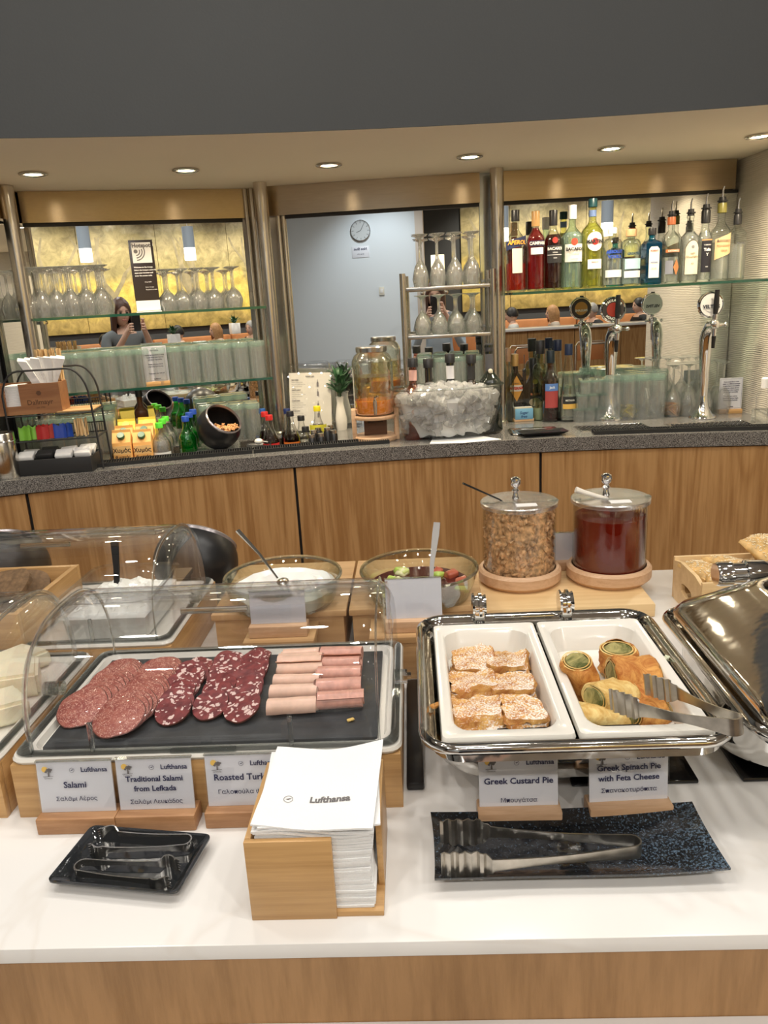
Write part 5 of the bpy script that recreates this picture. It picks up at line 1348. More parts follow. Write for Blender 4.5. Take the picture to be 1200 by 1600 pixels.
MB().bx(-.038, .038, -.021, -.018, .010, .056, .001).build('front_packet', pmat('blue_packet', (.16, .36, .55), .5), t)
mb = MB()
for s_, z in (('Sugar', .038), ('free', .022)): put_text(mb, s_, .016, 0, z, y=-.0215, bold=.0004, slant=.2)
mb.build('lettering', pmat('dark_blue_script', (.02, .07, .2), .5), t, flat=True)
for k in range(4): MB().bx(-.037, .037, -.014 + .008 * k, -.010 + .008 * k, .012, .060, .0008).build('sachet', M_['card'] if k % 2 else pmat('kraft_sachet', (.5, .42, .3), .6), t)
v = bar(893, 653)
t = thing('condiment_stand', 'round steel stand with pepper and salt shakers', 'condiment set', (v.x, v.y + .02, BZ), 0)
MB().lathe([(0, .006), (.045, .006), (.050, .008), (.052, .012), (.049, .006), (.046, .003), (0, .003)], 32).build('saucer', M_['steel_tool'], t)
for x, fillc, n in ((-.020, (.28, .20, .14), 'pepper'), (.020, (.82, .82, .80), 'salt')):
    MB().lathe([(0, .008), (.016, .008), (.016, .055), (.014, .058), (0, .058)], 16, c=(x, 0, 0)).build('shaker_glass', M_['clearjar'], t)
    MB().lathe([(0, .0085), (.014, .0085), (.014, .042), (0, .042)], 16, c=(x, 0, 0)).build(n, pmat(n, fillc, .8), t)
    MB().lathe([(.0165, .055), (.0165, .072), (.012, .076), (0, .077)], 16, c=(x, 0, 0)).build('shaker_top', M_['chrome'], t)
MB().cyl((0, 0, .006), (0, 0, .085), .0018, seg=8).build('carry_rod', M_['chrome'], t)

# beer taps
def tap(loc, lab, badge_col, ring_col, txt, tcol, rz=0, txt2=None):
    t = thing('beer_tap', lab, 'beer tap', loc, rz, 'chrome beer taps')
    MB().lathe([(0, 0), (.050, 0), (.052, .004), (.050, .010), (.036, .020), (.024, .040), (.018, .070), (.0165, .09)], 28).build('foot', M_['chrome'], t)
    n = 14; path = [(0, 0, .085)]; rad = [.0165]
    for z, y, r_ in ((.14, 0, .017), (.20, .002, .020), (.26, .003, .024), (.31, 0, .027), (.345, -.012, .026), (.368, -.035, .021), (.372, -.060, .014)):
        path.append((0 if 1 else 0, y, z)); rad.append(r_)
    MB().sweep(path, None, rad, 20).build('column', M_['chrome'], t, ang=70)
    m = MB(); m.sphere((0, -.065, .372), .020, 14, 10); m.cyl((0, -.065, .372), (0, -.065, .325), .009, .008, 12); m.cyl((-.034, -.065, .370), (.040, -.065, .370), .006, .006, 10); m.sphere((.042, -.065, .370), .009, 10, 8); m.cyl((0, -.065, .372), (0, -.065, .410), .009, .011, 12)
    m.build('valve', M_['chrome'], t)
    MB().cyl((0, -.065, .328), (0, -.062, .282), .0085, .0065, 12).build('spout_sleeve', M_['black'], t)
    b = MB(); T = Matrix.Translation((-.012, -.048, .445)) @ Matrix.Rotation(PI / 2, 4, 'X')
    b.lathe([(0, -.010), (.046, -.010), (.050, -.006), (.050, .004), (.046, .008), (.042, .006)], 36, M=T).build('badge_rim', M_['chrome'], t)
    MB().lathe([(0, .0062), (.044, .0062)], 36, M=T).build('badge_ring', gl(ring_col, 'plain'), t)
    MB().lathe([(0, .0072), (.027, .0072)], 30, M=T).build('badge_face', gl(badge_col, 'plain'), t)
    mb = MB()
    if len(txt) > 7:
        for word, a_mid, sg in ((txt, 90, -1), (txt2, 270, 1)):
            for i_, ch in enumerate(word):
                an = R(a_mid + sg * (i_ - (len(word) - 1) / 2) * 15)
                Tc = Matrix.Translation((-.012 + .035 * math.cos(an), -.0560, .445 + .035 * math.sin(an))) @ Matrix.Rotation(-(an - PI / 2) if sg < 0 else -(an + PI / 2), 4, 'Y')
                put_text(mb, ch, .012, 0, 0, bold=.0005, M=Tc)
    else:
        put_text(mb, txt, .0175, -.012, .438, bold=.0008, y=-.0566); put_text(mb, '*', .02, -.012, .462, y=-.0566)
    TB = Matrix.Translation((-.024, -.096, 0)) @ Matrix.Translation((.024, .0, 0))
    TB = Matrix.Translation((-.012, -.048, 0)) @ Matrix.Rotation(PI, 4, 'Z') @ Matrix.Translation((.012, .048, 0))
    put_text(mb, txt[:7], .013 if len(txt) > 7 else .0175, -.012, .436, bold=.0006, y=-.0600, M=TB)
    mb.build('badge_lettering', gl(tcol, 'paper'), t, flat=True)
    MB().lathe([(0, -.0104), (.044, -.0104)], 36, M=T).build('badge_ring', gl(ring_col, 'plain'), t)
    MB().lathe([(0, -.0112), (.029, -.0112)], 30, M=T).build('badge_face', gl((.55, .25, .05) if len(txt) > 7 else badge_col, 'plain'), t)
    MB().sweep([(0, -.066, .405), (0, -.070, .44), (0, -.073, .50)], None, [(.008, .006), (.011, .008), (.009, .007)], 12).build('lever', M_['black'], t)
    return t
v = at(957, 656, BZ); tap((v.x - .012, v.y, BZ), 'left chrome beer tap with dark red badge', (.30, .03, .02), (.04, .03, .03), 'PAULANER', (.80, .78, .72), txt2='MÜNCHEN')
v = at(1097, 653, BZ); tap((v.x, v.y, BZ), 'right chrome beer tap with white badge', (.78, .78, .76), (.80, .80, .78), 'VELTINS', (.02, .03, .05))
def driptray(x0, x1, y0, y1, lab):
    t = thing('drip_tray', lab, 'drip tray', ((x0 + x1) / 2, (y0 + y1) / 2, BZ), 0, 'perforated drip trays')
    w_, d_ = x1 - x0, y1 - y0
    MB().loft([rr(w_, d_, .006, .0005, 3), rr(w_, d_, .006, .004, 3), rr(w_ - .012, d_ - .012, .004, .004, 3), rr(w_ - .014, d_ - .014, .004, .0015, 3)]).build('tray', M_['steel_tool'], t)
    mb = MB(); nx, ny = int(w_ / .017), int(d_ / .013)
    for i in range(nx):
        for j in range(ny):
            x = -w_ / 2 + (i + .5 + .5 * (j % 2)) * w_ / (nx + .5); y = -d_ / 2 + (j + .6) * d_ / (ny + .2)
            mb.lathe([(0, .0022), (.0045, .0022), (.0058, .0038)], 8, c=(x, y, 0))
    mb.build('perforations', M_['black'], t, flat=True)['kind'] = 'stuff'
driptray(.775, 1.045, 2.925, 3.045, 'perforated steel drip tray under the left beer tap')
driptray(1.12, 1.42, 2.86, 2.98, 'perforated steel drip tray under the right beer tap')
t = thing('bar_sink', 'small rectangular steel sink insert beside the ice tub', 'sink', (.605, 2.99, BZ), R(-3))
MB().loft([rr(.19, .14, .012, .003, 4), rr(.186, .136, .012, .006, 4), rr(.166, .116, .01, .006, 4), rr(.15, .10, .01, .0022, 4)]).build('basin', M_['steel_tool'], t)
MB().bx(-.05, .05, .0, .006, .004, .012, .001).build('bar_handle', M_['steel_tool'], t)
o = MB().loft([rr(.15, .06, .004, .0, 3), rr(.18, .085, .006, .009, 3), rr(.18, .085, .006, .0105, 3), rr(.15, .06, .004, .003, 3)]).build('bill_tray', M_['black'])
v = at(848, 680, BZ); o.location = (v.x, v.y + .0, BZ + .0065); o.rotation_euler = (0, 0, R(4)); tag(o, 'flat black tray lying half over the bar sink', 'tray')
o = MB().sweep([(-.03, 0, 0), (.03, .004, .001), (.04, .01, .001)], FLAT, [(.006, .002)] * 3).build('strainer_handle', M_['steel_tool']); o.location = (v.x, v.y, BZ + .019); tag(o, 'small steel bar tool lying in the flat black tray', 'bar tool')
# citrus jars
for px_, py_, c, l in ((986, 655, (.85, .62, .03), 'open glass jar of lemon slices between the beer taps'), (1053, 652, (.85, .34, .02), 'open glass jar of orange slices left of the right beer tap')):
    v = at(px_, py_, BZ)
    t = thing('citrus_jar', l, 'jar', (v.x, v.y + .04, BZ), 0, 'citrus jars')
    MB().lathe([(0, 0), (.038, 0), (.044, .008), (.046, .03), (.044, .048), (.050, .052), (.049, .055), (.043, .052), (.043, .03), (.04, .01), (0, .004)], 28).build('jar_glass', M_['bowl'], t)
    mb = MB()
    for k in range(7):
        a = k * 2.1; T = Matrix.Translation((.012 * math.cos(a), .012 * math.sin(a), .012 + .004 * k)) @ Euler((.9 * math.sin(a * 1.3), .9 * math.cos(a), a)).to_matrix().to_4x4()
        mb.lathe([(0, -.003), (.024, -.003), (.027, 0), (.024, .003), (0, .003)], 16, M=T)
    mb.disp(.002, 80).build('fruit_slices', pmat('citrus', c, .3, var=.18, vs=40, coat=.3), t)
v = at(1021, 655, BZ)
t = thing('stir_glass', 'small glass with a white stirrer between lemon and orange jars', 'glass', (v.x, v.y + .03, BZ), 0)
MB().lathe([(0, 0), (.022, 0), (.024, .006), (.018, .014), (.020, .03), (.030, .085), (.029, .085), (.018, .03), (.0, .02)], 20).build('cup', M_['goblet'], t)
MB().sweep([(.01, 0, .02), (-.015, 0, .085), (-.025, 0, .125)], None, [.002, .002, .003], 6).build('stirrer', M_['paper'], t)
# ------------------------------------------------------------------ glass shelves of the left bay
LP0, LP1 = Vector((-1.335, 3.195)), Vector((-.508, 3.443))
LE = (LP1 - LP0).normalized(); LN = Vector((LE.y, -LE.x)); LA = math.atan2(LE.y, LE.x)
def ls(s_, d, z):
    p = LP0 + LE * s_ + LN * d; return Vector((p.x, p.y, z))
def lpx(px_, d, z, py_=500):
    r_ = ray(px_, py_); q = LP0 + LN * d
    k = (q.x * LN.x + q.y * LN.y) / (r_.x * LN.x + r_.y * LN.y)
    return Vector((r_.x * k, r_.y * k, z))
def lshelf(z, s0, s1, lab):
    m = MB(); T = Matrix.Translation(ls(0, 0, z - .005)) @ Matrix.Rotation(LA, 4, 'Z')
    m.bx(s0, s1, -.205, -.012, -.005, .005, .0008, T); m.mi = 1; m.bx(s0, s1, -.2085, -.2055, -.005, .005, 0, T)
    o = m.build('glass_shelf', [M_['shelf_top'], M_['shelf_edge']]); tag(o, lab, 'shelf')
LZ1, LZ2 = 1.572, 1.285
lshelf(LZ1, .0, .915, 'upper glass shelf of the left bay carrying stemware and the hotspot sign')
lshelf(LZ2, .0, .915, 'lower glass shelf of the left bay packed with tumblers')
for x_, z_ in ((.02, LZ1), (.90, LZ1), (.02, LZ2), (.90, LZ2)):
    o = MB().cyl((0, 0, 0), (0, -.04, 0), .008, .006).build('shelf_bracket', M_['chrome']); o.location = ls(x_, .012, z_ - .018); o.rotation_euler = (0, 0, LA)
    tag(o, 'small chrome bracket under the %s left glass shelf, %s end' % ('upper' if z_ > 1.4 else 'lower', 'left' if x_ < .5 else 'right'), 'bracket')
def stem_glass(rb, hbowl, h, rf, rim, name='wine_glass', lab='', grp='', twist=0, rstem=.0042):
    """stands upside down on its rim"""
    t = thing(name, lab, 'glass', (0, 0, -5), 0, grp)
    P = [(rim, 0), (rb, hbowl * .35), (rb * .96, hbowl * .5), (rb * .72, hbowl * .78), (rb * .35, hbowl * .95), (rstem * 1.5, hbowl * 1.04), (rstem, hbowl * 1.15), (rstem, h - .02), (rstem * 1.8, h - .012), (rf * .6, h - .006), (rf, h - .003), (rf, h - .001), (0, h)]
    I = [(0, hbowl * .93), (rb * .30, hbowl * .89), (rb * .66, hbowl * .74), (rb * .90, hbowl * .48), (rb * .935, hbowl * .33), (rim * .94, 0)]
    mod = (lambda a, z: 1 + (.035 * math.cos(a * 8 + z * 60) if z < hbowl else 0)) if twist else None
    MB().lathe(I + P, 20, mod=mod).build('glass_body', M_['goblet'], t, ang=70)
    return t
def tumbler(r, h, lab, grp, rb=None, ribs=12, name='tumbler'):
    t = thing(name, lab, 'glass', (0, 0, -5), 0, grp)
    rb = rb or r
    mod = lambda a, z: 1 + .06 * abs(math.sin(a * ribs / 2)) if z > .012 else 1
    P = [(0, h * .84), (rb * .86, h * .83), (r * .91, h * .4), (r * .93, 0), (r, 0), (r * 1.01, h * .4), (rb * 1.0, h * .86)]
    MB().lathe(P, 24, mod=mod).build('glass_wall', M_['tumbler'], t, ang=70)
    MB().lathe([(0, h * .845), (rb * .95, h * .85), (rb * 1.02, h * .89), (rb * 1.0, h * .97), (rb * .88, h), (rb * .3, h - .002), (0, h - .001)], 24, mod=mod).build('thick_base', M_['tumbler_g'], t, ang=50)
    return t
ROW = ['front row', 'second row', 'third row']
def rowlab(base, n, base_rows=ROW): return lambda i: '%s, %s from left, %s' % (base, ORD[i % n], base_rows[(i // n) % 3])
def rep(proto, pts, labf=None, used=[0]):
    first = True
    for i, p in enumerate(pts):
        if first: proto.location = p; first = False; o = proto
        else: o = dup(proto, p, random.uniform(0, 6))
        if labf: o['label'] = labf(i)
random.seed(3)
pts = [lpx(p - 3 * k, .165 - .062 * k, LZ1 + .0005) for k in range(3) for p in (50, 72, 95, 118, 142, 166)]
rep(stem_glass(.034, .095, .185, .033, .027, lab='tall stem glass upside down in the left group on the upper shelf', grp='stemware, left group'), pts, rowlab('tall stem glass, left group on the upper shelf', 6))
pts = [lpx(p - 2 * k, .165 - .066 * k, LZ1 + .0005) for k in range(2) for p in (268, 291, 316, 340, 370)]
rep(stem_glass(.034, .075, .160, .030, .027, name='brandy_glass', lab='short stem glass upside down right of the hotspot sign', grp='stemware, right group'), pts, rowlab('short stem glass right of the hotspot sign', 5))
pts = [lpx(97 + 25.6 * i - 4 * k, .172 - .068 * k, LZ2 + .0005, 580) for k in range(2) for i in range(13)]
rep(tumbler(.0325, .150, 'ribbed tumbler upside down on the lower glass shelf', 'tumblers on the lower shelf'), pts, rowlab('tumbler upside down on the lower glass shelf', 13))
# hotspot sign and notice on the shelves
v = lpx(235, .17, LZ1)
t = thing('hotspot_sign', 'tall black and white hotspot sign standing on the upper glass shelf', 'sign', v, LA)
hh = .272
MB().bx(-.048, .048, -.012, .012, 0, .004, .001).build('acrylic_foot', M_['paper'], t)
T = Matrix.Rotation(-.05, 4, 'X')
MB().bx(-.046, .046, -.002, .002, .004, hh, .0005, T).build('acrylic_panel', M_['clear'], t)
MB().bx(-.045, .045, -.0035, -.0022, .045, hh - .001, 0, T).build('black_panel', pmat('brown_black_print', (.03, .022, .02), .12), t)
MB().bx(-.045, .045, -.0035, -.0022, .006, .0445, 0, T).build('white_foot_panel', M_['paper'], t)
MB().bx(-.036, .036, -.0042, -.0036, hh - .086, hh - .010, 0, T).build('white_square', M_['paper'], t)
mb = MB(); put_text(mb, 'Hotspot', .0205, 0, hh - .022, bold=.001, y=-.0047, M=T)
mb.lathe([(0, 0), (.0075, 0)], 16, M=T @ Matrix.Translation((-.022, -.0046, hh - .043)) @ Matrix.Rotation(PI / 2, 4, 'X'))
for r_ in (.015, .024, .033):
    n = 14
    q = [(R(-88 + 110 * k / n)) for k in range(n + 1)]
    V = [(-.022 + rr_ * math.cos(a), -.0046, hh - .043 + rr_ * math.sin(a)) for a in q for rr_ in (r_ - .002, r_ + .002)]
    mb.faces(V, [(2 * k, 2 * k + 1, 2 * k + 3, 2 * k + 2) for k in range(n)], T)
mb.build('hotspot_print', M_['inkg'], t, flat=True)
mb = MB()
for i, s_ in enumerate(('Welcome to the lounge.', 'Select the hotspot network,', 'open your browser and', 'enter the access code.')): put_text(mb, s_, .0072, -.036, hh - .102 - i * .0105, 'LEFT', y=-.0042, M=T, bold=.0002)
for i, s_ in enumerate(('Free WiFi', '', 'User: lounge', 'Password at desk')):
    if s_: put_text(mb, s_, .0062, -.002, hh - .158 - i * .0095, 'LEFT', y=-.0042, M=T)
mb.build('white_lettering', M_['paper'], t, flat=True)
def notice(loc, rz, lab, w_, h_, lines, baseh=.018, size=.006, tail=None, wood_m='bamboo', name='notice_holder'):
    t = thing(name, lab, 'sign', loc, rz, 'framed notices')
    MB().bx(-w_ / 2, w_ / 2, -.014, .014, 0, baseh, .001).build('wooden_base', M_[wood_m], t)
    MB().bx(-w_ / 2, w_ / 2, -.0022, -.0012, baseh - .004, baseh + h_).build('acrylic_sleeve', M_['clear'], t)
    MB().bx(-w_ / 2 + .001, w_ / 2 - .001, -.0008, .0008, baseh - .004, baseh + h_).build('paper_card', M_['card'], t)
    mb = MB(); fr = .004; a, b, z0, z1 = -w_ / 2 + fr, w_ / 2 - fr, baseh + fr, baseh + h_ - fr; th = .0007
    for q in ((a, b, z0, z0 + th), (a, b, z1 - th, z1), (a, a + th, z0, z1), (b - th, b, z0, z1)):
        mb.faces([(q[0], -.0025, q[2]), (q[1], -.0025, q[2]), (q[1], -.0025, q[3]), (q[0], -.0025, q[3])], [(0, 1, 2, 3)])
    for i, s_ in enumerate(lines):
        if s_: put_text(mb, s_, size, 0, baseh + h_ - .016 - i * size * 1.45, y=-.0026, bold=.00025)
    if tail: put_text(mb, tail, size * 1.1, 0, baseh + .010, y=-.0026, bold=.0004)
    mb.build('lettering', M_['ink'], t, flat=True)
    return t
v = lpx(246, .19, LZ2, 590)
notice(v, LA, 'white framed notice with small wooden base before the tumblers', .094, .138, ['Dear Guests,', '', 'Kindly be thoughtful of other', 'guests when using the bar', 'and enjoy responsibly.', '', 'Please consume drinks', 'only in the lounge area.', '', '', 'Enjoy your stay with us!'], size=.0062, tail='Lufthansa')
v = at(1155, 643, BZ)
notice((v.x - .055, v.y - .03, BZ), R(-5), 'white framed notice standing on the bar by the right wall', .094, .128, ['If you would like to drink', 'water or a different beverage', 'or spirit that is not available', 'on the bar, please ask our', 'colleagues at the reception.', 'Please drink responsibly.', '', 'Wenn Sie ein anderes', 'Getränk wünschen, fragen', 'Sie bitte unser Personal.'], size=.0058, tail='Lufthansa')

# ------------------------------------------------------------------ tube rack with stemware
t = thing('glass_rack', 'brushed steel tube rack stacked with stemware between dispenser and right column', 'rack', (.304, 3.245, BZ), R(-2))
for x in (-.178, .178):
    for y in (-.082, .085):
        MB().cyl((x, y, 0), (x, y, .625), .012, seg=16).build('post', M_['steel'], t)
for zt in (.565, .378, .165):
    MB().bx(-.166, .166, -.086, -.078, zt - .009, zt + .006, .002).build('front_rail', M_['steel_tool'], t)
    MB().bx(-.166, .166, .078, .086, zt - .009, zt + .006, .002).build('rear_rail', M_['steel_tool'], t)
    MB().bx(-.164, .164, -.078, .078, zt - .003, zt + .001).build('shelf_plate', M_['shelf_top'], t)
    for x in (-.178, .178): MB().cyl((x, -.082, zt + .02), (x, .085, zt + .02), .006, seg=10).build('side_rail', M_['steel'], t)
RT = Matrix.Translation((.304, 3.250, BZ)) @ Matrix.Rotation(R(-2), 4, 'Z')
def rk(x, y, z): return RT @ Vector((x, y, z))
pts = [rk(-.104 + .069 * i, -.045 + .070 * k, .5665) for k in range(2) for i in range(4)]
rep(stem_glass(.0315, .105, .205, .032, .025, name='wine_glass', lab='tall patterned wine glass upside down on the top shelf of the rack', grp='wine glasses on the rack top', twist=1), pts, rowlab('tall wine glass on the rack top shelf', 4))
pts = [rk(-.104 + .070 * i, -.040 + .075 * k, .3795) for k in range(2) for i in range(4)]
rep(stem_glass(.0335, .088, .160, .030, .026, name='balloon_glass', lab='round bowled wine glass upside down on the second rack shelf', grp='balloon glasses on the rack'), pts, rowlab('round wine glass on the second rack shelf', 4))
pts = [rk(-.104 + .070 * i, -.040 + .075 * k, .1665) for k in range(2) for i in range(4)]
rep(tumbler(.031, .125, 'ribbed tumbler on the lowest rack shelf behind the ice tub', 'tumblers on the rack', rb=.030), pts, rowlab('tumbler on the lowest rack shelf', 4))

# ------------------------------------------------------------------ ice tub
TX, TY = .266, 2.985
o = MB().faces([(-.10, -.155, 0), (.02, -.19, .0), (.17, -.125, 0), (.10, -.02, 0), (-.08, -.02, 0), (-.10, -.155, .0015), (.02, -.19, .0015), (.17, -.125, .0015), (.10, -.02, .0015), (-.08, -.02, .0015)], [(0, 1, 2, 3, 4), (9, 8, 7, 6, 5)] + [(i, (i + 1) % 5, 5 + (i + 1) % 5, 5 + i) for i in range(5)])
m_ = MB(); m_.faces([(-.10, -.135, 0), (.02, -.158, .0), (.17, -.125, 0), (.10, -.02, 0), (-.08, -.02, 0), (-.10, -.135, .0015), (.02, -.158, .0015), (.17, -.125, .0015), (.10, -.02, .0015), (-.08, -.02, .0015)], [(0, 1, 2, 3, 4), (9, 8, 7, 6, 5)] + [(i, (i + 1) % 5, 5 + (i + 1) % 5, 5 + i) for i in range(5)])
o = m_.build('folded_napkin', M_['napkin']); o.location = (TX + .02, TY, BZ); tag(o, 'white folded napkin under the ice tub', 'napkin')
t = thing('ice_tub', 'clear oval tub full of ice and wine bottles on a napkin', 'ice tub', (TX, TY, BZ + .002), 0)
def ov(a, b, z, n=40): return [(a * math.cos(2 * PI * k / n), b * math.sin(2 * PI * k / n), z) for k in range(n)]
MB().loft([ov(.15, .07, 0), ov(.172, .085, .003), ov(.19, .098, .05), ov(.208, .108, .12), ov(.219, .114, .192), ov(.222, .117, .195), ov(.219, .114, .198), ov(.214, .109, .192), ov(.203, .103, .12), ov(.185, .093, .05), ov(.168, .08, .010), ov(.15, .07, .008)]).build('tub_wall', M_['clearjar'], t, ang=60)
MB().loft([ov(.218, .113, .190), ov(.2235, .1185, .194), ov(.2215, .1165, .199), ov(.215, .110, .197)], cap0=False, cap1=False, wrap=True).build('rim', M_['clear_rim'], t)
rnd = random.Random(5)
cb = MB()
CV = [(sx, sy, sz) for sx in (-1, 1) for sy in (-1, 1) for sz in (-1, 1)]
CFc = [(0, 1, 3, 2), (4, 6, 7, 5), (0, 4, 5, 1), (2, 3, 7, 6), (0, 2, 6, 4), (1, 5, 7, 3)]
unit = MB(); unit.box((0, 0, 0), (2, 2, 2), .28, seg=1)
UV = [v.co.copy() for v in unit.bm.verts]; unit.bm.verts.index_update(); UF = [tuple(v.index for v in f.verts) for f in unit.bm.faces]; unit.bm.free()
for i in range(430):
    a = rnd.uniform(0, 2 * PI)
    q = rnd.random()
    if q < .55: f = rnd.uniform(.88, .93); z = rnd.uniform(.03, .165)
    else: f = math.sqrt(rnd.random()) * .88; z = .150 + .045 * (1 - f * f) + rnd.uniform(-.008, .008)
    A, B = .168 + .046 * z / .19, .082 + .028 * z / .19
    s_ = rnd.uniform(.0125, .016)
    Mx = Matrix.Translation((A * f * math.cos(a), B * f * math.sin(a), z)) @ Euler([rnd.uniform(0, 6) for _ in range(3)]).to_matrix().to_4x4() @ Matrix.Diagonal((s_, s_ * .95, s_ * .8, 1))
    cb.faces(UV, UF, Mx)
cb.build('ice_cubes', M_['ice'], t, flat=True)['kind'] = 'stuff'
MB().loft([ov(.13, .055, .012), ov(.165, .075, .06), ov(.18, .085, .14), ov(.10, .05, .168)]).disp(.02, 30, 2).build('inner_ice', pmat('packed_ice', (.85, .86, .87), .25, trans=.2, bump=.6, bs=80), t)['kind'] = 'stuff'
for i, (px_, pt, Y, gc, cc, l, lean, cap2) in enumerate([(641, 562, 2.98, (.75, .42, .32), Bk, 'rosé bottle with black stopper and pink neck, leftmost in the ice tub', .03, ((.72, .42, .36), .235, .275)), (669, 563, 3.0, (.015, .012, .010), Bk, 'dark wine bottle with black stopper, second from left in the ice tub', 0, None),
        (703, 555, 3.0, (.012, .014, .012), Bk, 'dark wine bottle with white neck foil, middle of the ice tub', .0, ((.72, .72, .76), .225, .275)), (734, 556, 3.0, (.02, .014, .010), Bk, 'dark wine bottle with dark neck foil, fourth in the ice tub', .02, ((.03, .03, .03), .225, .275)), (768, 539, 3.0, (.012, .016, .012), (.03, .03, .035), 'tall sparkling wine bottle with silver-black foil, rightmost in the ice tub', -.02, ((.10, .10, .11), .21, .30))]):
    p = aty(px_, pt, Y); h_ = .315 if i < 4 else .335
    zz = p.z - h_
    q = bottle(l, (p.x, p.y + (.02 if i == 4 else 0), zz), .037 if i < 4 else .043, h_, h_ * .56, h_ * .72, .0145, glass=gc, dark=i > 0, liquid=(.7, .3, .2) if i == 0 else None, level=.6, cap=cc, cap_h=.034 if i < 4 else .03, cap_r=.0195 if i < 4 else .0165, cap2=cap2, grp='wine bottles in the ice tub', name='wine_bottle')
    q.rotation_euler = (-.04, lean, 0)
    if i == 4: MB().sphere((0, -.021, .235), .009, 12, 8, sc=(1, .3, 1)).build('neck_seal', gl((.72, .66, .50), 'paper'), q)

# ------------------------------------------------------------------ drinks dispenser
t = thing('drinks_dispenser', 'quilted glass drinks dispenser of orange juice on a wooden stand', 'drinks dispenser', (-.015, 3.01, BZ), R(2))
MB().lathe([(0, 0), (.083, 0), (.086, .004), (.086, .016), (.083, .020), (0, .020)], 36).build('stand_base', M_['beech'], t)
for s_ in (-1, 1): MB().bx(s_ * .083 - .009, s_ * .083 + .009, -.028, .028, .0, .125, .003).build('stand_leg', M_['beech'], t)
MB().lathe([(.055, .086), (.082, .086), (.084, .090), (.084, .097), (.082, .100), (.055, .100)], 32).build('stand_ring', M_['beech'], t)
MB().bx(-.045, .045, -.012, -.006, .021, .085, .001).build('wooden_plaque', pmat('dark_plaque', (.11, .05, .025), .5), t)
mb = MB(); put_text(mb, 'SELECTION', .0115, 0, .072, y=-.0125, bold=.0002); mb.build('plaque_lettering', M_['matt'], t, flat=True)
quilt = lambda a, z: 1 + .016 * abs(math.sin(a * 8 + z * 130) * math.sin(a * 8 - z * 130)) if .125 < z < .30 else 1
zs = [.101 + .0055 * k for k in range(38)]
P = [(0, .101), (.064, .101), (.072, .106)] + [(.078 if z < .30 else .078 - .00 , z) for z in zs[2:]] + [(.076, .312), (.068, .328), (.056, .338), (.055, .348)]
P2 = []
MB().lathe(P, 64, mod=quilt).build('glass_jar', thin_glass('quilted_glass', (.97, .96, .86), .75, .12, .03, 1.2, (.60, .58, .36)), t, ang=60)
MB().lathe([(0, .104), (.066, .104), (.0755, .112), (.0755, .158), (0, .158)], 36).build('orange_juice', pmat('orange_juice', (.88, .32, .04), .25, sub=.2), t)
MB().lathe([(0, .160), (.0745, .160), (.0745, .250), (0, .250)], 36).build('pulp_film', thin_glass('pulp_film', (.97, .88, .55), .2, .08, .3, 1.5, (.85, .66, .26)), t)
MB().lathe([(.0575, .340), (.060, .342), (.060, .358), (.057, .362), (0, .363)], 36).build('lid', M_['steel_tool'], t)
m = MB(); m.cyl((0, -.076, .148), (0, -.108, .148), .0095, .008, 14); m.cyl((0, -.104, .165), (0, -.106, .112), .008, .0055, 12); m.sweep([(0, -.104, .165), (.0, -.104, .176), (.012, -.108, .182)], None, [.0045, .004, .006], 10)
m.build('spigot', M_['chrome'], t)

# vase and plant
p = at(532, 666, BZ)
VY = 3.30; d = ray(532, 640); vx = d.x / d.y * VY
t = thing('vase', 'slim white vase holding a small green plant by the dispenser', 'vase', (vx, VY, BZ), 0)
MB().lathe([(0, 0), (.022, 0), (.025, .02), (.026, .05), (.019, .09), (.014, .115), (.016, .135), (.019, .142), (.017, .142), (.012, .115), (0, .10)], 24).build('vase_body', M_['porc'], t)
t2 = thing('potted_plant', 'dark green leafy plant growing out of the white vase', 'plant', (vx, VY, BZ + .12), 0)
gm = pmat('dark_leaf', (.035, .10, .04), .35, var=.4, vs=60)
st = MB()
rnd = random.Random(4)
def leaf_mesh(L, w_, sd):
    fn = lambda u, v: Vector(((v - .5) * 2 * w_ * math.sin(PI * min(1, u * .96 + .03)) ** .8, L * u, .18 * L * math.sin(u * 2.4) - .25 * w_ * (abs(2 * v - 1))))
    return MB().grid(fn, 7, 4, lambda u, v: fn(u, v) - Vector((0, 0, .0006))).mesh('leaf', gm, ang=80)
lm = [leaf_mesh(.055, .0095, 1), leaf_mesh(.045, .011, 2), leaf_mesh(.065, .008, 3)]
for i in range(34):
    a = rnd.uniform(0, 2 * PI); z = rnd.uniform(.03, .11); r_ = rnd.uniform(.0, .018)
    mkobj('leaf', lm[i % 3], t2, (r_ * math.cos(a), r_ * math.sin(a) * .6, z), (R(rnd.uniform(15, 75)), 0, a - PI / 2))
for i in range(5):
    a = i * 1.3; st.sweep([(0, 0, -.02), (.006 * math.cos(a), .006 * math.sin(a), .04), (.016 * math.cos(a), .010 * math.sin(a), .10)], None, [.0015, .0014, .001], 5)
st.build('stems', gm, t2)
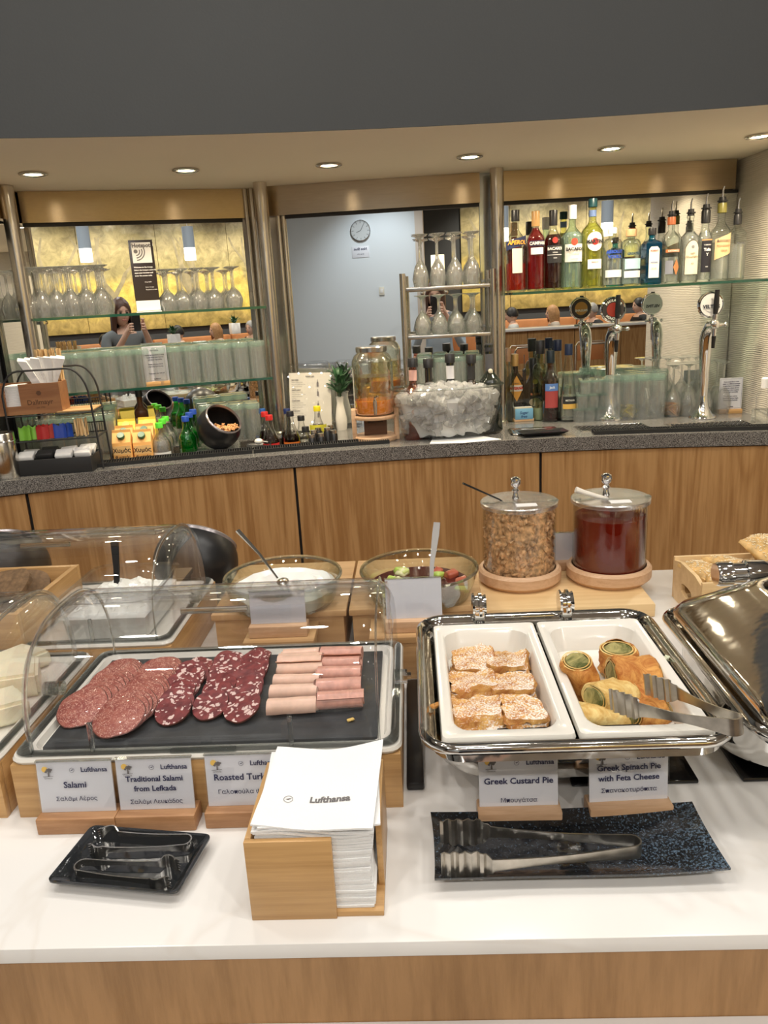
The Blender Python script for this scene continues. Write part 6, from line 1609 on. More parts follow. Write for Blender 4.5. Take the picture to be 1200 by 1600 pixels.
# menu stand
MY = 3.27; c0 = aty(486, 664, MY)
t = thing('menu_stand', 'clear upright stand with a printed wine list beside the steel column', 'menu stand', (c0.x, MY, BZ), 0)
t.rotation_euler = (R(-9), R(2.5), R(4))
MB().bx(-.095, .095, -.003, -.0015, 0, .262, .0005).build('acrylic_sheet', M_['clear'], t)
MB().bx(-.088, .088, -.001, .001, .008, .252).build('paper_list', pmat('cream_paper', (.78, .75, .66), .6), t)
MB().bx(-.097, .097, -.004, .004, .262, .265).build('top_edge', M_['clear_rim'], t)
for x in (-.0965, .0965): MB().bx(x - .0015, x + .0015, -.004, .004, 0, .262).build('side_edge', M_['clear_rim'], t)
MB().bx(-.095, .095, .002, .06, 0, .004).build('stand_foot', M_['clear_rim'], t)
mb = MB(); put_text(mb, 'WINE LIST', .008, 0, .236, y=-.0035, bold=.0003)
blk = [('RED WINE', .222, 4), ('WHITE WINE', .180, 4), ('ROSÉ WINE', .135, 4), ('SPARKLING', .092, 3)]
rnd = random.Random(2)
for s_, z, n in blk:
    put_text(mb, s_, .0062, -.078, z, 'LEFT', y=-.0035, bold=.0003)
    for k in range(n): put_text(mb, ['Merlot, Peloponnese', 'Dry, full-bodied, ripe fruit', 'Aged in oak barrels', 'Greece'][k % 4], .0055, -.078, z - .009 * (k + 1), 'LEFT', y=-.0035)
for z in (.205, .165, .115, .075):
    mb.faces([(.028, -.0035, z - .012), (.036, -.0035, z - .012), (.036, -.0035, z + .004), (.033, -.0035, z + .010), (.033, -.0035, z + .018), (.031, -.0035, z + .018), (.031, -.0035, z + .010), (.028, -.0035, z + .004)], [(0, 1, 2, 3, 4, 5, 6, 7)])
mb.build('lettering', M_['inkg'], t, flat=True)
# clear boxes behind the menu
for px_, w_, l in ((478, .17, 'clear acrylic box behind the menu stand'), (538, .10, 'small clear acrylic box behind the vase')):
    d = ray(px_, 560); o = MB().loft([rr(w_, .06, .015, 0, 4), rr(w_, .06, .02, .27, 4), rr(w_ - .02, .05, .02, .285, 4)]).build('clear_box', M_['clear'], ang=60)
    o.location = (d.x / d.y * 3.35, 3.355, BZ); tag(o, l, 'box')

# ------------------------------------------------------------------ sodas, cartons and bottles in the sunken wells
def hz(px_, pt, Y, zb): 
    p = aty(px_, pt, Y); return p, p.z - zb
def soda(px_, pt, Y, lab, liq, cap, level, labelc, txt=None, tcol=(.85, .8, .78), r_=.033, glass=(.95, .95, .94), zlab=(.075, .115), dark=False, zb=WZ, sh_=.50, name='soda_bottle', grp='soda bottles in the sunken well', tsize=.022, grip=False):
    p, h_ = hz(px_, pt, Y, zb)
    return bottle(lab, (p.x, Y, zb + .001), r_, h_, h_ * sh_, h_ * .88, .0115, glass=glass, liquid=liq, level=level, cap=cap, cap_h=.020, cap_r=.0145, patches=[(labelc, -r_ * 1.4, r_ * 1.4, *zlab)] if labelc else [], texts=[(txt, tcol, tsize, 0, (zlab[0] + zlab[1]) / 2, .0012)] if txt else [], name=name, grp=grp, grip=grip)
CR_ = (.55, .02, .02)
soda(420, 650, 3.03, 'cola bottle with red cap and red label, nearest of the red-capped pair', (.03, .008, .004), CR_, .66, CR_, 'Coca', zlab=(.075, .112))
soda(413, 645, 3.13, 'cola bottle with red cap behind the nearest one', (.03, .008, .004), CR_, .66, CR_)
soda(409, 640, 3.21, 'soft drink bottle with blue cap behind the red-capped bottles', (.8, .85, .85), (.02, .10, .35), .6, (.1, .2, .5))
soda(453, 644, 3.05, 'dark cola bottle with black cap and orange-red label', (.03, .008, .004), (.02, .02, .025), .62, (.62, .16, .02), 'Cola', zlab=(.075, .110))
soda(448, 640, 3.15, 'bottle with dark blue cap behind the black-capped cola', (.03, .008, .004), (.015, .03, .12), .6, None)
soda(470, 651, 3.10, 'clear tonic bottle with black cap and yellow label', (.85, .88, .85), (.02, .02, .02), .5, (.80, .48, .03), None, zlab=(.06, .09))
soda(477, 668, 3.0, 'low bottle with yellow and red band at the front of the well', (.6, .5, .3), (.02, .02, .02), .5, (.80, .50, .04), None, zlab=(.065, .1), r_=.036)
soda(495, 636, 3.10, 'iced tea bottle with yellow cap and yellow label', (.10, .05, .02), (.80, .68, .02), .7, (.72, .66, .05), 'LEMON', (.05, .05, .3), r_=.034, zlab=(.10, .165), tsize=.012)
rnd = random.Random(8)
for i, (px_, pt, Y) in enumerate([(490, 672, 3.0), (487, 679, 2.97), (501, 677, 2.98), (511, 668, 3.03), (516, 664, 3.08), (521, 672, 3.02), (497, 668, 3.05)]):
    p, h_ = hz(px_, pt, Y, 1.0)
    o = thing('small_black_bottle', 'small black bottle with silver cap in the cluster before the iced tea', 'bottle', (p.x, Y, WZ + .001), 0, 'small black bottles')
    h_ = p.z - WZ
    MB().lathe([(0, 0), (.014, 0), (.015, .003), (.015, h_ - .018), (.011, h_ - .012)], 16).build('body', M_['black'], o)
    MB().lathe([(.0125, h_ - .014), (.0125, h_ - .001), (0, h_)], 16).build('cap', M_['steel_tool'], o)
GG = (.01, .38, .10)
for i, (px_, pt, Y) in enumerate([(248, 662, 2.98), (253, 656, 3.07), (258, 652, 3.16)]):
    soda(px_, pt, Y, 'clear water bottle with bright green cap, ' + ['front', 'middle', 'back'][i] + ' of the row', (.93, .96, .95), (.12, .75, .05), .7, (.78, .80, .78) if i == 0 else None, None, r_=.036, zlab=(.085, .11), grip=True, sh_=.62, name='water_bottle', grp='green-capped bottles')
for i, (px_, pt, Y) in enumerate([(289, 652, 2.98), (295, 646, 3.07), (301, 641, 3.16)]):
    soda(px_, pt, Y, 'green sparkling water bottle with blue cap, ' + ['front', 'middle', 'back'][i] + ' of the row', (.04, .55, .18), (.02, .08, .45), .7, None, None, r_=.036, glass=(.10, .75, .30), grip=True, sh_=.60, name='water_bottle', grp='green sparkling water bottles')
def carton(px_, pt, Y, lab, top=False):
    p, h_ = hz(px_, pt, Y, WZ)
    t = thing('juice_carton', lab, 'carton', (p.x, Y, WZ + .001), R(8), 'juice cartons')
    w_ = .034; hb = h_ - .045
    om = gl((.80, .42, .12), 'paper') if not top else gl((.85, .62, .08), 'paper')
    m = MB(); m.bx(-w_, w_, -w_, w_, 0, hb, .001)
    m.loft([[(-w_, -w_, hb), (w_, -w_, hb), (w_, w_, hb), (-w_, w_, hb)], [(-w_, -.003, h_ - .010), (w_, -.003, h_ - .010), (w_, .003, h_ - .010), (-w_, .003, h_ - .010)], [(-w_, -.002, h_), (w_, -.002, h_), (w_, .002, h_), (-w_, .002, h_)]])
    m.build('carton_body', om, t)
    a = math.atan2(.035, w_)
    T = Matrix.Translation((0, -w_ * .5 - .002, hb + .021)) @ Matrix.Rotation(a * .95, 4, 'X')
    if not top:
        MB().lathe([(.0145, 0), (.0145, .010), (.013, .012), (0, .012)], 20, M=T).build('screw_cap', gl((.01, .12, .05), 'plain'), t)
        MB().bx(-w_ + .002, w_ - .002, -w_ - .0012, -w_ - .0004, hb - .045, hb - .012).build('print_band', gl((.86, .55, .22), 'paper'), t)
        mb = MB(); put_text(mb, 'Χυμός', .022, 0, hb - .030, y=-w_ - .0022, bold=.0006); put_text(mb, 'Φυσικός', .014, 0, hb - .055, y=-w_ - .0022, bold=.0005); mb.build('lettering', gl((.06, .03, .02), 'paper'), t, flat=True)
        MB().sphere((.012, -w_ - .001, .05), .018, 12, 8, sc=(1, .05, 1)).build('fruit_print', gl((.85, .38, .04), 'paper'), t)
    else:
        MB().lathe([(.0145, 0), (.0145, .010), (0, .011)], 20, M=T).build('screw_cap', gl((.85, .75, .1), 'plain'), t)
    return t
for i, (px_, pt, Y, tp_) in enumerate([(189, 672, 2.93, 0), (221, 671, 2.955, 0), (193, 665, 3.005, 0), (225, 662, 3.03, 0), (197, 655, 3.085, 1), (229, 652, 3.11, 1)]):
    carton(px_, pt, Y, ['left front orange juice carton with green cap', 'right front orange juice carton with green cap', 'second orange carton in the left row', 'second orange carton in the right row', 'yellow-topped carton at the back of the left row', 'yellow-topped carton at the back of the right row'][i], tp_)
# steel chute beside cartons
o = MB().bx(-.05, .05, -.10, .10, 0, .006, .001).build('steel_plate', M_['steel_tool']); o.location = (-1.075, 2.87, BZ); o.rotation_euler = (0, 0, R(12)); tag(o, 'narrow steel plate between tea stand and cartons', 'plate')
p, h_ = hz(216, 610, 3.22, BZ)
bottle('brown syrup bottle with cream label behind the cartons', (p.x, 3.22, BZ), .028, h_, h_ * .60, h_ * .74, .012, glass=(.10, .03, .012), dark=True, cap=Bk, cap_h=.03, patches=[((.62, .55, .38), -.022, .022, .03, .11)])
# shelf of square glasses behind the nut bowl
pts = []
for k in range(2):
    for i in range(4):
        d = ray(322 + 24 * i - 3 * k, 640); pts.append(Vector((d.x / d.y * (3.20 + .07 * k), 3.20 + .07 * k, BZ)))
rep(tumbler(.031, .150, 'straight tumbler upside down behind the black nut bowl', 'straight tumblers behind the nut bowl', ribs=4), pts, rowlab('straight tumbler behind the nut bowl', 4))
pts = []
for k in range(2):
    for i in range(6):
        d = ray(62 + 20 * i, 620); pts.append(Vector((d.x / d.y * (2.98 + .07 * k + .012 * i), 2.98 + .07 * k + .012 * i, BZ)))
rep(tumbler(.031, .155, 'tall tumbler standing on the bar behind the tea stand', 'tumblers behind the tea stand'), pts, rowlab('tall tumbler behind the tea stand', 6))
# nut bowl
t, Mx, tr, tz = ballbowl((-.628, 3.0, BZ + .083), .086, 'black ball-shaped bowl of roasted nuts on the bar', (R(27), R(38), 0))
t.name = 'nut_bowl'
nm = pmat('roasted_nut', (.60, .30, .12), .45, var=.3, vs=60)
mb = MB(); rnd = random.Random(9); NX = Mx @ Vector((0, 0, 1))
for i in range(230):
    a = rnd.uniform(0, 2 * PI); rr_ = .062 * math.sqrt(rnd.random())
    q = Vector((rr_ * math.cos(a) + .016, rr_ * math.sin(a) - .016, -.002 + rnd.uniform(-.01, .004) + .1 * rr_))
    if q.length > .076 or q.dot(NX) > tz - .002: continue
    s_ = rnd.uniform(.0045, .006)
    T = Matrix.Translation(q) @ Euler([rnd.uniform(0, 6) for _ in range(3)]).to_matrix().to_4x4() @ Matrix.Diagonal((s_ * 1.7, s_ * .9, s_ * .7, 1))
    mb.faces(IV, IF, T)
mb.build('nuts', nm, t, ang=80)['kind'] = 'stuff'
# small black dish with garlic press
v = at(443, 694, BZ)
o = MB().loft([rr(.08, .06, .01, 0, 3), rr(.095, .075, .012, .010, 3), rr(.09, .07, .01, .010, 3), rr(.075, .055, .008, .003, 3)]).build('small_dish', M_['black']); o.location = (-.475, 2.985, BZ); o.rotation_euler = (0, 0, .1); tag(o, 'small black dish holding a white tea strainer beside the nut bowl', 'dish')
t = thing('tea_strainer', 'small white tea strainer lying in the black dish', 'strainer', (-.475, 2.985, BZ + .0105), .4)
MB().sphere((0, 0, .012), .017, 14, 10, sc=(1, 1, .7)).build('strainer_bowl', M_['porc'], t)
MB().sweep([(.012, 0, .012), (.035, 0, .006)], FLAT, [(.005, .0015), (.007, .0015)]).build('strainer_handle', M_['porc'], t)
# ------------------------------------------------------------------ left end of the bar: canister, tea stand
t = thing('steel_canister', 'round brushed steel canister at the left edge of the bar', 'canister', (-1.315, 2.655, BZ), 0)
MB().lathe([(0, 0), (.046, 0), (.048, .003), (.048, .155), (.046, .158), (.046, .01), (0, .008)], 32).build('canister_body', M_['steel_tool'], t)
MB().lathe([(.0485, .128), (.050, .130), (.0485, .133)], 32).build('rolled_band', M_['chrome'], t)
SX, SY, SR = -1.155, 2.775, R(7)
t = thing('wire_stand', 'black wire two-tier stand for tea and napkins at the left of the bar', 'stand', (SX, SY, BZ), SR)
for y in (-.075, .075):
    path = [(-.145, y, 0), (-.148, y, .25)] + [(-.085 - .065 * math.cos(PI / 2 * k / 6) , y, .25 + .11 * math.sin(PI / 2 * k / 6)) for k in range(1, 7)] + [(.075 + .065 * math.sin(PI / 2 * k / 6), y, .25 + .11 * math.cos(PI / 2 * k / 6)) for k in range(0, 7)] + [(.150, y, 0)]
    MB().sweep(path, None, [.0035] * len(path), 8).build('side_frame', M_['matt'], t)
for z in (.115, .205):
    mb = MB()
    for y in (-.075, .075): mb.cyl((-.148, y, z), (.148, y, z), .0025, seg=6)
    for x in (-.148, .148): mb.cyl((x, -.075, z), (x, .075, z), .0025, seg=6)
    for k in range(17): mb.cyl((-.14 + .0175 * k, -.075, z), (-.14 + .0175 * k, .075, z), .0012, seg=5)
    for k in range(34): mb.cyl((-.14 + .0085 * k, .075, z), (-.14 + .0085 * k, .078, z + .035), .001, seg=4)
    mb.cyl((-.148, .078, z + .035), (.148, .078, z + .035), .002, seg=6)
    mb.build('wire_tier', M_['matt'], t)
MB().bx(.02, .143, -.07, .07, .208, .214, .002).build('wooden_shelf', M_['riser'], t)
UZ = BZ + .208
walnut_m = wood('caddy_wood', (.36, .17, .07), (.24, .10, .04), 'x', 60, .4, .08)
t = thing('napkin_caddy', 'brown wooden caddy with a carved emblem, filled with napkins and paper bags', 'caddy', wl(0, 0, 0), 0)
t.location = (SX - .075, SY - .015, UZ + .001); t.rotation_euler = (0, 0, SR)
a0, a1 = -.115, .115
mb = MB(); mb.bx(a0, -.085 + .015, -.055, -.049, 0, .105); mb.bx(-.07, -.02, -.055, -.049, 0, .03); mb.bx(-.02, a1, -.055, -.049, 0, .105)
mb.build('front_wall', walnut_m, t)
MB().bx(a0, a1, .049, .055, 0, .105).build('back_wall', walnut_m, t)
for x in (a0, a1 - .006): MB().bx(x, x + .006, -.049, .049, 0, .105).build('end_wall', walnut_m, t)
MB().bx(a0 + .006, a1 - .006, -.049, .049, 0, .006).build('caddy_floor', walnut_m, t)
mb = MB(); put_text(mb, 'Dallmayr', .024, .045, .040, y=-.0557, bold=.0003); put_text(mb, 'seit 1700', .008, .045, .022, y=-.0557); mb.lathe([(0, 0), (.009, 0)], 6, M=Matrix.Translation((.045, -.0557, .072)) @ Matrix.Rotation(PI / 2, 4, 'X'))
mb.build('carved_lettering', gl((.10, .04, .015), 'paper'), t, flat=True)
t = thing('napkin_pile', 'stack of small white napkins in the cut-out of the wooden caddy', 'napkins', (SX - .12, SY - .018, UZ + .008), SR)
mb = MB()
for k in range(26): mb.box((random.uniform(-.001, .001), 0, .0018 + .0036 * k), (.055, .085, .003), .0008)
mb.build('napkin_layers', M_['napkin'], t)['kind'] = 'stuff'
for i in range(7):
    mb = MB(); f = (i - 3) / 3
    mb.loft([[(-.010, -.02, 0), (.010, -.02, 0), (.010, -.016, 0), (-.010, -.016, 0)], [(-.015 + f * .018, -.024, .10), (.015 + f * .018, -.026, .10), (.013 + f * .018, -.018, .10), (-.015 + f * .018, -.018, .10)],
             [(-.014 + f * .052, -.030, .185 - .010 * abs(f)), (.014 + f * .052, -.024, .180 - .010 * abs(f)), (.012 + f * .052, -.014, .180), (-.014 + f * .052, -.018, .185)]])
    o = mb.build('paper_bag', M_['paper']); o.location = (SX - .015 + .006 * f, SY + .004 * (i % 2) + .006 * i - .018, UZ + .010); o.rotation_euler = (0, 0, SR); tag(o, 'white pleated paper sachet fanned out of the caddy, %s from left' % ORD[i], 'paper bag', 'fanned paper sachets')
mb = MB(); rnd = random.Random(12)
for i in range(40):
    x, y = rnd.uniform(-.04, .04), rnd.uniform(-.015, .02); mb.box((x, y, .108 + rnd.uniform(-.003, .003)), (.006, .0014, .20), rot=(rnd.uniform(-.05, .05), rnd.uniform(-.08, .08), rnd.uniform(0, 3)))
o = mb.build('wooden_stirrers', M_['pine'], flat=True); o.location = (SX - .01, SY + .035 + .005, UZ + .008); o.rotation_euler = (0, 0, SR); o['kind'] = 'stuff'; tag(o, 'bunch of wooden stirrers behind the fanned paper sachets', 'stirrers')
for i, (x, c, l) in enumerate([(-.105, (.20, .48, .05), 'bright green'), (-.09, (.22, .50, .06), 'bright green'), (-.045, (.42, .02, .02), 'red'), (-.03, (.45, .03, .02), 'red'), (.015, (.02, .06, .36), 'blue'), (.035, (.02, .07, .38), 'blue')]):
    mb = MB(); fn = lambda u, v: Vector(((u - .5) * .042, .004 * math.sin(u * 5 + i), v * .048 * (1 - .1 * math.sin(u * 9 + i))))
    mb.grid(fn, 8, 4, lambda u, v: fn(u, v) + Vector((0, .005 + .003 * math.sin(v * 3), 0)))
    q = mb.build('sachet', gl(c, 'plain')); q.location = Vector((SX, SY, BZ + .117)) + Matrix.Rotation(SR, 3, 'Z') @ Vector((x, -.05 + .012 * (i % 2), 0)); q.rotation_euler = (-.1, 0, SR + .1 * (i % 3 - 1))
    tag(q, '%s sachet on the middle tier of the wire stand, %s of two' % (l, 'front' if i % 2 == 0 else 'back'), 'sachet', 'coloured sachets on the wire stand')
mb = MB()
for i in range(22):
    x, y = rnd.uniform(-.018, .018), rnd.uniform(-.015, .015); mb.box((x, y, .03 + rnd.uniform(0, .006)), (.006, .0016, .06), rot=(rnd.uniform(-.1, .1), rnd.uniform(-.15, .15), rnd.uniform(0, 3)))
o = mb.build('sugar_sticks', M_['pine'], flat=True); o.location = Vector((SX, SY, BZ + .118)) + Matrix.Rotation(SR, 3, 'Z') @ Vector((.09, -.045, 0)); o['kind'] = 'stuff'; tag(o, 'clutch of small brown sticks beside the blue sachets', 'sugar sticks')
t = thing('tea_box', 'low black open box of white tea sachets under the wire stand', 'box', (SX - .005, SY - .035, BZ), SR - .05)
for y in (-.075, .068): MB().bx(-.135, .135, y, y + .005, 0, .055, .001).build('long_side', M_['matt'], t)
for x in (-.135, .130): MB().bx(x, x + .005, -.07, .068, 0, .055, .001).build('short_side', M_['matt'], t)
MB().bx(-.13, .13, -.07, .068, 0, .005).build('box_floor', M_['matt'], t)
for i in range(4):
    for k in range(2):
        w_ = .058; x = -.098 + .066 * i
        mb = MB(); mb.box((0, 0, 0), (w_, .045, .022), .006); mb.disp(.004, 60, i + k)
        q = mb.build('tea_sachet', M_['paper'] if (i != 1) else M_['matt']); q.location = Vector((SX - .005, SY - .035, BZ + .062 + .004 * (i % 2))) + Matrix.Rotation(SR - .05, 3, 'Z') @ Vector((x, -.035 + .055 * k, 0)); q.rotation_euler = (.35, 0, SR)
        tag(q, ['white tea sachet stack at the left end of the black box', 'black and white tea sachet stack in the black box', 'white tea sachet stack in the middle of the black box', 'white tea sachet stack at the right end of the black box'][i] + (', front row' if k == 0 else ', back row'), 'tea sachet', 'tea sachets in the black box')
# ------------------------------------------------------------------ glasses right of the taps
gx = lambda px_, Y, py_=600: Vector(((ray(px_, py_).x / ray(px_, py_).y) * Y, Y, BZ + .0005))
pts = [gx(958 + 23 * i + 2 * k, 3.16 + .072 * k) for k in range(3) for i in range(4)]
rep(tumbler(.034, .185, 'tall ribbed beer glass upside down between the beer taps', 'beer glasses between the taps', rb=.032), pts, rowlab('tall beer glass between the taps', 4))
pts = [gx(1052 + 24 * i, 3.17 + .07 * k) for k in range(2) for i in range(3)]
pts += [gx(1120, 3.25), gx(1130, 3.18)]
rep(stem_glass(.036, .115, .215, .034, .030, name='wine_glass', lab='large wine glass upside down behind the right beer tap', grp='wine glasses by the right tap'), pts, lambda i: 'large wine glass behind the right beer tap, %s of the cluster from left' % ORD[i])
pts = [gx(944, 3.26)]
rep(stem_glass(.042, .09, .20, .040, .036, name='wide_foot_glass', lab='wide-footed glass upside down behind the left beer tap', grp='wide glasses'), [gx(946, 3.30), gx(975, 3.32)])
pts = []
for lv in range(3):
    for k in range(2):
        for i in range(4 - (lv == 2)):
            p = gx(905 + 17 * i - 2 * k + 5 * lv, 3.17 + .055 * k); p.z += .057 * lv; pts.append(p)
rep(tumbler(.0245, .056, 'small glass in the stacked tiers left of the beer tap', 'small stacked glasses', name='small_glass', ribs=8), pts, lambda i: 'small stacked glass left of the beer tap, %s tier, %s in its %s row' % (['lowest', 'middle', 'top'][min(2, i // 8)], ORD[(i % 8) % 4 if i < 16 else (i - 16) % 3], ['front', 'back'][((i % 8) // 4) if i < 16 else (i - 16) // 3]))
t = thing('hand_pump_bottle', 'clear pump bottle with white cap at the right edge of the bar', 'bottle', (1.475, 2.93, BZ), 0)
MB().lathe([(0, 0), (.026, 0), (.028, .004), (.028, .10), (.012, .118), (.012, .13)], 20).build('bottle_body', M_['clear'], t)
MB().lathe([(0, .13), (.0145, .13), (.0145, .165), (.010, .170), (0, .172)], 20).build('pump_cap', M_['paper'], t)
t = thing('acrylic_block', 'clear acrylic holder block at the right edge of the bar', 'holder', (1.44, 2.87, BZ), 0)
MB().bx(-.03, .03, -.02, .02, 0, .06, .002).build('block', M_['clear_rim'], t)
MB().bx(-.045, .045, -.03, .03, 0, .0, 0).bm.free()
o = MB().sphere((0, 0, 0), .02, 14, 10, sc=(.7, .7, 1)).build('soap_knob', M_['paper']); 
bpy.data.objects.remove(o)

# ------------------------------------------------------------------ lounge behind the photographer, seen in the mirrors
def mural():
    m, nt, b = nmat('olive_grove_print'); setp(b, rough=.55)
    tc = nt.nodes.new('ShaderNodeTexCoord'); sx = nt.nodes.new('ShaderNodeSeparateXYZ'); nt.links.new(tc.outputs['Object'], sx.inputs[0])
    def N(sc, det, dist=0, rough=.6):
        n = nt.nodes.new('ShaderNodeTexNoise'); n.inputs['Scale'].default_value = sc; n.inputs['Detail'].default_value = det; n.inputs['Distortion'].default_value = dist; n.inputs['Roughness'].default_value = rough
        nt.links.new(tc.outputs['Object'], n.inputs[0]); return n
    big, fine_ = N(1.3, 5, .8), N(6, 7, .6, .7)
    r1 = nt.nodes.new('ShaderNodeValToRGB'); e = r1.color_ramp.elements
    e[0].position = .0; e[0].color = (.30, .22, .06, 1); e[1].position = 1; e[1].color = (.80, .80, .74, 1)
    for p_, c in ((.10, (.50, .36, .12)), (.24, (.74, .58, .12)), (.36, (.70, .52, .14)), (.46, (.36, .30, .13)), (.66, (.44, .36, .18)), (.78, (.34, .29, .15)), (.88, (.60, .56, .44))): k = e.new(p_); k.color = (*c, 1)
    mr = nt.nodes.new('ShaderNodeMapRange'); mr.inputs[1].default_value = 0; mr.inputs[2].default_value = 2.0
    ad = nt.nodes.new('ShaderNodeMath'); ad.operation = 'MULTIPLY_ADD'; ad.inputs[1].default_value = .8; ad.inputs[2].default_value = -.4
    nt.links.new(big.outputs['Fac'], ad.inputs[0]); a2 = nt.nodes.new('ShaderNodeMath'); nt.links.new(ad.outputs[0], a2.inputs[0]); nt.links.new(sx.outputs[2], a2.inputs[1])
    nt.links.new(a2.outputs[0], mr.inputs[0]); nt.links.new(mr.outputs[0], r1.inputs[0])
    r2 = nt.nodes.new('ShaderNodeValToRGB'); r2.color_ramp.elements[0].position = .38; r2.color_ramp.elements[0].color = (.66, .64, .56, 1); r2.color_ramp.elements[1].position = .62; r2.color_ramp.elements[1].color = (1.2, 1.17, 1.08, 1)
    nt.links.new(fine_.outputs['Fac'], r2.inputs[0])
    mx = nt.nodes.new('ShaderNodeMixRGB'); mx.blend_type = 'MULTIPLY'; mx.inputs[0].default_value = 1
    nt.links.new(r1.outputs[0], mx.inputs[1]); nt.links.new(r2.outputs[0], mx.inputs[2]); nt.links.new(mx.outputs[0], b.inputs['Base Color'])
    return m
t = thing('mural_panel', 'large golden olive grove print covering the lounge wall', 'wall art', (2.9, -6.7, 1.30))
mm_ = mural()
for i in range(5):
    a = -2.9 + i * 1.27; MB().bx(a, a + 1.262, -.02, .0, 0, 1.9).build('print_panel', mm_, t)
br = pmat('printed_trunk', (.32, .26, .14), .6, var=.3, vs=8)
rnd = random.Random(21)
mb = MB()
for x0 in (-2.3, -1.2, .2, 1.5, 2.7):
    for b_ in range(4):
        pth = []; x = x0; z = .35
        ang = rnd.uniform(-.6, .6)
        for k in range(9):
            pth.append((x, z)); x += .12 * math.sin(ang) + rnd.uniform(-.05, .05); z += .14; ang += rnd.uniform(-.35, .35)
        V = []
        for k, (a, c) in enumerate(pth):
            w_ = .07 * (1 - k / 9) * (.6 if b_ else 1) + .01; V += [(a - w_, .002, min(c, 1.85)), (a + w_, .002, min(c, 1.85))]
        yo = .0015 + .0006 * (b_ + 5 * x0 % 3); mb.faces([(a, yo, c) for a, _, c in V], [(2 * k, 2 * k + 1, 2 * k + 3, 2 * k + 2) for k in range(8)])
mb.build('printed_branches', br, t, flat=True)
slab('wall_white', -4.0, -.62, -5.4, -5.3, 0, CEIL, M_['white_wall'])
slab('trim_3', -.62, -.50, -5.42, -5.28, 0, CEIL, pmat('beige_pillar', (.58, .50, .42), .5))
t = thing('wall_clock', 'round white-faced clock on the white wall', 'clock', (-1.43, -5.29, 2.58))
T = Matrix.Rotation(-PI / 2, 4, 'X')
MB().lathe([(.135, 0), (.150, 0), (.150, .03), (.142, .034), (.135, .02)], 36, M=T).build('case_ring', M_['chrome'], t)
MB().lathe([(0, .012), (.136, .012)], 36, M=T).build('dial', pmat('silver_dial', (.55, .57, .57), .35), t)
mb = MB()
for k in range(12): mb.box((.115 * math.cos(k * PI / 6), .0135, .115 * math.sin(k * PI / 6)), (.022, .001, .006), rot=(0, -k * PI / 6, 0))
mb.build('hour_marks', M_['matt'], t, flat=True)
for a, L in ((R(200), .07), (R(60), .10)): MB().box((L / 2 * math.cos(a), .016, L / 2 * math.sin(a)), (L, .001, .006), rot=(0, -a, 0)).build('hand', M_['matt'], t)
t = thing('wall_sign', 'small printed sign below the clock on the white wall', 'sign', (-1.45, -5.29, 2.28)); t.rotation_euler = (0, 0, PI)
MB().bx(-.13, .13, .0, .006, -.08, .08, .001).build('sign_plate', M_['card'], t)
mb = MB(); put_text(mb, 'Non Shot', .05, 0, .04, y=-.001, bold=.002); put_text(mb, 'area info', .03, 0, -.03, y=-.001); mb.build('lettering', M_['ink'], t, flat=True)
t = thing('wall_switch', 'white wall switch on the white wall', 'switch', (-1.16, -5.29, 1.70))
MB().bx(-.04, .04, 0, .012, -.06, .06, .003).build('switch_plate', pmat('cream_plastic', (.75, .72, .62), .4), t)
MB().bx(-.02, .02, .012, .018, -.03, .03, .003).build('rocker', M_['paper'], t)
t = thing('coat_stand', 'steel coat stand with round hooks', 'coat stand', (-.36, -5.2, 0))
MB().cyl((0, 0, 0), (0, 0, 1.66), .02).build('pole', M_['steel'], t); MB().lathe([(0, 0), (.2, 0), (.2, .015), (0, .02)], 24).build('foot', M_['steel'], t)
for a in (0, 2.1, PI, 4.2):
    MB().sweep([(0, 0, 1.5), (.08 * math.cos(a), .08 * math.sin(a), 1.53), (.17 * math.cos(a), .17 * math.sin(a), 1.62)], None, [.012, .01, .01]).build('hook_arm', M_['steel'], t)
    MB().sphere((.18 * math.cos(a), .18 * math.sin(a), 1.63), .032, 12, 8).build('hook_ball', M_['steel'], t)
t = thing('column_lamp', 'tall lit white column lamp by the dark wall', 'lamp', (-.34, -5.9, 1.3))
MB().cyl((0, 0, .0), (0, 0, .9), .105, seg=24).build('lamp_shade', emat('warm_lamp_shade', (1, .85, .58), 2.2), t)
MB().cyl((0, 0, -1.3), (0, 0, 0), .11, seg=24).build('lamp_base', M_['white_wall'], t)
pt_b = pmat('blue_white_tube', (.50, .60, .72), .35)
proto = None
for x in (.5, 1.77, 3.05):
    if proto is None:
        proto = thing('pendant_lamp', 'slim cylinder pendant lamp with lit lower end', 'pendant lamp', (x, -3.2, 2.18), 0, 'cylinder pendants')
        MB().cyl((0, 0, .15), (0, 0, .40), .072, seg=20).build('upper_tube', pt_b, proto)
        MB().cyl((0, 0, .0), (0, 0, .15), .070, seg=20).build('lit_diffuser', emat('pendant_diffuser', (1, .97, .88), 5), proto)
        MB().cyl((0, 0, .40), (0, 0, CEIL - 2.18), .004, seg=6).build('cord', M_['paper'], proto)
    else: dup(proto, (x, -3.2, 2.18), 0)
tan = pmat('tan_leather', (.42, .17, .06), .45, var=.08, vs=10)
t = thing('wall_bench', 'long tan leather bench along the lounge wall', 'bench', (1.5, -6.3, 0))
for i in range(7):
    MB().box((-4.2 + 1.4 * i, -.20, .80), (1.38, .14, .66), .03).build('back_cushion', tan, t); MB().box((-4.2 + 1.4 * i, .12, .40), (1.38, .50, .12), .03).build('seat_cushion', tan, t)
MB().bx(-4.9, 4.9, -.25, .36, 0, .34).build('bench_base', M_['matt'], t)
t = thing('lounge_partition', 'waist-high wood partition with white top in the lounge', 'partition', (2.6, -4.75, 0))
MB().bx(-1.6, 3.2, -.2, .2, 1.03, 1.07, .004).build('white_top', M_['solid'], t)
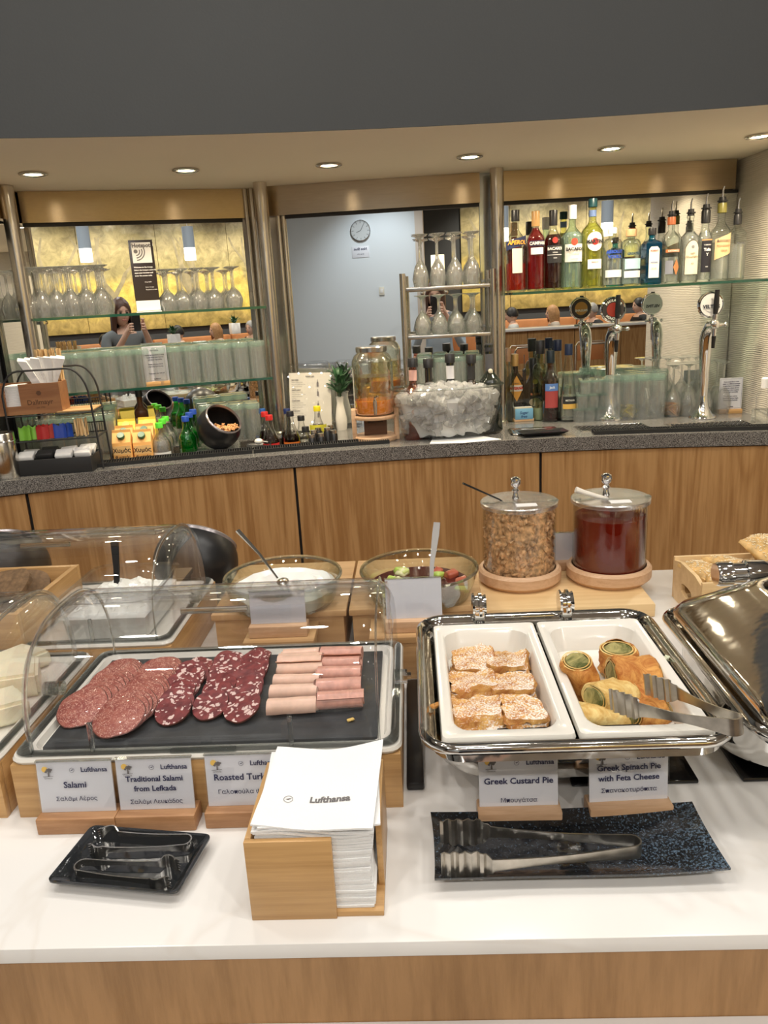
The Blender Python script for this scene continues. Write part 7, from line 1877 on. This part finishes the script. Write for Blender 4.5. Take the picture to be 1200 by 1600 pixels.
for i in range(7): MB().bx(-1.58 + .68 * i, -1.58 + .68 * i + .672, .12, .14, .05, 1.03).build('wood_panel', M_['oak'], t)
MB().bx(-1.58, 3.18, -.14, .119, 0, 1.03).build('core', M_['matt'], t)
proto = None
for x in (1.55, 2.15, 3.05):
    if proto is None:
        proto = thing('tube_chair', 'steel tube chair in front of the lounge partition', 'chair', (x, -3.6, 0), 0, 'steel tube chairs')
        for y in (-.2, .2):
            pth = [(-.2, y, 0), (-.2, y, .84), (-.17, y, .88), (.17, y, .88), (.2, y, .84), (.2, y, 0)]
            MB().sweep([(a, b, c) for a, b, c in pth], None, [.014] * 6, 8).build('tube_frame', M_['steel'], proto)
        MB().box((0, 0, .46), (.42, .42, .04), .01).build('seat', tan, proto)
        MB().box((0, -.2, .74), (.36, .02, .2), .01).build('backrest', tan, proto)
    else: dup(proto, (x, -3.6, 0), 0)
for x, y, z, l in ((1.95, -4.7, 1.07, 'white planter with green leaves on the partition top'), (3.55, -6.15, 1.14, 'white planter with leaves on the bench back')):
    t = thing('table_planter', l, 'planter', (x, y, z), 0, 'small white planters')
    MB().bx(-.08, .08, -.06, .06, 0, .18, .004).build('pot', M_['paper'], t)
    mb = MB(); rnd = random.Random(3)
    for k in range(14):
        a = k * 2.4; mkobj('leaf', lm[k % 3], t, (0, 0, .18), (R(20 + 4 * k), 0, a)).scale = (3, 2.2, 2.2)
    mb.bm.free()

# ------------------------------------------------------------------ people
SKIN = pmat('skin', (.72, .46, .34), .5, sub=.08)
def skin_mesh(J, E_, rad, root, sub=2):
    me = bpy.data.meshes.new('sk'); names = list(J)
    me.from_pydata([J[n] for n in names], [(names.index(a), names.index(b)) for a, b in E_], [])
    o = bpy.data.objects.new('sk', me); COL.objects.link(o)
    m = o.modifiers.new('s', 'SKIN'); m.use_smooth_shade = True
    sv = me.skin_vertices[0].data
    for i, n in enumerate(names):
        r_ = rad[n]; sv[i].radius = r_ if hasattr(r_, '__len__') else (r_, r_); sv[i].use_root = (n == root)
    s_ = o.modifiers.new('u', 'SUBSURF'); s_.levels = sub; s_.render_levels = sub
    dg = bpy.context.evaluated_depsgraph_get(); dg.update()
    r = bpy.data.meshes.new_from_object(o.evaluated_get(dg))
    bpy.data.objects.remove(o)
    return r
def head_verts(bm, c, yaw=0, pitch=0, s_=1.0):
    T = Matrix.Translation(c) @ Matrix.Rotation(yaw, 4, 'Z') @ Matrix.Rotation(pitch, 4, 'X') @ Matrix.Diagonal((s_, s_, s_, 1))
    q = bmesh.ops.create_uvsphere(bm, u_segments=28, v_segments=20, radius=1)
    for v in q['verts']:
        x, y, z = v.co
        w_ = .075 * (1 - .22 * max(0, -z) ** 1.5); d = .095 * (1 - .12 * max(0, -z))
        p = Vector((x * w_, y * d, z * .118))
        if y > .55:
            if abs(x) < .16 and -.28 < z < .12: p.y += .022 * (1 - abs(x) / .16) * (1 - abs(z + .12) / .22 if abs(z + .12) < .2 else .1)   # nose
            for sx in (-1, 1):
                if math.hypot(x - sx * .36, z - .05) < .2: p.y -= .008
            if abs(x) < .3 and -.52 < z < -.38: p.y += .004
            if abs(x) < .3 and z < -.72: p.y += .010
        v.co = T @ p
    for sx in (-1, 1):
        e = bmesh.ops.create_uvsphere(bm, u_segments=8, v_segments=6, radius=1, matrix=T @ Matrix.Translation((sx * .075, -.005, -.005)) @ Matrix.Diagonal((.010, .018, .030, 1)))
    return T
def person(loc, rz, label, J, rad, E_, headc, top, trousers, hair, yaw=0, pitch=0, hairlen=.0, hairback=.1, skin_names=(), bald=False, band=None, group=None, head_s=1.0):
    t = thing('person', label, 'person', loc, rz, group)
    me = skin_mesh(J, E_, rad, 'pelvis')
    bm = bmesh.new(); bm.from_mesh(me)
    names = list(J); sk = [Vector(J[n]) for n in skin_names]
    for f in bm.faces:
        c = f.calc_center_median()
        near = min(names, key=lambda n: (Vector(J[n]) - c).length)
        f.material_index = 1 if near in skin_names else (2 if near in ('pelvis', 'hipl', 'hipr', 'kneel', 'kneer', 'anklel', 'ankler') else (4 if near in ('toel', 'toer') else 0))
        if band and f.material_index == 0 and band[0] < c.z < band[1]: f.material_index = 3
        f.smooth = True
    n0 = len(bm.faces)
    T = head_verts(bm, headc, yaw, pitch, head_s)
    bm.faces.ensure_lookup_table()
    for f in bm.faces[n0:]: f.material_index = 1; f.smooth = True
    m2 = bpy.data.meshes.new('body'); bm.to_mesh(m2); bm.free()
    for m in (top, SKIN, trousers, band[2] if band else top, M_['matt']): m2.materials.append(m)
    mkobj('body', m2, t)
    h = MB()
    def hf(u, v):
        a = (u - .5) * 2 * PI; 
        ph = v * PI * .56
        fr = max(0, math.cos(a - PI / 2))      # towards the face
        ph *= (1 - .42 * fr ** 3)
        x, y, z = math.sin(ph) * math.cos(a), math.sin(ph) * math.sin(a), math.cos(ph)
        p = Vector((x * .084, y * .104 - .004, z * .126 + .004))
        if hairlen and v > .8 and fr < .75: p.z -= hairlen * ((v - .8) / .2) * (1 - .15 * math.sin(a * 5)); p.x *= 1.08; p.y -= .01
        return T @ p
    h.grid(hf, 36, 16)
    if not bald: h.disp(.004, 60, 1).build('hair', hair, t, ang=80)
    else: h.build('hair', hair, t, ang=80)
    for sx in (-1, 1):
        MB().sphere((0, 0, 0), 1, 10, 8, M=T @ Matrix.Translation((sx * .028, .083, .006)) @ Matrix.Diagonal((.011, .008, .006, 1))).build('eye', M_['matt'], t)
        MB().sphere((0, 0, 0), 1, 10, 6, M=T @ Matrix.Translation((sx * .029, .088, .024)) @ Matrix.Diagonal((.017, .006, .003, 1))).build('eyebrow', hair, t)
    MB().sphere((0, 0, 0), 1, 12, 6, M=T @ Matrix.Translation((0, .090, -.052)) @ Matrix.Diagonal((.022, .007, .006, 1))).build('lips', pmat('lips', (.50, .20, .17), .4), t)
    return t
def base_skel():
    J = dict(pelvis=(0, 0, .95), spine=(0, -.01, 1.12), chest=(0, -.01, 1.29), upper=(0, -.01, 1.38), neck=(0, 0, 1.455), skull=(0, .01, 1.52),
             shl=(-.165, -.01, 1.375), shr=(.165, -.01, 1.375), hipl=(-.09, 0, .90), hipr=(.09, 0, .90), kneel=(-.10, .02, .50), kneer=(.10, .02, .50), anklel=(-.10, -.02, .09), ankler=(.10, -.02, .09), toel=(-.11, .12, .035), toer=(.11, .12, .035))
    rad = dict(pelvis=(.15, .11), spine=(.13, .10), chest=(.155, .11), upper=(.12, .085), neck=.05, skull=.05, shl=.058, shr=.058, hipl=.09, hipr=.09, kneel=.058, kneer=.058, anklel=.04, ankler=.04, toel=(.04, .03), toer=(.04, .03))
    E_ = [('pelvis', 'spine'), ('spine', 'chest'), ('chest', 'upper'), ('upper', 'neck'), ('neck', 'skull'), ('upper', 'shl'), ('upper', 'shr'), ('pelvis', 'hipl'), ('pelvis', 'hipr'), ('hipl', 'kneel'), ('hipr', 'kneer'), ('kneel', 'anklel'), ('kneer', 'ankler'), ('anklel', 'toel'), ('ankler', 'toer')]
    return J, rad, E_
def arm(J, rad, E_, s_, sh, el, wr, palm, fingers, thumb):
    J['el' + s_] = el; J['wr' + s_] = wr; J['pm' + s_] = palm
    rad['el' + s_] = .040; rad['wr' + s_] = .027; rad['pm' + s_] = (.030, .018)
    E_ += [(sh, 'el' + s_), ('el' + s_, 'wr' + s_), ('wr' + s_, 'pm' + s_)]
    sk = ['pm' + s_, 'wr' + s_]
    for i, ch in enumerate(fingers + [thumb]):
        prev = 'pm' + s_
        for j, p in enumerate(ch):
            n = 'f%s%d%d' % (s_, i, j); J[n] = p; rad[n] = .0105 - .0014 * j; E_.append((prev, n)); prev = n; sk.append(n)
    return sk
J, rad, E_ = base_skel()
# phone at local (0, .372, ~1.54); lens is the camera position
PX, PY, PZ = -.02 + .025, .360, 1.505
fr_ = [[(PX + .055, PY - .012, PZ - .01 + dz), (PX + .058, PY + .012, PZ - .005 + dz), (PX + .038 - .01, PY + .017, PZ - .002 + dz)] for dz in (-.062, -.041, -.020)] + [[(PX + .055, PY - .012, PZ + .012), (PX + .058, PY + .012, PZ + .016), (PX + .030, PY + .017, PZ + .020)]]
sk1 = arm(J, rad, E_, 'r', 'shr', (.215, .10, 1.13), (.105, .27, 1.38), (PX + .058, PY - .035, PZ - .045), fr_, [(PX + .040, PY - .030, PZ - .02), (PX + .022, PY - .020, PZ - .03)])
fl_ = [[(PX - .055, PY - .012, PZ - .03 + dz), (PX - .058, PY + .012, PZ - .026 + dz), (PX - .032, PY + .017, PZ - .024 + dz)] for dz in (-.055, -.034, -.013, .008)]
sk2 = arm(J, rad, E_, 'l', 'shl', (-.215, .09, 1.12), (-.10, .27, 1.36), (PX - .060, PY - .035, PZ - .055), fl_, [(PX - .040, PY - .030, PZ - .03), (PX - .022, PY - .020, PZ - .04)])
hairm = pmat('brown_hair', (.075, .028, .014), .45, var=.3, vs=60, stretch=(1, 1, .1))
w = person((.02, -.385, 0), 0, 'woman in a grey and light blue sweater photographing with a black phone', J, rad, E_, (-.02, .03, 1.585), pmat('grey_sweater', (.17, .19, .20), .85), pmat('dark_trousers', (.02, .02, .03), .8), hairm, yaw=0, pitch=R(-8), hairlen=.20, skin_names=['neck', 'skull'] + sk1 + sk2, band=(1.02, 1.24, pmat('light_blue_knit', (.42, .50, .58), .85)))
t = thing('phone', 'black phone held upright in both hands by the woman', 'phone', (.02, -.012, 1.51), 0)
Tp = Matrix.Rotation(R(-12), 4, 'X')
PH = MB().bx(-.0375, .0375, -.0045, .0035, -.08, .072, .003, Matrix.Identity(4)).build('phone_body', M_['black'], t)
MB().bx(-.034, .034, -.0052, -.0046, -.074, .067).build('screen', pmat('phone_screen', (.02, .025, .03), .05), t)
t.rotation_euler = (R(-9), 0, 0); t.location = (.018, -.022, 1.505)
MB().bx(-.033, -.010, .0036, .0045, .040, .066, .0005).build('camera_island', pmat('phone_island', (.03, .03, .035), .2), t)

def seated(x, y, rz, lab, topc, hairc, hairlen=0, bald=False, dz=0):
    J, rad, E_ = base_skel()
    for k in list(J): J[k] = (J[k][0], J[k][1], J[k][2] - .40 + dz)
    for s_, sx in (('l', -1), ('r', 1)):
        J['knee' + s_] = (sx * .12, .42, .50 + dz); J['ankle' + s_] = (sx * .12, .40, .09); J['toe' + s_] = (sx * .12, .53, .035)
        wr = (sx * .12, .34, .74 + dz)
        fg = [[(sx * .12 + o_, .42, .735 + dz), (sx * .12 + o_, .45, .72 + dz)] for o_ in (-.03, -.01, .01, .03)]
        sk_ = arm(J, rad, E_, s_, 'sh' + s_, (sx * .23, .08, .74 + dz), wr, (sx * .12, .385, .745 + dz), fg, [(sx * .08, .39, .74 + dz), (sx * .07, .41, .735 + dz)])
    sn = ['neck', 'skull'] + [n for n in J if n[0] == 'f' or n[:2] in ('wr', 'pm')]
    return person((x, y, 0), rz, lab, J, rad, E_, (0, .02, 1.17 + dz), pmat('top', topc, .8), pmat('trs', (.03, .03, .04), .8), pmat('hair', hairc, .5, var=.2, vs=50), yaw=0, hairlen=hairlen, skin_names=sn, bald=bald, group='seated lounge guests')
seated(2.36, -5.62, R(100), 'seated man in a light grey jacket with dark hair, back to the mirror', (.42, .43, .42), (.02, .016, .014), dz=.06)
seated(3.0, -5.62, R(90), 'seated woman with long fair hair facing the man in grey', (.35, .30, .25), (.42, .22, .09), hairlen=.14, dz=.06)
seated(3.62, -5.62, R(60), 'seated man with short grey hair and black jacket', (.015, .015, .018), (.30, .29, .28), dz=.06)
seated(4.36, -5.62, R(80), 'seated person with black hair and black clothes beside the grey-haired man', (.012, .012, .012), (.012, .01, .01), dz=.10)
seated(1.20, -5.62, R(20), 'seated person with black hair in the middle of the bench', (.015, .015, .015), (.012, .01, .01), dz=.0)
seated(1.78, -5.62, R(60), 'seated person with brown hair on the bench', (.10, .09, .09), (.12, .05, .03), dz=.02)

# ------------------------------------------------------------------ pieces that belong to a part go one level deeper
SUB = {'lettering': ('paper_card', 'label_paper', 'sign_plate', 'paper_list', 'print_band', 'front_packet', 'glass_body'), 'emblem_sun': ('paper_card',), 'emblem_tree': ('paper_card',),
       'hotspot_print': ('white_square',), 'white_lettering': ('black_panel',), 'sleeve_edge': ('acrylic_sleeve',), 'liquid': ('glass_body',), 'neck_band': ('glass_body',), 'neck_seal': ('glass_body',), 'pourer_spout': ('pourer_stopper',),
       'lid_seam': ('lid',), 'lid_tab': ('lid',), 'lid_sticker': ('lid',), 'knob': ('lid',), 'lid_window': ('lid',), 'lid_hinge': ('lid',), 'badge_ring': ('badge_rim',), 'badge_face': ('badge_rim',), 'badge_lettering': ('badge_rim',),
       'spout_sleeve': ('valve',), 'lever': ('valve',), 'plaque_lettering': ('wooden_plaque',), 'print': ('tissue',), 'carved_lettering': ('front_wall',), 'seeds': ('crust',), 'cut_layers': ('filo_crust',), 'filling': ('filo_crust',),
       'hour_marks': ('dial',), 'hand': ('dial',), 'rocker': ('switch_plate',), 'screen': ('phone_body',), 'camera_island': ('phone_body',), 'hook_ball': ('hook_arm',), 'tooth': ('arm',), 'pepper': ('shaker_glass',), 'salt': ('shaker_glass',),
       'shaker_top': ('shaker_glass',), 'eyebrow': ('body',), 'lips': ('body',), 'eye': ('body',), 'hair': ('body',), 'lens': ('trim_ring',), 'thick_base': ('glass_wall',), 'screw_cap': ('carton_body',), 'clip': ('cover_shell',), 'lift_tab': ('cover_shell',), 'rib': ('cover_shell',)}
base = lambda n: n.split('.')[0]
def mid(o):
    c = o.bound_box; v = Vector((sum(p[i] for p in c) / 8 for i in range(3)))
    return o.matrix_basis @ v
for t in [o for o in S.objects if o.parent is None and o.type == 'EMPTY']:
    kids = list(t.children)
    for k in kids:
        want = SUB.get(base(k.name))
        if not want or k.children: continue
        for w_ in want:
            cands = [q for q in kids if base(q.name) == w_ and q is not k]
            if cands:
                m = mid(k); q = min(cands, key=lambda q: (mid(q) - m).length)
                b0 = k.matrix_basis.copy(); k.parent = q; k.matrix_basis = q.matrix_basis.inverted() @ b0
                break
